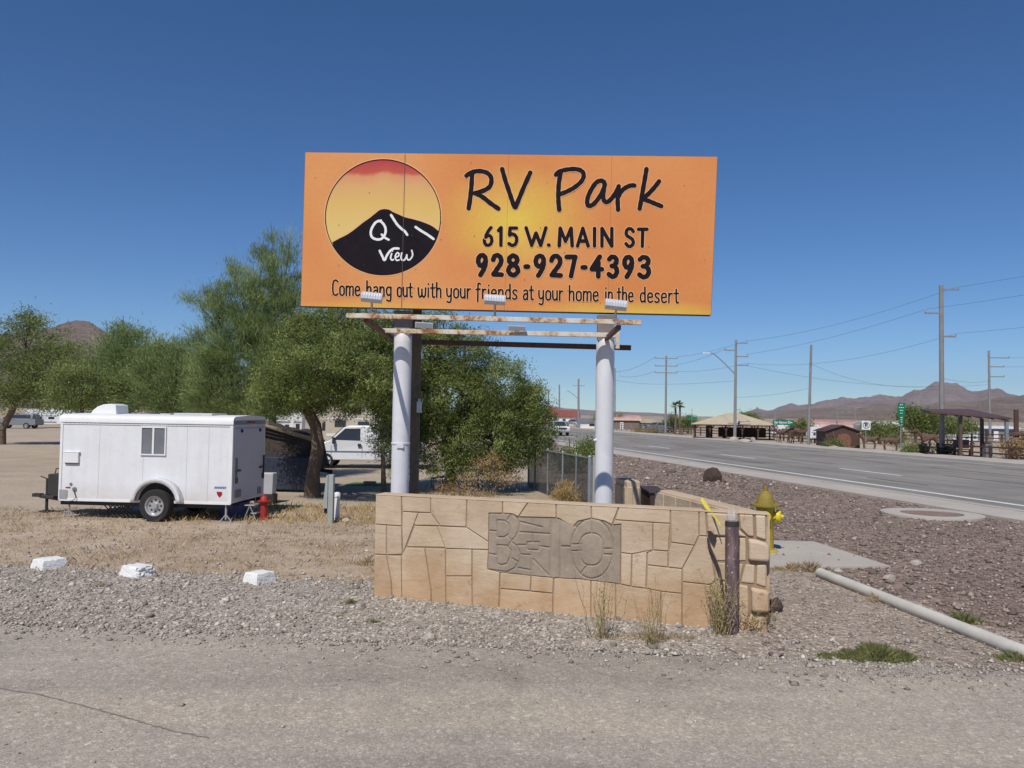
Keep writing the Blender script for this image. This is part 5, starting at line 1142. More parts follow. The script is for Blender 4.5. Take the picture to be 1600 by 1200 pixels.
# rear
M['rear_shade_grey'] = mat('rear_door_shade_grey', (.5, .5, .53), .5, var=.06, scale=2)  # shade on the white rear door is put into this grey
mb = MB(); boxp(mb, HX + .002, HX + .03, -HY + .055, HY - .055, zb + .05, 1.83); d_ = mb.build('rear_door', M['rear_shade_grey'], tl, bevel=.008)
mb = MB(); boxp(mb, HX + .001, HX + .02, -HY, HY, 1.845, 2.0); mb.build('rear_header', M['rear_shade_grey'], tl, bevel=.004)
for k in (-1, 0, 1):
    mb = MB(); mb.box((HX + .03, k * .13, 1.95), (.02, .07, .03)); mb.build('marker_light', M['redlens'], tl)
for k in (-1, 1):
    mb = MB(); mb.lathe([(.035, 0), (.035, .02), (.02, .035)], 12, (HX + .03, k * .45, 1.78), Matrix.Rotation(R(90), 3, 'Y')); mb.build('bumper_stop', M['dark_steel'], d_)
    mb = MB(); mb.tube([(HX + .05, k * .67, .75), (HX + .05, k * .67, 1.25)], .016, 6); mb.box((HX + .045, k * .58, 1.0), (.03, .22, .03)); mb.box((HX + .045, k * .65, .82), (.03, .06, .1)); mb.build('latch_bar', M['dark_steel'], d_)
mb = MB(); mb.box((HX + .037, -.55, .55), (.01, .28, .15)); mb.build('licence_plate', M['screen'], tl)
mb = MB(); mb.box((HX + .034, .5, .52), (.008, .18, .14)); mb.build('oval_tail_light', M['screen'], d_)
# roof gear
mb = MB(); vs = []
for y in (-.4, .05):
    vs += [(-1.42, y, 2.07), (-1.36, y, 2.15), (-1.27, y, 2.22), (-1.15, y, 2.265), (-1.0, y, 2.28), (-.88, y, 2.255), (-.86, y, 2.07)]
mb.add(vs, [tuple(range(7)), tuple(reversed(range(7, 14)))] + [(i, (i + 1) % 7, 7 + (i + 1) % 7, 7 + i) for i in range(7)]); mb.build('roof_vent_hood', M['trim_white'], tl, bevel=.012)
mb = MB(); boxp(mb, .35, 1.15, -.4, .3, 2.07, 2.115); boxp(mb, .0, .22, -.3, .1, 2.07, 2.1); mb.build('roof_vent', M['rear_shade_grey'], tl, bevel=.01)
# things under the rear of the trailer
def at_tl(x, y): return tl.matrix_basis @ Vector((x, y, 0))
M['bluebin'] = mat('blue_plastic', (.03, .05, .18), .5, var=.1)
p = Matrix.Translation(rc + off_) @ Matrix.Rotation(yaw, 4, 'Z')
bx = thing('storage_bin', 'dark blue plastic bin under the rear end of the white trailer', 'bin', p @ Vector((1.45, .1, 0)), yaw)
mb = MB(); mb.box((0, 0, .14), (.36, .5, .28), taper=1.12); mb.build('bin_body', M['bluebin'], bx, bevel=.01); mb = MB(); mb.box((0, 0, .295), (.43, .58, .025)); mb.build('bin_lid', M['bluebin'], bx, bevel=.005)
stl = thing('step_stool', 'small pale folding step stool beneath the trailer rear door', 'stool', p @ Vector((1.98, -.25, 0)), yaw)
mb = MB()
for y in (-.15, .15): mb.tube([(.14, y, 0), (.0, y, .3)], .012, 5); mb.tube([(-.12, y, 0), (0, y, .3)], .012, 5)
mb.build('stool_frame', M['steel'], stl); mb = MB(); mb.box((0, 0, .305), (.2, .34, .02)); mb.box((.08, 0, .15), (.12, .32, .015)); mb.build('stool_step', M['steel'], stl, bevel=.004)
# red hydrant
hr = G(412, 812); rh = thing('fire_hydrant', 'small red hydrant standing right behind the rear door of the trailer', 'fire hydrant', hr)
hydrant(rh, .52, M['hyd_red'], M['hyd_red'], M['hyd_red'], .078, 18, False)
# pedestals
M['grey_box'] = mat('grey_enclosure', (.33, .36, .35), .6, var=.1)
g = G(515, 818); pe = thing('utility_pedestal', 'grey slant-sided electrical pedestal left of the white bollard', 'utility box', g)
hh = 2.2 - (741 - HOR(515)) * g.y / 1250; mb = MB(); mb.box((.02, 0, hh / 2), (.1, .14, hh)); mb.build('pedestal_post', M['grey_box'], pe, bevel=.006)
mb = MB(); mb.add([(-.13, -.08, .3), (-.035, -.08, .3), (-.035, .08, .3), (-.13, .08, .3), (-.07, -.08, hh * .98), (-.035, -.08, hh), (-.035, .08, hh), (-.07, .08, hh * .98)], [(0, 3, 2, 1), (4, 5, 6, 7), (0, 1, 5, 4), (1, 2, 6, 5), (2, 3, 7, 6), (3, 0, 4, 7)]); mb.build('meter_housing', M['grey_box'], pe, bevel=.006)
mb = MB(); mb.tube([(-.08, 0, .3), (-.085, 0, .2)], .03, 8); mb.build('conduit', M['dark_steel'], pe)
g = G(526, 813); bo = thing('white_bollard', 'short white domed bollard beside the grey pedestal', 'bollard', g)
hh = 2.2 - (768 - HOR(526)) * g.y / 1250; mb = MB(); mb.lathe([(.058, -.03), (.058, hh * .83)], 18); mb.build('bollard_shaft', M['trim_white'], bo, smooth=True); mb = MB(); mb.lathe([(.07, hh * .83), (.07, hh * .93), (.055, hh * .98), (.02, hh)], 18); mb.build('bollard_cap', M['trim_white'], bo, smooth=True)
rk(539, 817, .09, M['palerock'], 'pale stone at the foot of the white bollard', (1, .8, .7), 21, 'stone')
# ---- covered trailer in the tree shade
M['tarp'] = mat('dark_brown_tarp', (.05, .038, .03), .9, var=.4, scale=2.5, bump=.5, bscale=8, bdist=.05)
M['plank'] = mat('weathered_plank', (.3, .24, .18), .85, var=.25, scale=5)
M['navy'] = mat('navy_tarp', (.02, .028, .05), .7, var=.3, scale=3, bump=.5, bscale=8, bdist=.04)
ut = thing('covered_trailer', 'dark tarp-covered flatbed trailer in the shade behind the white trailer', 'trailer', (-6.5, 22.6, 0), R(-3))
mb = MB(); boxp(mb, -1.3, 1.15, -.7, .9, .55, .68); mb.build('bed', M['dark_steel'], ut)
bm = bmesh.new(); bmesh.ops.create_grid(bm, x_segments=24, y_segments=14, size=.5)
for v in bm.verts:
    x, y = v.co.x, v.co.y; e = max(abs(x), abs(y)) * 2
    z_ = 1.95 - .45 * (x + .5) + .05 * math.sin(x * 17) * math.cos(y * 13) + random.gauss(0, .015)
    if e > .84: z_ = 1.2 - (e - .84) * 3.5 + (.3 * (z_ - 1.5) if e < .93 else 0) + .05 * math.sin(x * 30 + y * 20)
    v.co = Vector((x * 2.5 - .05, y * 1.7 + .1, z_))
me = bpy.data.meshes.new('tarp'); bm.to_mesh(me); bm.free(); me.materials.append(M['tarp']); o = bpy.data.objects.new('tarp_cover', me); COL.objects.link(o); o.parent = ut
mb = MB(); boxp(mb, -1.2, 1.1, -.98, -.7, .06, .95); mb.build('lower_tarp', M['navy'], ut, bevel=.03)
for i in range(4):
    mb = MB(); y = -.85 + i * .12; mb.tube([(-.8 + i * .1, y, 1.95 - i * .04), (1.1, y + .05, 1.48 - i * .05)], .035, 5); mb.build('plank', M['plank'], ut)
for x in (-1.2, -.98):
    mb = MB(); boxp(mb, x, x + .06, -.9, -.84, .2, 2.0); mb.build('upright', M['plank'], ut)
wheel(ut, .3, -.75, .33, .2, 1); wheel(ut, .3, .85, .33, .2, -1)
mb = MB(); mb.tube([(1.1, 0, .55), (1.5, 0, .5)], .05, 6); mb.tube([(1.45, 0, .5), (1.45, 0, .02)], .03, 6); mb.build('tongue', M['dark_steel'], ut)
g = G(418, 770); bk = thing('plastic_tub', 'pale plastic tub leaning on the dark trailer behind the rear door', 'tub', (P(418, 740, 19).x, 19, .35)); mb = MB(); mb.box((0, 0, .12), (.34, .3, .5), taper=1.1); mb.build('tub_body', M['rear_shade_grey'], bk, bevel=.02)
mb = MB(); mb.box((0, 0, -.25), (.4, .36, .24)); mb.build('tub_base', M['dark_steel'], bk)

# ---- road vehicles and motorhomes
M['carwhite'] = mat('white_vehicle_paint', (.7, .71, .73), .3, var=.03)
M['carbeige'] = mat('beige_vehicle_paint', (.5, .44, .36), .4, var=.06)
M['cargrey'] = mat('grey_vehicle_paint', (.2, .21, .23), .35, var=.05)
M['carred'] = mat('dark_red_vehicle_paint', (.25, .03, .025), .35, var=.05)
M['chrome'] = mat('bright_trim', (.6, .6, .6), .25, .8, .05)
M['lamp'] = mat('clear_headlight', (.7, .7, .66), .15, var=.05)
def sideprof(mb, prof, W, tum=0.0, zt=None):
    n = len(prof); zm = max(z for _, z in prof); vs = []
    for s_ in (-1, 1):
        for x, z in prof:
            k = 1 - tum * max(0, (z - .55 * zm)) / (.45 * zm); vs.append((x, s_ * W / 2 * k, z))
    mb.add(vs, [tuple(range(n)), tuple(reversed(range(n, 2 * n)))] + [(i, (i + 1) % n, n + (i + 1) % n, n + i) for i in range(n)]); return mb
def van(name, label, loc, rz, sc_=1.0, paint='carwhite'):
    v = thing(name, label, 'van', loc, rz); v.scale = (sc_,) * 3; W = 1.95
    mb = MB(); sideprof(mb, [(0, .45), (0, .95), (.12, 1.08), (.95, 1.22), (1.15, 1.3), (1.75, 1.88), (2.0, 1.98), (5.3, 2.0), (5.45, 1.9), (5.5, .5), (5.4, .4), (.1, .4)], W, .1); mb.build('body', M[paint], v, bevel=.03)
    for s_ in (-1, 1):
        y = s_ * (W / 2 * .955)
        mb = MB(); w = [(1.28, 1.32), (1.85, 1.85), (2.55, 1.86), (2.55, 1.32)]; 
        mb.add([(x, s_ * (W / 2 * (1 - .1 * max(0, (z - 1.1)) / .9) + .006), z) for x, z in w], [(0, 1, 2, 3)]); mb.build('side_window', M['darkglass'], v)
        mb = MB()
        for x in (1.22, 2.64, 3.9): boxp(mb, x, x + .014, s_ * (W / 2 + .002) - .003, s_ * (W / 2 + .002) + .003, .5, 1.08)
        boxp(mb, .3, 5.4, s_ * (W / 2 + .004) - .006, s_ * (W / 2 + .004) + .006, .78, .82); mb.build('door_seam', M['screen'], v)
        mb = MB(); boxp(mb, 2.45, 2.6, s_ * (W / 2 + .02) - .02, s_ * (W / 2 + .02) + .02, 1.02, 1.16); mb.build('door_handle', M['dark_steel'], v)
        mb = MB(); mb.box((1.35, s_ * (W / 2 + .14), 1.3), (.1, .2, .3)); mb.build('side_mirror', M['dark_steel'], v, bevel=.02)
        wheel(v, 1.0, s_ * (W / 2 - .12), .36, .24, -s_); wheel(v, 4.4, s_ * (W / 2 - .12), .36, .24, -s_)
    mb = MB(); mb.add([(1.14, -.8, 1.33), (1.14, .8, 1.33), (1.7, .72, 1.87), (1.7, -.72, 1.87)], [(0, 1, 2, 3)]); o = mb.build('windscreen', M['darkglass'], v); o.location = (-.015, 0, .012)
    mb = MB(); boxp(mb, -.08, .06, -.95, .95, .38, .6); mb.build('bumper', M['cargrey'], v, bevel=.02)
    mb = MB(); boxp(mb, -.02, 0, -.55, .55, .7, .95); mb.build('grille', M['dark_steel'], v)
    for s_ in (-1, 1):
        mb = MB(); boxp(mb, -.025, .0, s_ * .75 - .15, s_ * .75 + .15, .72, .93); mb.build('headlight', M['lamp'], v)
    return v
van('cargo_van', 'white cargo van parked on the pale lane behind the leaning mesquite trunk', (P(519, 730, 31).x - 1.28 * .83, 31.5, 0), R(3), .83)
def motorhome(label, px0, px1, ytop_, Y, rz=0, paint='carwhite', cab=True, trim='cargrey', name='motorhome'):
    x0, x1 = P(px0, 660, Y).x, P(px1, 660, Y).x; L = x1 - x0; Hh = P(px0, ytop_, Y).z; v = thing(name, label, 'motorhome' if cab else 'travel trailer', (x0, Y, 0), rz); W = min(2.4, L * .4)
    mb = MB(); pr_ = [(.0 + L * .12, .4), (L * .12, Hh * .62), (0, Hh * .66), (.02 * L, Hh * .95), (.06 * L, Hh), (L * .98, Hh), (L, Hh * .95), (L, .4)] if cab else [(0, .45), (-.03 * L, Hh * .5), (.02 * L, Hh * .95), (.06 * L, Hh), (L * .97, Hh), (L, Hh * .93), (L * .98, .45)]
    sideprof(mb, pr_, W); mb.build('body', M[paint], v, bevel=.03)
    if cab:
        mb = MB(); sideprof(mb, [(-L * .04, .4), (-L * .04, Hh * .36), (L * .03, Hh * .4), (L * .09, Hh * .61), (L * .118, Hh * .61), (L * .118, .4)], W * .86); mb.build('cab', M[paint], v, bevel=.02)
        mb = MB(); boxp(mb, L * .08, L * .113, -W * .44, -W * .432, Hh * .42, Hh * .57); mb.build('cab_window', M['darkglass'], v)
    mb = MB(); boxp(mb, L * .13, L * .97, -W / 2 - .012, -W / 2 - .002, Hh * .3, Hh * .36); boxp(mb, L * .13, L * .97, -W / 2 - .012, -W / 2 - .002, Hh * .66, Hh * .69); mb.build('side_stripe', M[trim], v)
    for k in (.22, .47, .8):
        mb = MB(); boxp(mb, L * k, L * (k + .12), -W / 2 - .02, -W / 2 - .002, Hh * .5, Hh * .64 if k != .47 else Hh * .62); mb.build('window', M['darkglass'], v)
    mb = MB(); boxp(mb, L * .64, L * .73, -W / 2 - .018, -W / 2 - .002, .45, Hh * .82); mb.build('door', M['trim_white'], v, bevel=.005)
    mb = MB(); boxp(mb, L * .4, L * .52, -.35, .35, Hh + .001, Hh + .18); mb.build('air_conditioner', M['trim_white'], v, bevel=.03)
    r_ = Hh * .13
    for k in (.06, .78): wheel(v, L * k, -W / 2 + .1, r_, .2, 1)
    return v
motorhome('white motorhome with grey stripes far off behind the front of the cargo trailer', 48, 125, 640, 84)
motorhome('beige and white motorhome seen through the gap below the mesquite crown', 498, 640, 630, 46, paint='carbeige', trim='carwhite')
motorhome('pale travel trailer with a teal lower band left of the mesquite trunk', 425, 475, 636, 42, cab=False, trim='tealpaint' if 'tealpaint' in M else 'cargrey', name='travel_trailer')
motorhome('white motorhome behind the trailer roof, half hidden by the trees', 250, 330, 643, 70)
def pickup(name, label, loc, rz, s_=1.0, paint='carwhite', suv=False, cat='pickup truck'):
    """front looks along -x"""
    v = thing(name, label, cat, loc, rz); v.scale = (s_,) * 3; W = 1.9
    mb = MB(); pr_ = [(0, .5), (0, 1.05), (.15, 1.15), (1.25, 1.22), (1.25, 1.2), (5.3, 1.2), (5.35, .55), (5.2, .45), (.1, .45)]; pr_.pop(4); sideprof(mb, pr_, W); mb.build('body', M[paint], v, bevel=.04)
    e = 4.9 if suv else 3.3
    mb = MB(); sideprof(mb, [(1.2, 1.19), (1.85, 1.8), (2.1, 1.84), (e - .25, 1.84), (e, 1.7 if suv else 1.19), (e, 1.19)], W * .93, .15); mb.build('cabin', M[paint], v, bevel=.03)
    mb = MB(); mb.add([(1.22, -.78, 1.24), (1.22, .78, 1.24), (1.78, .7, 1.76), (1.78, -.7, 1.76)], [(0, 1, 2, 3)]); o = mb.build('windscreen', M['darkglass'], v); o.location = (-.03, 0, .02)
    for q_ in (-1, 1):
        mb = MB(); mb.add([(x, q_ * (W * .93 / 2 * (1 - .15 * max(0, z - 1.0) / .84) + .012), z) for x, z in ((1.5, 1.28), (1.95, 1.7), (e - .35, 1.7), (e - .2, 1.28))], [(0, 1, 2, 3)]); mb.build('side_window', M['darkglass'], v)
        wheel(v, .95, q_ * (W / 2 - .1), .38, .24, -q_); wheel(v, 4.2, q_ * (W / 2 - .1), .38, .24, -q_)
        mb = MB(); boxp(mb, -.03, .0, q_ * .72 - .17, q_ * .72 + .17, .82, 1.02); mb.build('headlight', M['lamp'], v)
        mb = MB(); mb.box((1.5, q_ * (W / 2 + .1), 1.28), (.1, .18, .18)); mb.build('side_mirror', M['dark_steel'], v)
    mb = MB(); boxp(mb, -.025, .0, -.52, .52, .8, 1.04); mb.build('grille', M['dark_steel'], v)
    mb = MB(); boxp(mb, -.12, .02, -.93, .93, .48, .7); mb.build('bumper', M['chrome'], v, bevel=.03)
    return v
pickup('pickup_truck', 'grey vehicle parked at the far left edge under the darkest tree', (P(-5, 668, 80).x, 80, 0), R(0), .8, 'cargrey', True, 'car')
# little tables in the shade of the rounded mesquite, green mat by the lane
M['redtable'] = mat('red_brown_metal_table', (.2, .05, .05), .6, var=.2)
for i, (px, py, lab) in enumerate(((738, 762, 'small red-brown slatted patio table in the shade of the rounded mesquite'), (684, 764, 'rusty red low table half hidden left of the other patio table'))):
    g = G(px, py); t = thing('patio_table', lab, 'table', g, .3 * i); 
    for k in range(5):
        mb = MB(); mb.box((0, -.16 + k * .08, .33), (.42, .07, .02), Matrix.Rotation(-.12, 3, 'Y')); mb.build('slat', M['redtable'], t)
    for (x, y) in ((-.17, -.15), (.17, -.15), (-.17, .15), (.17, .15)):
        mb = MB(); mb.tube([(x, y, 0), (x * .95, y, .32)], .012, 5); mb.build('leg', M['dark_steel'], t)
M['greenmat'] = mat('green_ground_mat', (.05, .16, .05), .9, var=.2)
g = G(575, 757); o = sheet('green_mat', [(g.x - .75, g.y - .4), (g.x + .6, g.y - .5), (g.x + .7, g.y + .5), (g.x - .5, g.y + .45)], .02, M['greenmat'], .03, .2); del o['kind']; tag(o, 'strip of green outdoor mat on the ground behind the grey pedestal', 'mat')
mb = MB(); mb.box((g.x + .05, g.y, .06), (.35, .3, .07)); o = mb.build('pale_board', M['plank']); tag(o, 'pale board lying on the green mat', 'board')
# ---- chain-link fence
M['galv'] = mat('galvanized_steel', (.28, .31, .33), .5, .4, .1)
M['mesh'] = mat('dark_chain_link', (.09, .09, .085), .6, .3, .1)
fa, fb = Vector((.53, 23.8, 0)), Vector((1.83, 18.6, 0)); fh = 1.2
cf = thing('chain_link_fence', 'low dark chain-link fence running from the mesquite toward the right billboard post', 'fence', fa)
fd = (fb - fa); fL = fd.length; fd.normalize(); fn_ = Vector((-fd.y, fd.x, 0))
for t, r_ in ((0, .03), (.13, .03), (.37, .022), (.62, .03), (.82, .022), (1.0, .045)):
    p_ = fd * fL * t; mb = MB(); mb.tube([p_ + Vector((0, 0, -.05)), p_ + Vector((0, 0, fh + .03))], r_, 8); mb.lathe([(r_ * 1.2, 0), (r_ * .8, .03), (.004, .045)], 8, p_ + Vector((0, 0, fh + .03))); mb.build('fence_post', M['galv'], cf, smooth=True)
mb = MB(); mb.tube([Vector((0, 0, fh)), fd * fL + Vector((0, 0, fh))], .02, 8); mb.build('top_rail', M['galv'], cf)
mb = MB(); stp = .062; s_ = -fh
while s_ < fL:
    for sg in (1, -1):
        a0, b0 = (s_, 0.02), (s_ + fh, fh)
        if a0[0] < 0: a0 = (0, .02 - s_)
        if b0[0] > fL: b0 = (fL, fh - (s_ + fh - fL))
        if b0[1] > a0[1]:
            z0_, z1_ = (a0[1], b0[1]) if sg > 0 else (fh - a0[1] + .02, fh - b0[1] + .02)
            A1 = fd * a0[0] + fn_ * (.004 * sg) + Vector((0, 0, z0_)); B1 = fd * b0[0] + fn_ * (.004 * sg) + Vector((0, 0, z1_)); mb.tube([A1, B1], .0045, 3, False)
    s_ += stp
o = mb.build('chain_link', M['mesh'], cf); o['kind'] = 'stuff'
M['shade'] = mat('dark_shade_screen', (.1, .105, .095), .95, var=.35, scale=2)
q = NB('shade_cloth'); q.b.inputs['Roughness'].default_value = .95; q.col(q.ramp(q.noise(2, 4, .6), [(.3, (.09, .09, .08)), (.7, (.17, .16, .14))]))
wv = q.n('TexVoronoi'); wv.inputs['Scale'].default_value = 60; q.l(q.coord(), wv.inputs['Vector']); al = q.mr(q.math('ADD', wv.outputs['Distance'], q.math('MULTIPLY', q.noise(3, 4, .6), .3)), .3, .62, 1, .25)
q.l(al, q.b.inputs['Alpha']); M['cloth'] = q.m
mb = MB(); mb.add([fn_ * .02 + Vector((0, 0, .04)), fd * fL + fn_ * .02 + Vector((0, 0, .04)), fd * fL + fn_ * .02 + Vector((0, 0, fh - .02)), fn_ * .02 + Vector((0, 0, fh - .02))], [(0, 1, 2, 3)]); o = mb.build('shade_cloth', M['cloth'], cf)
mb = MB(); fg = thing('grey_gate_post', 'thick grey-blue square post behind the right billboard post at the fence end', 'post', fb + Vector((.12, .1, 0))); mb.box((0, 0, .62), (.09, .09, 1.24)); mb.build('post_shaft', M['grey_box'], fg, bevel=.006); mb = MB(); mb.box((0, 0, 1.25), (.1, .1, .02)); mb.build('post_cap', M['grey_box'], fg)

# ================================================================== PART 4: far side of the road, poles, mountains
M['pole'] = mat('weathered_utility_pole', (.24, .235, .235), .9, var=.15, scale=2)
M['metalpole'] = mat('grey_metal_pole', (.3, .32, .34), .5, .3, .08)
M['browntim'] = mat('dark_brown_timber', (.085, .045, .035), .85, var=.3, scale=3)
M['wire'] = mat('black_wire', (.03, .03, .035), .8, var=.05)
M['tanroof'] = mat('tan_shingle_roof', (.46, .39, .28), .8, var=.1, scale=2)
M['signgreen'] = mat('green_sign_face', (.0, .17, .09), .4, var=.04)
M['signwhite'] = mat('white_sign_face', (.75, .75, .75), .4, var=.03)
M['signblack'] = mat('black_sign_print', (.02, .02, .02), .6, var=.03)
M['rustred'] = mat('rust_red_roof', (.26, .08, .06), .7, var=.2, scale=1)
M['brownroof'] = mat('maroon_painted_steel', (.1, .055, .05), .6, var=.15, scale=2)
M['pinkroof'] = mat('pinkish_corrugated_roof', (.5, .33, .29), .6, var=.15, scale=.6)
M['brownwall'] = mat('brown_corrugated_wall', (.22, .13, .085), .8, var=.25, scale=.8)
def pole_at(px, py, top_px, name, label, r0_=.15, r1_=.1, lean=0, m='pole', group=None, Y=None, arms=(), lamp=None, ins=True, cat='utility pole'):
    g = G(px, py) if Y is None else Vector((P(px, 660, Y).x, Y, 0)); tp = P(px + lean, top_px, g.y); h = tp.z
    t = thing(name, label, cat, g, 0, group); lx = tp.x - g.x
    mb = MB(); mb.tube([(0, 0, -.1), (lx, 0, h)], [r0_, r1_], 10); mb.build('pole_shaft', M[m], t, smooth=True)
    for (dz, L, dirx) in arms:
        mb = MB(); c = Vector((lx * (h - dz) / h, 0, h - dz)); a_ = c + Vector((-L if dirx in (-1, 0) else 0, 0, 0)); b_ = c + Vector((L if dirx in (1, 0) else 0, 0, 0)); beam(mb, a_, b_, .09, .09); mb.build('crossarm', M['pole'], t)
        mb = MB()
        for e in ([a_, b_] if dirx == 0 else [b_ if dirx == 1 else a_]): mb.lathe([(.03, .04), (.06, .08), (.03, .12), (.055, .16), (.02, .22)], 8, e)
        mb.build('insulator', M['grey_box'], t)
    if lamp:
        dz, L, up_ = lamp; mb = MB(); c = Vector((0, -.0, h - dz)); mb.tube([c, c + Vector((-L * .5, 0, up_ * .62)), c + Vector((-L * .85, 0, up_)), c + Vector((-L, 0, up_))], .05, 6); mb.build('lamp_arm', M['metalpole'], t)
        mb = MB(); mb.box(c + Vector((-L - .3, 0, up_)), (.75, .25, .14), taper=.8); mb.build('lamp_head', M['floodlight'], t, bevel=.02)
    return t, Vector((g.x + lx, g.y, h))
p1, t1 = pole_at(1472, 712, 446, 'utility_pole', 'tallest utility pole at the kerb left of the maroon bus shelter', .16, .12, -1.5, arms=((.25, 1.1, 1), (1.75, 1.0, -1), (3.2, .9, 1)))
mb = MB(); mb.lathe([(.2, -.02), (.2, .5)], 12); mb.build('black_base_band', M['signblack'], p1)
p2, t2 = pole_at(1148, 690, 531, 'utility_pole', 'utility pole with a street lamp arm beside the tan pavilion', .15, .1, 2, arms=((.3, 1.0, 1), (.95, 1.0, -1), (1.5, 1.1, 1), (2.3, 1.1, 1)), lamp=(3.1, 2.3, 1.85))
p3, t3 = pole_at(1040, 681, 556, 'utility_pole', 'utility pole with double crossarms standing left of the tan pavilion', .14, .1, 1, Y=94, arms=((.3, 1.3, 0), (1.2, 1.3, 0), (2.0, 1.3, 0)))
p4, t4 = pole_at(1263, 697, 539, 'bare_pole', 'bare slightly leaning pole beside the dark brown shed', .12, .09, 4.5)
p5, t5 = pole_at(1547, 700, 548, 'utility_pole', 'farther utility pole seen above the maroon shelter roof', .13, .1, -2, Y=80, arms=((.7, 2.0, 1), (1.6, 1.5, 1), (2.6, 1.5, 1)))
p6, t6 = pole_at(904, 668, 592, 'utility_pole', 'distant utility pole with a lamp arm left of the right billboard post', .2, .15, 0, Y=140, arms=((1.2, 1.0, 0),), lamp=(3.6, 2.2, 1.5))
p7, t7 = pole_at(874, 664, 601, 'utility_pole', 'thin distant pole above the red-roofed building', .2, .15, 0, Y=180)
p8, t8 = pole_at(857, 660, 608, 'utility_pole', 'thin distant pole at the right edge of the rounded mesquite', .2, .15, 0, Y=220)
p9, t9 = pole_at(961, 668, 575, 'utility_pole', 'far pole close behind the right side of the right billboard post', .15, .12, 0, Y=165, arms=((.8, 1.0, 0),))
for (px, tp, lab, Yy) in ((1183, 636, 'short pole behind the right half of the pavilion roof', 120), (1211, 639, 'short pole between the pavilion and the green street sign', 125), (1308, 640, 'small far pole with crossbars against the mountains right of the shed', 150), (1336, 640, 'small far pole against the mountains above the no-parking sign', 160)):
    pole_at(px, 670, tp, 'far_pole', lab, .14, .1, 0, Y=Yy, arms=((.5, 1.2, 0),) if px > 1300 else (), cat='pole')
# a pole outside the right edge takes the near ends of the wires
p0_, t0 = None, Vector((t1.x + (t1.x - t2.x), t1.y - (t2.y - t1.y), t1.z + .6))
pp0 = thing('utility_pole', 'utility pole beyond the right edge, nearest in the row', 'utility pole', (t0.x, t0.y, 0)); mb = MB(); mb.tube([(0, 0, -.1), (0, 0, t0.z)], [.19, .13], 10); mb.build('pole_shaft', M['pole'], pp0)
def wire(a_, b_, sag, lab, r_=.008):
    sag *= .55; mid = (a_ + b_) / 2; pts = [a_.lerp(b_, t) - Vector((0, 0, sag * 4 * t * (1 - t))) for t in [i / 14 for i in range(15)]]
    mb = MB(); mb.tube(pts, [r_ * max(1, p_.y / 55) for p_ in pts], 4, False); o = mb.build('power_line', M['wire']); tag(o, lab, 'power line')
V3 = Vector
wire(t0 + V3((1, 0, -.1)), t1 + V3((1, 0, -.1)), .5, 'topmost wire from the tallest pole to the right edge')
wire(t0 + V3((-.9, 0, -1.5)), t1 + V3((-.9, 0, -1.5)), .5, 'second wire from the tallest pole to the right edge')
wire(t0 + V3((.9, 0, -3.0)), t1 + V3((.9, 0, -3.0)), .6, 'lowest wire from the tallest pole to the right edge')
wire(t1 + V3((.9, 0, -.1)), t2 + V3((.9, 0, -.1)), .9, 'topmost long wire between the tallest pole and the lamp pole')
wire(t1 + V3((-.9, 0, -1.5)), t2 + V3((.9, 0, -1.3)), .6, 'second long wire between the tallest pole and the lamp pole')
wire(t1 + V3((.9, 0, -3.0)), t2 + V3((.9, 0, -2.1)), 1.5, 'lowest long wire between the tallest pole and the lamp pole')
wire(t2 + V3((.9, 0, -.1)), t3 + V3((1.2, 0, -.1)), .4, 'topmost wire between the lamp pole and the double-armed pole')
wire(t2 + V3((-.9, 0, -.8)), t3 + V3((1.2, 0, -1.0)), .4, 'middle wire between the lamp pole and the double-armed pole')
wire(t2 + V3((.9, 0, -2.1)), t3 + V3((1.2, 0, -1.8)), .5, 'lowest wire between the lamp pole and the double-armed pole')
wire(t3 + V3((-1.2, 0, -.1)), t9 + V3((1, 0, -.6)), .8, 'upper wire going left from the double-armed pole behind the billboard post')
wire(t3 + V3((-1.2, 0, -1.8)), t9 + V3((1, 0, -1.6)), .8, 'lower wire going left from the double-armed pole behind the billboard post')
wire(t2 + V3((0, 0, -3.7)), t9 + V3((0, 0, -2.5)), 1.0, 'low service wire going left from the lamp pole')
wire(t2 + V3((0, 0, -5.2)), t4 + V3((0, 0, -3.4)), .3, 'low service wire from the lamp pole to the bare leaning pole')
wire(t1 + V3((0, 0, -5.8)), t5 + V3((0, 0, -3.0)), .4, 'service wire from the tallest pole to the farther pole')
wire(t1 + V3((0, 0, -6.3)), t4 + V3((0, 0, -1.5)), 1.2, 'faint low wire from the tallest pole to the bare leaning pole')
wire(t2 + V3((.9, 0, -2.3)), t5 + V3((0, 0, -3.4)), 1.6, 'faint drooping wire from the lamp pole to the farther pole')
wire(t5 + V3((1.8, 0, -.7)), t5 + V3((30, -12, .6)), .6, 'upper wire from the farther pole to the right edge')
wire(t5 + V3((1.4, 0, -1.6)), t5 + V3((30, -12, -.6)), .6, 'lower wire from the farther pole to the right edge')
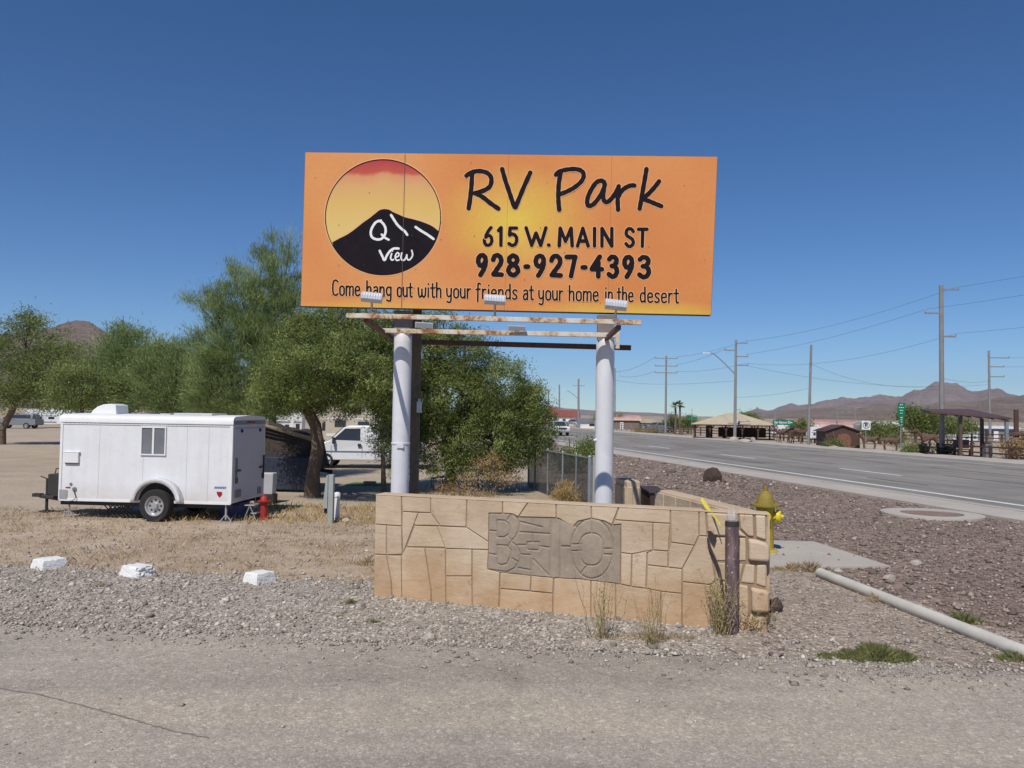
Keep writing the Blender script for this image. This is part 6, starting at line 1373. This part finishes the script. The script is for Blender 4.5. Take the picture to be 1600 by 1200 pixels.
# ---- pavilion
def textmesh(body, size, name, m, parent, loc, rotx=90, ext=.002, sx=1.0, bold=0):
    cu_ = bpy.data.curves.new(name, 'FONT'); cu_.body = body; cu_.size = size; cu_.align_x = 'CENTER'; cu_.align_y = 'CENTER'; cu_.extrude = ext; cu_.offset = bold
    tmp = bpy.data.objects.new('t', cu_); COL.objects.link(tmp); dg = bpy.context.evaluated_depsgraph_get(); me = bpy.data.meshes.new_from_object(tmp.evaluated_get(dg)); bpy.data.objects.remove(tmp)
    me.materials.clear(); me.materials.append(m); me.name = name; o = bpy.data.objects.new(name, me); COL.objects.link(o); o.parent = parent; o.location = loc; o.rotation_euler = (R(rotx), 0, 0); o.scale = (sx, 1, 1); return o
Yp = 80.0; kp = Yp / 1250
pc = P(1145, 690, Yp).x; pv_ = thing('pavilion', 'open timber pavilion with a tan hip roof on the far side of the road', 'pavilion', (pc, Yp, 0), R(-14))
ez = P(1145, 663, Yp).z; az = P(1143, 645.5, Yp).z; hw, hd = 4.0, 3.3
ez = 1.5; az = 2.62
mb = MB(); mb.add([(-hw, -hd, ez), (hw, -hd, ez), (hw, hd, ez), (-hw, hd, ez), (-.5, 0, az), (.5, 0, az)], [(0, 1, 5, 4), (1, 2, 5), (2, 3, 4, 5), (3, 0, 4)]); rf = mb.build('roof', M['tanroof'], pv_)
sl = rf.modifiers.new('s', 'SOLIDIFY'); sl.thickness = .06
mb = MB()
for (a_, b_) in (((-hw, -hd), (hw, -hd)), ((hw, -hd), (hw, hd)), ((hw, hd), (-hw, hd)), ((-hw, hd), (-hw, -hd))): beam(mb, (*[c * .97 for c in a_], ez - .1), (*[c * .97 for c in b_], ez - .1), .12, .08)
mb.build('eave_beam', M['browntim'], pv_)
for x in (-3.7, -2.2, -.7, .8, 2.25, 3.7):
    for y in (-3.0, 3.0):
        mb = MB(); mb.box((x, y, (ez - .16) / 2), (.11, .11, ez - .16)); beam(mb, (x, y, ez - .6), (x + .4, y, ez - .18), .06, .06); beam(mb, (x, y, ez - .6), (x - .4, y, ez - .18), .06, .06); mb.build('post', M['browntim'], pv_)
mb = MB(); boxp(mb, -1.4, 3.3, 2.2, 2.3, .15, 1.15); mb.build('back_screen', M['browntim'], pv_)
mb = MB(); boxp(mb, -1.4, -.4, -.6, .4, .5, .56); boxp(mb, -1.4, -.4, -1.0, -.75, .3, .34); boxp(mb, -1.0, -.8, -.2, 0, 0, .5); mb.build('bench', M['browntim'], pv_)
mb = MB(); mb.lathe([(.33, 0), (.33, 1.2), (.25, 1.35)], 12, (-2.3, 0, 0)); mb.build('round_kiosk', M['browntim'], pv_)
# rail fences
def railfence(label, a_, b_, n_, h_=1.0, rails=(.35, .65, .95), name='rail_fence', m='browntim'):
    a_, b_ = Vector(a_), Vector(b_); t = thing(name, label, 'fence', a_); d = b_ - a_
    me0 = None
    for i in range(n_ + 1):
        if me0 is None:
            mb = MB(); mb.box((0, 0, h_ / 2), (.12, .12, h_)); o = mb.build('post', M[m], t); me0 = o.data
        else: o = bpy.data.objects.new('post', me0); COL.objects.link(o); o.parent = t
        o.location = d * (i / n_)
    for z_ in rails:
        mb = MB(); beam(mb, Vector((0, -.07, z_)), d + Vector((0, -.07, z_)), .09, .05); mb.build('rail', M[m], t)
    return t
def rp3(p_, s_): q_ = rp(p_, s_); return (q_[0], q_[1], 0)
railfence('brown three-rail fence behind the horse sculptures and the pavilion', (P(1040, 680, 102).x, 102, 0), (P(1300, 680, 68).x, 68, 0), 14)
railfence('brown rail fence beyond the no-parking sign toward the right edge', (P(1335, 690, 74).x, 74, 0), (P(1640, 690, 62).x, 62, 0), 14, 1.15, (.5, .8, 1.1))
railfence('short brown rail fence at the kerb between pavilion and shed', rp3(35.8, 44), rp3(35.8, 37), 5, .8, (.35, .7))
railfence('pale pipe fence in front of the pink-roofed brown building', (P(930, 668, 124).x, 124, 0), (P(1040, 672, 98).x, 98, 0), 14, 1.1, (.3, .55, .8, 1.05), 'pipe_fence', 'galv')
railfence('white fence along the yard left of the right billboard post', (P(905, 668, 138).x, 138, 0), (P(935, 668, 128).x, 128, 0), 6, 1.2, (.4, .8, 1.15), 'white_fence', 'trim_white')
# ---- shed
Ys = 61; sx0 = P(1308, 690, Ys).x; sh = thing('garden_shed', 'dark brown gabled shed with a round-topped door beside the no-parking sign', 'shed', (sx0, Ys, 0), R(-4)); hw = 1.2; eh, rh_ = P(1300, 671, Ys).z, P(1308, 663.5, Ys).z
mb = MB(); n_ = 5; pr_ = [(-hw, 0), (hw, 0), (hw, eh), (0, rh_ - .05), (-hw, eh)]; vs = [(x, y, z_) for y in (-1.2, 1.2) for x, z_ in pr_]; mb.add(vs, [tuple(range(5)), tuple(reversed(range(5, 10)))] + [(i, (i + 1) % 5, 5 + (i + 1) % 5, 5 + i) for i in range(5)]); mb.build('wall', M['browntim'], sh)
mb = MB()
for s_ in (-1, 1): mb.add([(0, y, rh_ + dz) for y in (-1.35, 1.35) for dz in (0, -.05)] + [(s_ * (hw + .18), y, eh - .1 + dz) for y in (-1.35, 1.35) for dz in (0, -.05)], [(0, 2, 6, 4), (1, 3, 7, 5), (0, 1, 5, 4), (2, 3, 7, 6), (4, 5, 7, 6)])
mb.build('roof', M['brownroof'], sh)
mb = MB(); dp = [(-.5, .0), (.5, .0), (.5, .75)] + [(.5 * math.cos(t), .75 + .35 * math.sin(t)) for t in [math.pi * i / 8 for i in range(1, 8)]] + [(-.5, .75)]
mb.add([(x + .1, -1.21, z_) for x, z_ in dp], [tuple(range(len(dp)))]); mb.build('door', mat('reddish_brown_door', (.2, .09, .06), .8, var=.2), sh)
for x in (-1.2, 1.2):
    mb = MB(); mb.box((x, -1.22, eh / 2 - .05), (.1, .04, eh - .12)); mb.build('corner_board', M['browntim'], sh)
# ---- street furniture
def signpost(px, base_y, Y, name, label, cat='sign'):
    g = Vector((P(px, base_y, Y).x, Y, 0)); return thing(name, label, cat, g)
Yn = 51.5; g = P(1408, 715, Yn); s1 = signpost(1408, 715, Yn, 'guide_sign', 'green destination sign with white lines of text on a thin post at the kerb')
zt_ = P(1408, 628, Yn).z; mb = MB(); mb.tube([(-.02, 0, -.05), (0, .0, zt_)], .03, 6); mb.build('sign_post', M['metalpole'], s1)
zA, zB = P(1408, 649, Yn).z, P(1408, 630, Yn).z; kk = Yn / 1250
mb = MB(); mb.box((0, -.05, (zA + zB) / 2), (11 * kk, .02, zB - zA)); pnl = mb.build('sign_panel', M['signgreen'], s1, bevel=.004)
mb = MB()
zC, zD = P(1408, 663, Yn).z, P(1408, 650, Yn).z; 
mb.box((0, -.05, (zC + zD) / 2), (7.5 * kk, .02, zD - zC)); pn2 = mb.build('lower_sign_panel', M['signgreen'], s1, bevel=.004)
mb = MB()
for r_, wds in enumerate(((.1, .06), (.08, .09, .05), (.1, .07), (.06, .06))):
    x = -sum(wds) / 2 - .02 * (len(wds) - 1) / 1
    for w_ in wds: mb.box((x + w_ / 2, -.064, zB - .1 - r_ * (zB - zA - .06) / 4), (w_, .004, .05)); x += w_ + .035
for r_ in range(3): mb.box((0, -.064, zD - .1 - r_ * .14), (.14 - .03 * r_, .004, .05))
mb.build('sign_text', M['signwhite'], pnl)
Yk = 56; s2_ = signpost(1353, 705, Yk, 'no_parking_sign', 'white no-parking sign with a ringed and slashed P at the kerb'); kk = Yk / 1250
zc = P(1353, 664.5, Yk).z; mb = MB(); mb.tube([(0, 0, -.05), (0, 0, zc + .25)], .025, 6); mb.build('sign_post', M['metalpole'], s2_)
mb = MB(); mb.box((0, -.04, zc), (13.5 * kk, .015, 14 * kk)); pn = mb.build('sign_panel', M['signwhite'], s2_, bevel=.003)
mb = MB(); r_ = 5.3 * kk; 
for i in range(32):
    a0, a1 = 2 * math.pi * i / 32, 2 * math.pi * (i + 1) / 32
    mb.add([(r_ * math.cos(a0), -.05, zc + r_ * math.sin(a0)), (r_ * math.cos(a1), -.05, zc + r_ * math.sin(a1)), (r_ * .82 * math.cos(a1), -.05, zc + r_ * .82 * math.sin(a1)), (r_ * .82 * math.cos(a0), -.05, zc + r_ * .82 * math.sin(a0))], [(0, 1, 2, 3)])
beam(mb, (-r_ * .62, -.053, zc + r_ * .62), (r_ * .62, -.053, zc - r_ * .62), r_ * .16, .004); mb.build('prohibition_ring', M['signblack'], pn)
textmesh('P', .38, 'letter', M['signblack'], pn, (0, -.0505, zc), bold=.02)
Ys2 = 68; s3 = signpost(1214, 695, Ys2, 'street_name_sign', 'green street name sign on a thin brown post in front of the pavilion end'); kk = Ys2 / 1250
zc = P(1224, 660, Ys2).z; mb = MB(); mb.tube([(0, 0, -.05), (0, 0, zc + .1)], .03, 6); mb.build('sign_post', M['browntim'], s3)
mb = MB(); mb.box((10 * kk, -.04, zc), (33 * kk, .02, 7.5 * kk)); pn = mb.build('sign_panel', M['signgreen'], s3)
textmesh('San Ramon Dr', .3, 'lettering', M['signwhite'], pn, (8.5 * kk, -.053, zc), bold=.006, sx=.8)
mb = MB(); mb.add([(24 * kk, -.053, zc), (22 * kk, -.053, zc + .06), (22 * kk, -.053, zc - .06)], [(0, 1, 2)]); mb.box((20.8 * kk, -.053, zc), (.1, .003, .035)); mb.build('arrow', M['signwhite'], pn)
s4 = thing('street_name_sign', 'small far green street sign left of the pavilion roof', 'sign', (P(1081, 680, 84).x, 84, 0)); mb = MB(); mb.tube([(0, 0, 0), (0, 0, 3.0)], .03, 6); mb.build('sign_post', M['metalpole'], s4)
mb = MB(); mb.box((0, 0, P(1080, 654, 84).z), (1.1, .03, .26)); mb.build('sign_panel', M['signgreen'], s4)
# bus shelter
Yb = 46.8; kb = Yb / 1250
bs = thing('bus_shelter', 'maroon flat-roofed bus shelter with bench at the far kerb on the right', 'bus shelter', (P(1535, 715, Yb).x, Yb, 0), R(-6))
zl, zr_, zm_ = P(1455, 645, Yb).z, P(1575, 656, Yb).z, 2.5
x0, x1 = (1455 - 1535) * kb, (1576 - 1535) * kb
mb = MB(); rp_ = [(x0, -.3, P(1452, 645, Yb).z), (x1, -.2, P(1576, 655.5, Yb).z), (x1 - 1.0, 2.8, P(1520, 644, Yb).z + .12), (x0 + .6, 2.8, P(1455, 643.5, Yb).z + .1)]
mb.add([Vector(p_) for p_ in rp_] + [Vector(p_) + V3((0, 0, .1)) for p_ in rp_], [(0, 3, 2, 1), (4, 5, 6, 7), (0, 1, 5, 4), (1, 2, 6, 5), (2, 3, 7, 6), (3, 0, 4, 7)]); mb.build('roof', M['brownroof'], bs)
for i in range(7):
    t = (i + .5) / 7; a_ = Vector(rp_[0]).lerp(Vector(rp_[1]), t) - V3((0, 0, .05)); b_ = Vector(rp_[3]).lerp(Vector(rp_[2]), t) - V3((0, 0, .05)); mb = MB(); beam(mb, a_, b_, .09, .05); mb.build('rafter', M['brownroof'], bs)
for (px, yy, m_) in ((1571, .0, 'metalpole'), (1505, .2, 'brownroof'), (1560, 2.1, 'brownroof'), (1480, 2.1, 'brownroof')):
    if px == 1480: continue
    x = (px - 1535) * kb; t = (x - x0) / (x1 - x0); z_ = Vector(rp_[0]).lerp(Vector(rp_[1]), t).z; mb = MB(); mb.box((x, yy, z_ / 2), (.17, .17, z_)); mb.build('post', M[m_], bs)
mb = MB(); boxp(mb, (1509 - 1535) * kb, (1533 - 1535) * kb, 1.5, 1.56, .55, 1.05); mb.build('bench_back', M['brownroof'], bs)
mb = MB(); boxp(mb, (1509 - 1535) * kb, (1533 - 1535) * kb, 1.05, 1.5, .45, .5); mb.build('bench_seat', M['brownroof'], bs)
for x in (-.75, -.1):
    mb = MB(); boxp(mb, x, x + .05, 1.1, 1.5, .0, .45); mb.build('bench_leg', M['brownroof'], bs)
bn = thing('litter_bin', 'dark perforated litter bin inside the bus shelter right of the bench', 'bin', (P(1543, 710, Yb + 1).x, Yb + 1, 0)); mb = MB(); mb.box((0, 0, .42), (.42, .42, .84)); mb.build('bin_body', M['screen'], bn, bevel=.03); mb = MB(); mb.box((0, 0, .87), (.36, .36, .05)); mb.build('bin_lid', M['dark_steel'], bn, bevel=.01)
# ---- sculptures of animals
def animal(px, Y, h, label, kind='horse', rz=0.0):
    g = Vector((P(px, 690, Y).x, Y, 0)); s_ = h / 1.6; mb = MB()
    T = lambda L: [Vector(p_) * s_ for p_ in L]; Rr = lambda L: [r_ * s_ for r_ in L]
    body = [(-.75, 0, 1.12), (-.5, 0, 1.15), (-.1, 0, 1.08), (.35, 0, 1.1), (.6, 0, 1.15)] if kind == 'horse' else [(-.7, 0, 1.1), (-.4, 0, 1.2), (0, 0, 1.35), (.35, 0, 1.15), (.6, 0, 1.1)]
    me = bpy.data.meshes.new('b'); o = bpy.data.objects.new(kind + '_sculpture', me); COL.objects.link(o); bm = bmesh.new()
    lay = None; V_ = []; Rd = []; E = []
    def chain(pts, rr, start=None):
        pr = start
        for p_, r_ in zip(pts, rr):
            V_.append(p_); Rd.append(r_); i = len(V_) - 1
            if pr is not None: E.append((pr, i))
            pr = i
        return pr
    chain(T(body), Rr([.22, .27, .27, .25, .2])); nb_ = 4
    chain(T([(.85, 0, 1.45), (1.02, 0, 1.72), (1.2, 0, 1.68), (1.42, 0, 1.52)] if kind == 'horse' else [(.85, 0, 1.15), (1.05, 0, 1.5), (1.1, 0, 1.78), (1.38, 0, 1.7)]), Rr([.15, .12, .1, .06]), 4)
    for sy in (-1, 1):
        chain(T([(.5, .13 * sy, .8), (.52 + .1 * sy, .13 * sy, .45), (.48 + .12 * sy, .13 * sy, .02)]), Rr([.11, .06, .05]), 3)
        chain(T([(-.62, .13 * sy, .85), (-.75 + .1 * sy, .13 * sy, .5), (-.65 + .14 * sy, .13 * sy, .02)]), Rr([.13, .065, .05]), 1)
    chain(T([(-1.0, 0, 1.05), (-1.1, 0, .6)]), Rr([.05, .04]), 0)
    me.from_pydata(V_, E, []); sk = o.modifiers.new('skin', 'SKIN'); 
    if not me.skin_vertices: 
        bm.from_mesh(me); bm.verts.layers.skin.verify(); bm.to_mesh(me)
    bm.free()
    for i, r_ in enumerate(Rd): me.skin_vertices[0].data[i].radius = (r_, r_); me.skin_vertices[0].data[i].use_root = (i == 2)
    sb = o.modifiers.new('sub', 'SUBSURF'); sb.levels = 1; sb.render_levels = 1
    me.materials.append(M['rust_dark']); o.location = g; o.rotation_euler = (0, 0, rz); tag(o, label, 'sculpture', 'brown animal sculptures across the road'); return o
animal(1393, 56, 1.1, 'brown horse sculpture facing right below the green destination sign')
animal(1357, 59, 1.05, 'brown animal sculpture behind the no-parking sign', 'horse', R(180))
animal(1244, 68.5, 1.5, 'tan-brown camel sculpture right of the pavilion', 'camel')
animal(1227, 69.5, 1.4, 'darker camel sculpture nearest the pavilion', 'camel', R(170))
animal(1451, 60, 1.35, 'brown horse sculpture in front of the tree left of the tallest pole', 'horse', R(180))
# ---- buildings beyond
def barn(label, px0, px1, ywt, yrt, Y, wallm, roofm, ribs=12, name='building', depth=8, rz=0, curved=False, win=0, door=True):
    x0, x1 = P(px0, 660, Y).x, P(px1, 660, Y).x; L = x1 - x0; hw_, hr_ = P((px0 + px1) / 2, ywt, Y).z, P((px0 + px1) / 2, yrt, Y).z
    t = thing(name, label, 'building', (x0, Y, 0), rz); mb = MB(); boxp(mb, 0, L, 0, depth, 0, hw_); mb.build('wall', M[wallm], t)
    mb = MB(); o_ = .25
    prf = [(-o_, hw_ + .01), (depth * .5, hr_), (depth + o_, hw_ + .01)] if not curved else [(depth * .5 - (depth * .5 + o_) * math.cos(math.pi * i / 8), hw_ + (hr_ - hw_) * math.sin(math.pi * i / 8)) for i in range(9)]
    vs = [(x, y, z_) for x in (-o_, L + o_) for y, z_ in prf]; n_ = len(prf); mb.add(vs, [(i, i + 1, n_ + i + 1, n_ + i) for i in range(n_ - 1)] + [tuple(range(n_)), tuple(reversed(range(n_, 2 * n_)))]); rf = mb.build('roof', M[roofm], t)
    mb = MB()
    for i in range(ribs + 1):
        x = -o_ + (L + 2 * o_) * i / ribs
        for a_, b_ in zip(prf[:-1], prf[1:]): beam(mb, (x, a_[0], a_[1] + .03), (x, b_[0], b_[1] + .03), .07, .1)
    o = mb.build('roof_rib', M[roofm], rf)
    for i in range(win):
        mb = MB(); xx = L * (i + .6) / (win + .3); boxp(mb, xx, xx + min(1.2, L / (win * 2.2)), -.03, -.002, hw_ * .4, hw_ * .78); mb.build('window', M['darkglass'], t)
    if door: mb = MB(); boxp(mb, L * .45, L * .55, -.04, -.002, 0, hw_ * .8); mb.build('door', M['trim_white'], t)
    return t
barn('brown building with a ribbed pinkish metal roof just right of the right billboard post', 944, 999, 657, 648, 124, 'brownwall', 'pinkroof', 16, curved=True)
barn('low tan building between the pink-roofed building and the palms', 1000, 1024, 661, 655, 126, 'plank', 'tanroof', 8, win=2)
barn('long low building with a pale pink ribbed roof beyond the shed', 1240, 1345, 668, 655.5, 150, 'pinkroof', 'pinkroof', 40, depth=12, curved=True)
barn('red-roofed roadside store beyond the white pickup', 873, 905, 652, 641, 165, 'trim_white', 'rustred', 10, win=3)
barn('small orange-fronted building above the end of the mesquite', 856, 871, 650, 637, 175, 'brownwall', 'rust_dark' if False else 'rustred', 6, win=1)
barn('long white building behind the bushes right of the no-parking sign', 1358, 1412, 665, 660, 130, 'trim_white', 'trim_white', 10, win=3, depth=6)
barn('low dark-walled white-roofed building seen through the bus shelter', 1520, 1592, 670, 666, 90, 'cargrey', 'trim_white', 8, win=2, depth=5)
barn('small white shed behind the double-armed pole and white trucks', 907, 932, 660, 654, 130, 'trim_white', 'cargrey', 6, win=1)
motorhome('white camper parked left of the dark brown shed', 1262, 1292, 667, 70, 0, cab=False, name='travel_trailer')
motorhome('white motorhome seen through the posts of the pavilion end', 1206, 1240, 664, 92, 0, name='motorhome')
motorhome('small white trailer left of the bus shelter bench', 1486, 1524, 673, 70, 0, cab=False, name='travel_trailer')
# ---- cars on and beside the road
pickup('pickup_truck', 'white pickup truck driving toward the viewer on the road', rp(20.7, 78.5) + (0.03,), R(90 + 11.1), .82)
pickup('parked_suv', 'white car following close behind the white pickup on the road', rp(20.0, 90) + (0.03,), R(90 + 11.1), .8, 'carwhite', True, 'car')
for i, (px, Y, pn_, lab, suv) in enumerate(((880, 152, 'cargrey', 'dark car parked in front of the red-roofed store', True), (915, 132, 'carwhite', 'white car parked by the white fence', True), (898, 142, 'carwhite', 'white pickup parked right of the red-roofed store', False), (1010, 104, 'cargrey', 'dark parked car in front of the low tan building', True), (1018, 106, 'carred', 'dark red machine-like car half hidden behind dry brush', True))):
    pickup('parked_car', lab, (P(px, 670, Y).x, Y, 0), R(8 * i), .75, pn_, suv, 'car')
# ---- vegetation beyond the road
def ftree(label, px, Y, lobes, n_, m='leaf', group='trees beyond the road', tr=.12, name='desert_tree', feather=False, cat='tree', lw=.07, ll=.18):
    return tree(name, label, Y, px, lobes, n_, 45, lw, ll, .3, m, None, tr, feather, group if cat == 'tree' else None, cat, shell=.35)
ftree('green tree on a short trunk behind the animal sculptures, left of the tallest pole', 1430, 62, [(1425, 652, 22, 16), (1440, 664, 22, 14), (1452, 655, 16, 14)], 150, tr=.14)
ftree('olive tree directly behind the tallest pole', 1470, 64, [(1462, 662, 16, 16), (1482, 664, 14, 14)], 110, 'leaf3')
ftree('round bushy tree behind the no-parking sign', 1375, 70, [(1378, 672, 18, 12), (1395, 675, 16, 12), (1358, 672, 12, 12)], 130, 'leaf3')
ftree('bushy green tree between the camper and the street name sign', 1253, 74, [(1253, 668, 15, 12), (1245, 674, 10, 8)], 90, 'leaf')
ftree('yellow-green bushy tree right of the palms', 1075, 100, [(1052, 660, 16, 10), (1070, 662, 16, 10), (1080, 657, 12, 8)], 130, 'leaf')
ftree('dark tree behind the right slope of the pavilion roof', 1175, 105, [(1165, 652, 14, 9), (1180, 655, 12, 8)], 80, 'leaf3')
ftree('olive tree behind the bus shelter', 1500, 66, [(1498, 665, 14, 12), (1512, 668, 12, 10)], 80, 'leaf3')
ftree('dry golden bushy tree at the right edge behind the brown post', 1590, 46, [(1585, 698, 18, 12), (1606, 694, 18, 16)], 110, 'deadleaf', lw=.04, ll=.1)
for i, (px, py, rx, ry, Y, m_, lab) in enumerate(((1303, 695, 13, 5, 59.5, 'leaf3', 'grey-green shrub in front of the brown shed'), (1440, 702, 8, 6, 51, 'deadleaf', 'golden dry shrub below the olive tree'), (1480, 704, 6, 6, 50, 'leaf3', 'small yellow shrub right of the tallest pole base'),
     (1400, 686, 20, 6, 66, 'leaf3', 'low shrub behind the brown horse sculpture'), (1590, 706, 16, 9, 47.5, 'deadleaf', 'yellow-brown shrub right of the bus shelter'), (1425, 702, 10, 4, 51, 'leaf3', 'low grey shrub beside the pale utility cover'),
     (1000, 673, 14, 4, 104, 'deadleaf', 'brown brush heap left of the double-armed pole'), (1020, 674, 14, 5, 101, 'deadleaf', 'brown dead brush right of the pipe fence'), (890, 719, 8, 6, 30, 'leaf', 'small green shrub by the sidewalk beyond the chain-link fence'),
     (918, 703, 5, 8, 36, 'leaf', 'upright green shrub left of the right billboard post by the sidewalk'), (962, 650, 15, 6, 125, 'leaf3', 'dark bushes behind the pink roof'), (935, 655, 10, 6, 130, 'leaf3', 'dark bushes beside the far white shed'))):
    ftree(lab, px, Y, [(px, py, rx, ry)], 45, m_, name='desert_shrub', cat='shrub', tr=.03, lw=.05, ll=.12)
# palms
for i, (px, tp, lab) in enumerate(((1055, 634, 'taller palm right of the double-armed pole'), (1062, 633, 'second palm just right of the taller one'), (1066, 668, 'short dark palm left of the pavilion'))):
    Y = 96 if i < 2 else 94; g = Vector((P(px, 670, Y).x, Y, 0)); zt_ = P(px, tp, Y).z; t = thing('palm_tree', lab, 'palm', g); mb = MB(); mb.tube([(0, 0, -.1), (.05, 0, zt_ * .5), (0, 0, zt_)], [.16, .12, .12], 8); mb.build('trunk', M['bark'], t, smooth=True)
    mb = MB()
    for k in range(16):
        a_ = random.uniform(0, 6.28); el = random.uniform(-.3, 1.2); L_ = .85
        for j in range(9):
            b_ = a_ + (j - 4) * .12; d = Vector((math.cos(b_) * math.cos(el), math.sin(b_) * math.cos(el), math.sin(el))); s_ = Vector((-math.sin(b_), math.cos(b_), 0)) * .03; o0 = Vector((0, 0, zt_)); m_ = o0 + d * L_ * .55; e_ = o0 + d * L_ - Vector((0, 0, .18)); mb.add([o0, m_ + s_, e_, m_ - s_], [(0, 1, 2, 3)])
    mb.build('crown', M['leaf3'], t)
# more small things across the road
g = Vector((P(1588, 690, 46).x, 46, 0)); t = thing('brown_post', 'thick brown post standing at the right edge beyond the shelter', 'post', g); mb = MB(); mb.tube([(0, 0, -.1), (0, 0, P(1588, 640, 46).z)], .13, 8); mb.build('post_shaft', M['browntim'], t); mb = MB(); mb.box((.2, 0, P(1588, 676, 46).z), (1.2, .5, .2), taper=.3); mb.build('post_skirt', M['browntim'], t)
g = Vector((P(1426, 700, 53.5).x, 53.5, 0)); t = thing('concrete_box', 'pale green low utility box below the olive trees', 'utility box', g); mb = MB(); mb.box((0, 0, .4), (1.15, .6, .42)); mb.build('box_body', mat('pale_green_enclosure', (.45, .47, .36), .7, var=.08), t, bevel=.02); mb = MB(); mb.box((0, 0, .1), (1.25, .7, .2)); mb.build('box_base', M['concrete'], t)
rk(1147, 691, .45, M['palerock'], 'pale boulder at the kerb before the pavilion', (1.1, .8, .7), 31); rk(1166, 693, .5, M['palerock'], 'long white boulder right of the lamp pole base', (1.4, .8, .5), 32); rk(1178, 693, .35, M['palerock'], 'upright pale rock below the pavilion posts', (.7, .7, 1.1), 33)
rk(1306, 702, .35, M['palerock'], 'flat pale rock before the grey-green shrub', (1.4, .8, .5), 34)
# ---- mountains
def mountains(name, prof, D, depth, mat_, seed, rough_=.09, rows=22, base_y=None):
    rg = np.random.default_rng(seed); xs = np.linspace(prof[0][0], prof[-1][0], 420); hy_ = np.interp(xs, [p_[0] for p_ in prof], [p_[1] for p_ in prof])
    def fb(x, y):
        v = np.zeros_like(x); am = 1; fr = 1
        for o_ in range(6):
            ph_ = rg.uniform(0, 6.28, 4); v += am * (1 - 2 * np.abs(np.sin(x * fr * .9 + ph_[0] + 1.3 * np.sin(y * fr * .7 + ph_[1])) * np.cos(y * fr * .8 + ph_[2] + .9 * np.sin(x * fr * .6 + ph_[3])))); am *= .55; fr *= 2.1
        return v
    V = np.zeros((rows * 2, len(xs), 3)); hw_ = []
    for j in range(rows * 2):
        t = j / (rows * 2 - 1); Yd = D + (t - .5) * depth
        for_ = np.sin(np.pi * t) ** .85
        px = xs; X = np.array([(x - 800) / 1250 for x in px]) * Yd; Hh = np.maximum(0, (646.5 + (px - 800) * .015 - hy_)) / 1250 * D + 2
        V[j, :, 0] = X; V[j, :, 1] = Yd; V[j, :, 2] = Hh * for_
    s_ = 60.0 / D * 1.2
    nz_ = fb(V[..., 0] * s_ * .25, V[..., 1] * s_ * .25); Hm = V[..., 2].max()
    V[..., 2] += nz_ * rough_ * Hm * np.sin(np.pi * np.linspace(0, 1, rows * 2))[:, None] * np.clip(V[..., 2] / (.25 * Hm), 0, 1)
    V[..., 2] = np.maximum(V[..., 2], -1); V[[0, -1], :, 2] = -1
    n_ = len(xs); idx = np.arange(rows * 2 * n_).reshape(rows * 2, n_); Q = np.stack([idx[:-1, :-1], idx[:-1, 1:], idx[1:, 1:], idx[1:, :-1]], -1).reshape(-1, 4)
    o = npmesh(name, V.reshape(-1, 3), Q, np.zeros(len(Q)), mat_, nv=4); o['kind'] = 'structure'; o.data.polygons.foreach_set('use_smooth', [True] * len(Q)); return o
def mmat(name, a_, b_, c_, s_=.004):
    q = NB(name); q.b.inputs['Roughness'].default_value = 1; q.b.inputs['Specular IOR Level'].default_value = .05
    f = q.math('ADD', q.math('MULTIPLY', q.noise(s_, 8, .7, True), .6), q.math('MULTIPLY', q.noise(s_ * 7, 6, .7, True), .4)); q.col(q.ramp(f, [(.36, a_), (.5, b_), (.64, c_)])); q.bump(q.noise(s_ * 6, 8, .7, True), 1, 60); return q.m
mm1 = mmat('far_mountain_rock', (.27, .195, .18), (.4, .3, .275), (.53, .42, .37))
mm2 = mmat('near_mountain_rock', (.34, .235, .185), (.48, .355, .28), (.6, .475, .38), .008)
mountains('mountains', [(1040, 655), (1110, 652), (1150, 650), (1185, 643), (1200, 645), (1240, 637), (1265, 640), (1290, 632), (1320, 627), (1345, 629), (1375, 624), (1400, 628), (1412, 624), (1428, 613), (1440, 612.5), (1450, 607), (1460, 602.5), (1478, 604), (1495, 605), (1513, 614), (1530, 614.5), (1545, 610), (1560, 609), (1575, 617), (1600, 624), (1650, 616), (1720, 630), (1850, 655)], 4200, 2400, mm1, 3)
mountains('near_hills', [(1120, 656), (1200, 650), (1260, 645), (1330, 640), (1380, 636), (1420, 640), (1470, 634), (1520, 632), (1560, 624), (1600, 622), (1700, 628), (1850, 652)], 2300, 1300, mm2, 5)
mountains('left_hill', [(-320, 640), (-200, 600), (-80, 540), (-20, 528), (20, 524), (60, 520), (90, 509), (118, 503.5), (135, 507), (155, 520), (185, 545), (230, 575), (300, 600), (400, 630), (500, 643)], 1500, 900, mm2, 8, rough_=.03)
mountains('distant_ridge', [(700, 645), (780, 640), (840, 634), (865, 636), (885, 640), (920, 642), (1000, 646), (1060, 648)], 6000, 2000, mm1, 9)

# ---- desert air: even, pale haze round the whole place
mb = MB(); boxp(mb, -8200, 8200, -8200, 8200, -3, 420); hz_m = bpy.data.materials.new('haze_air'); hz_m.use_nodes = True; ht = hz_m.node_tree
for n_ in list(ht.nodes):
    if n_.type == 'BSDF_PRINCIPLED': ht.nodes.remove(n_)
pv = ht.nodes.new('ShaderNodeVolumePrincipled'); pv.inputs['Color'].default_value = (.76, .88, 1, 1); pv.inputs['Density'].default_value = 6.5e-5; pv.inputs['Anisotropy'].default_value = .1
ht.links.new(pv.outputs[0], ht.nodes['Material Output'].inputs['Volume']); hz_o = mb.build('haze', hz_m); hz_o['kind'] = 'stuff'
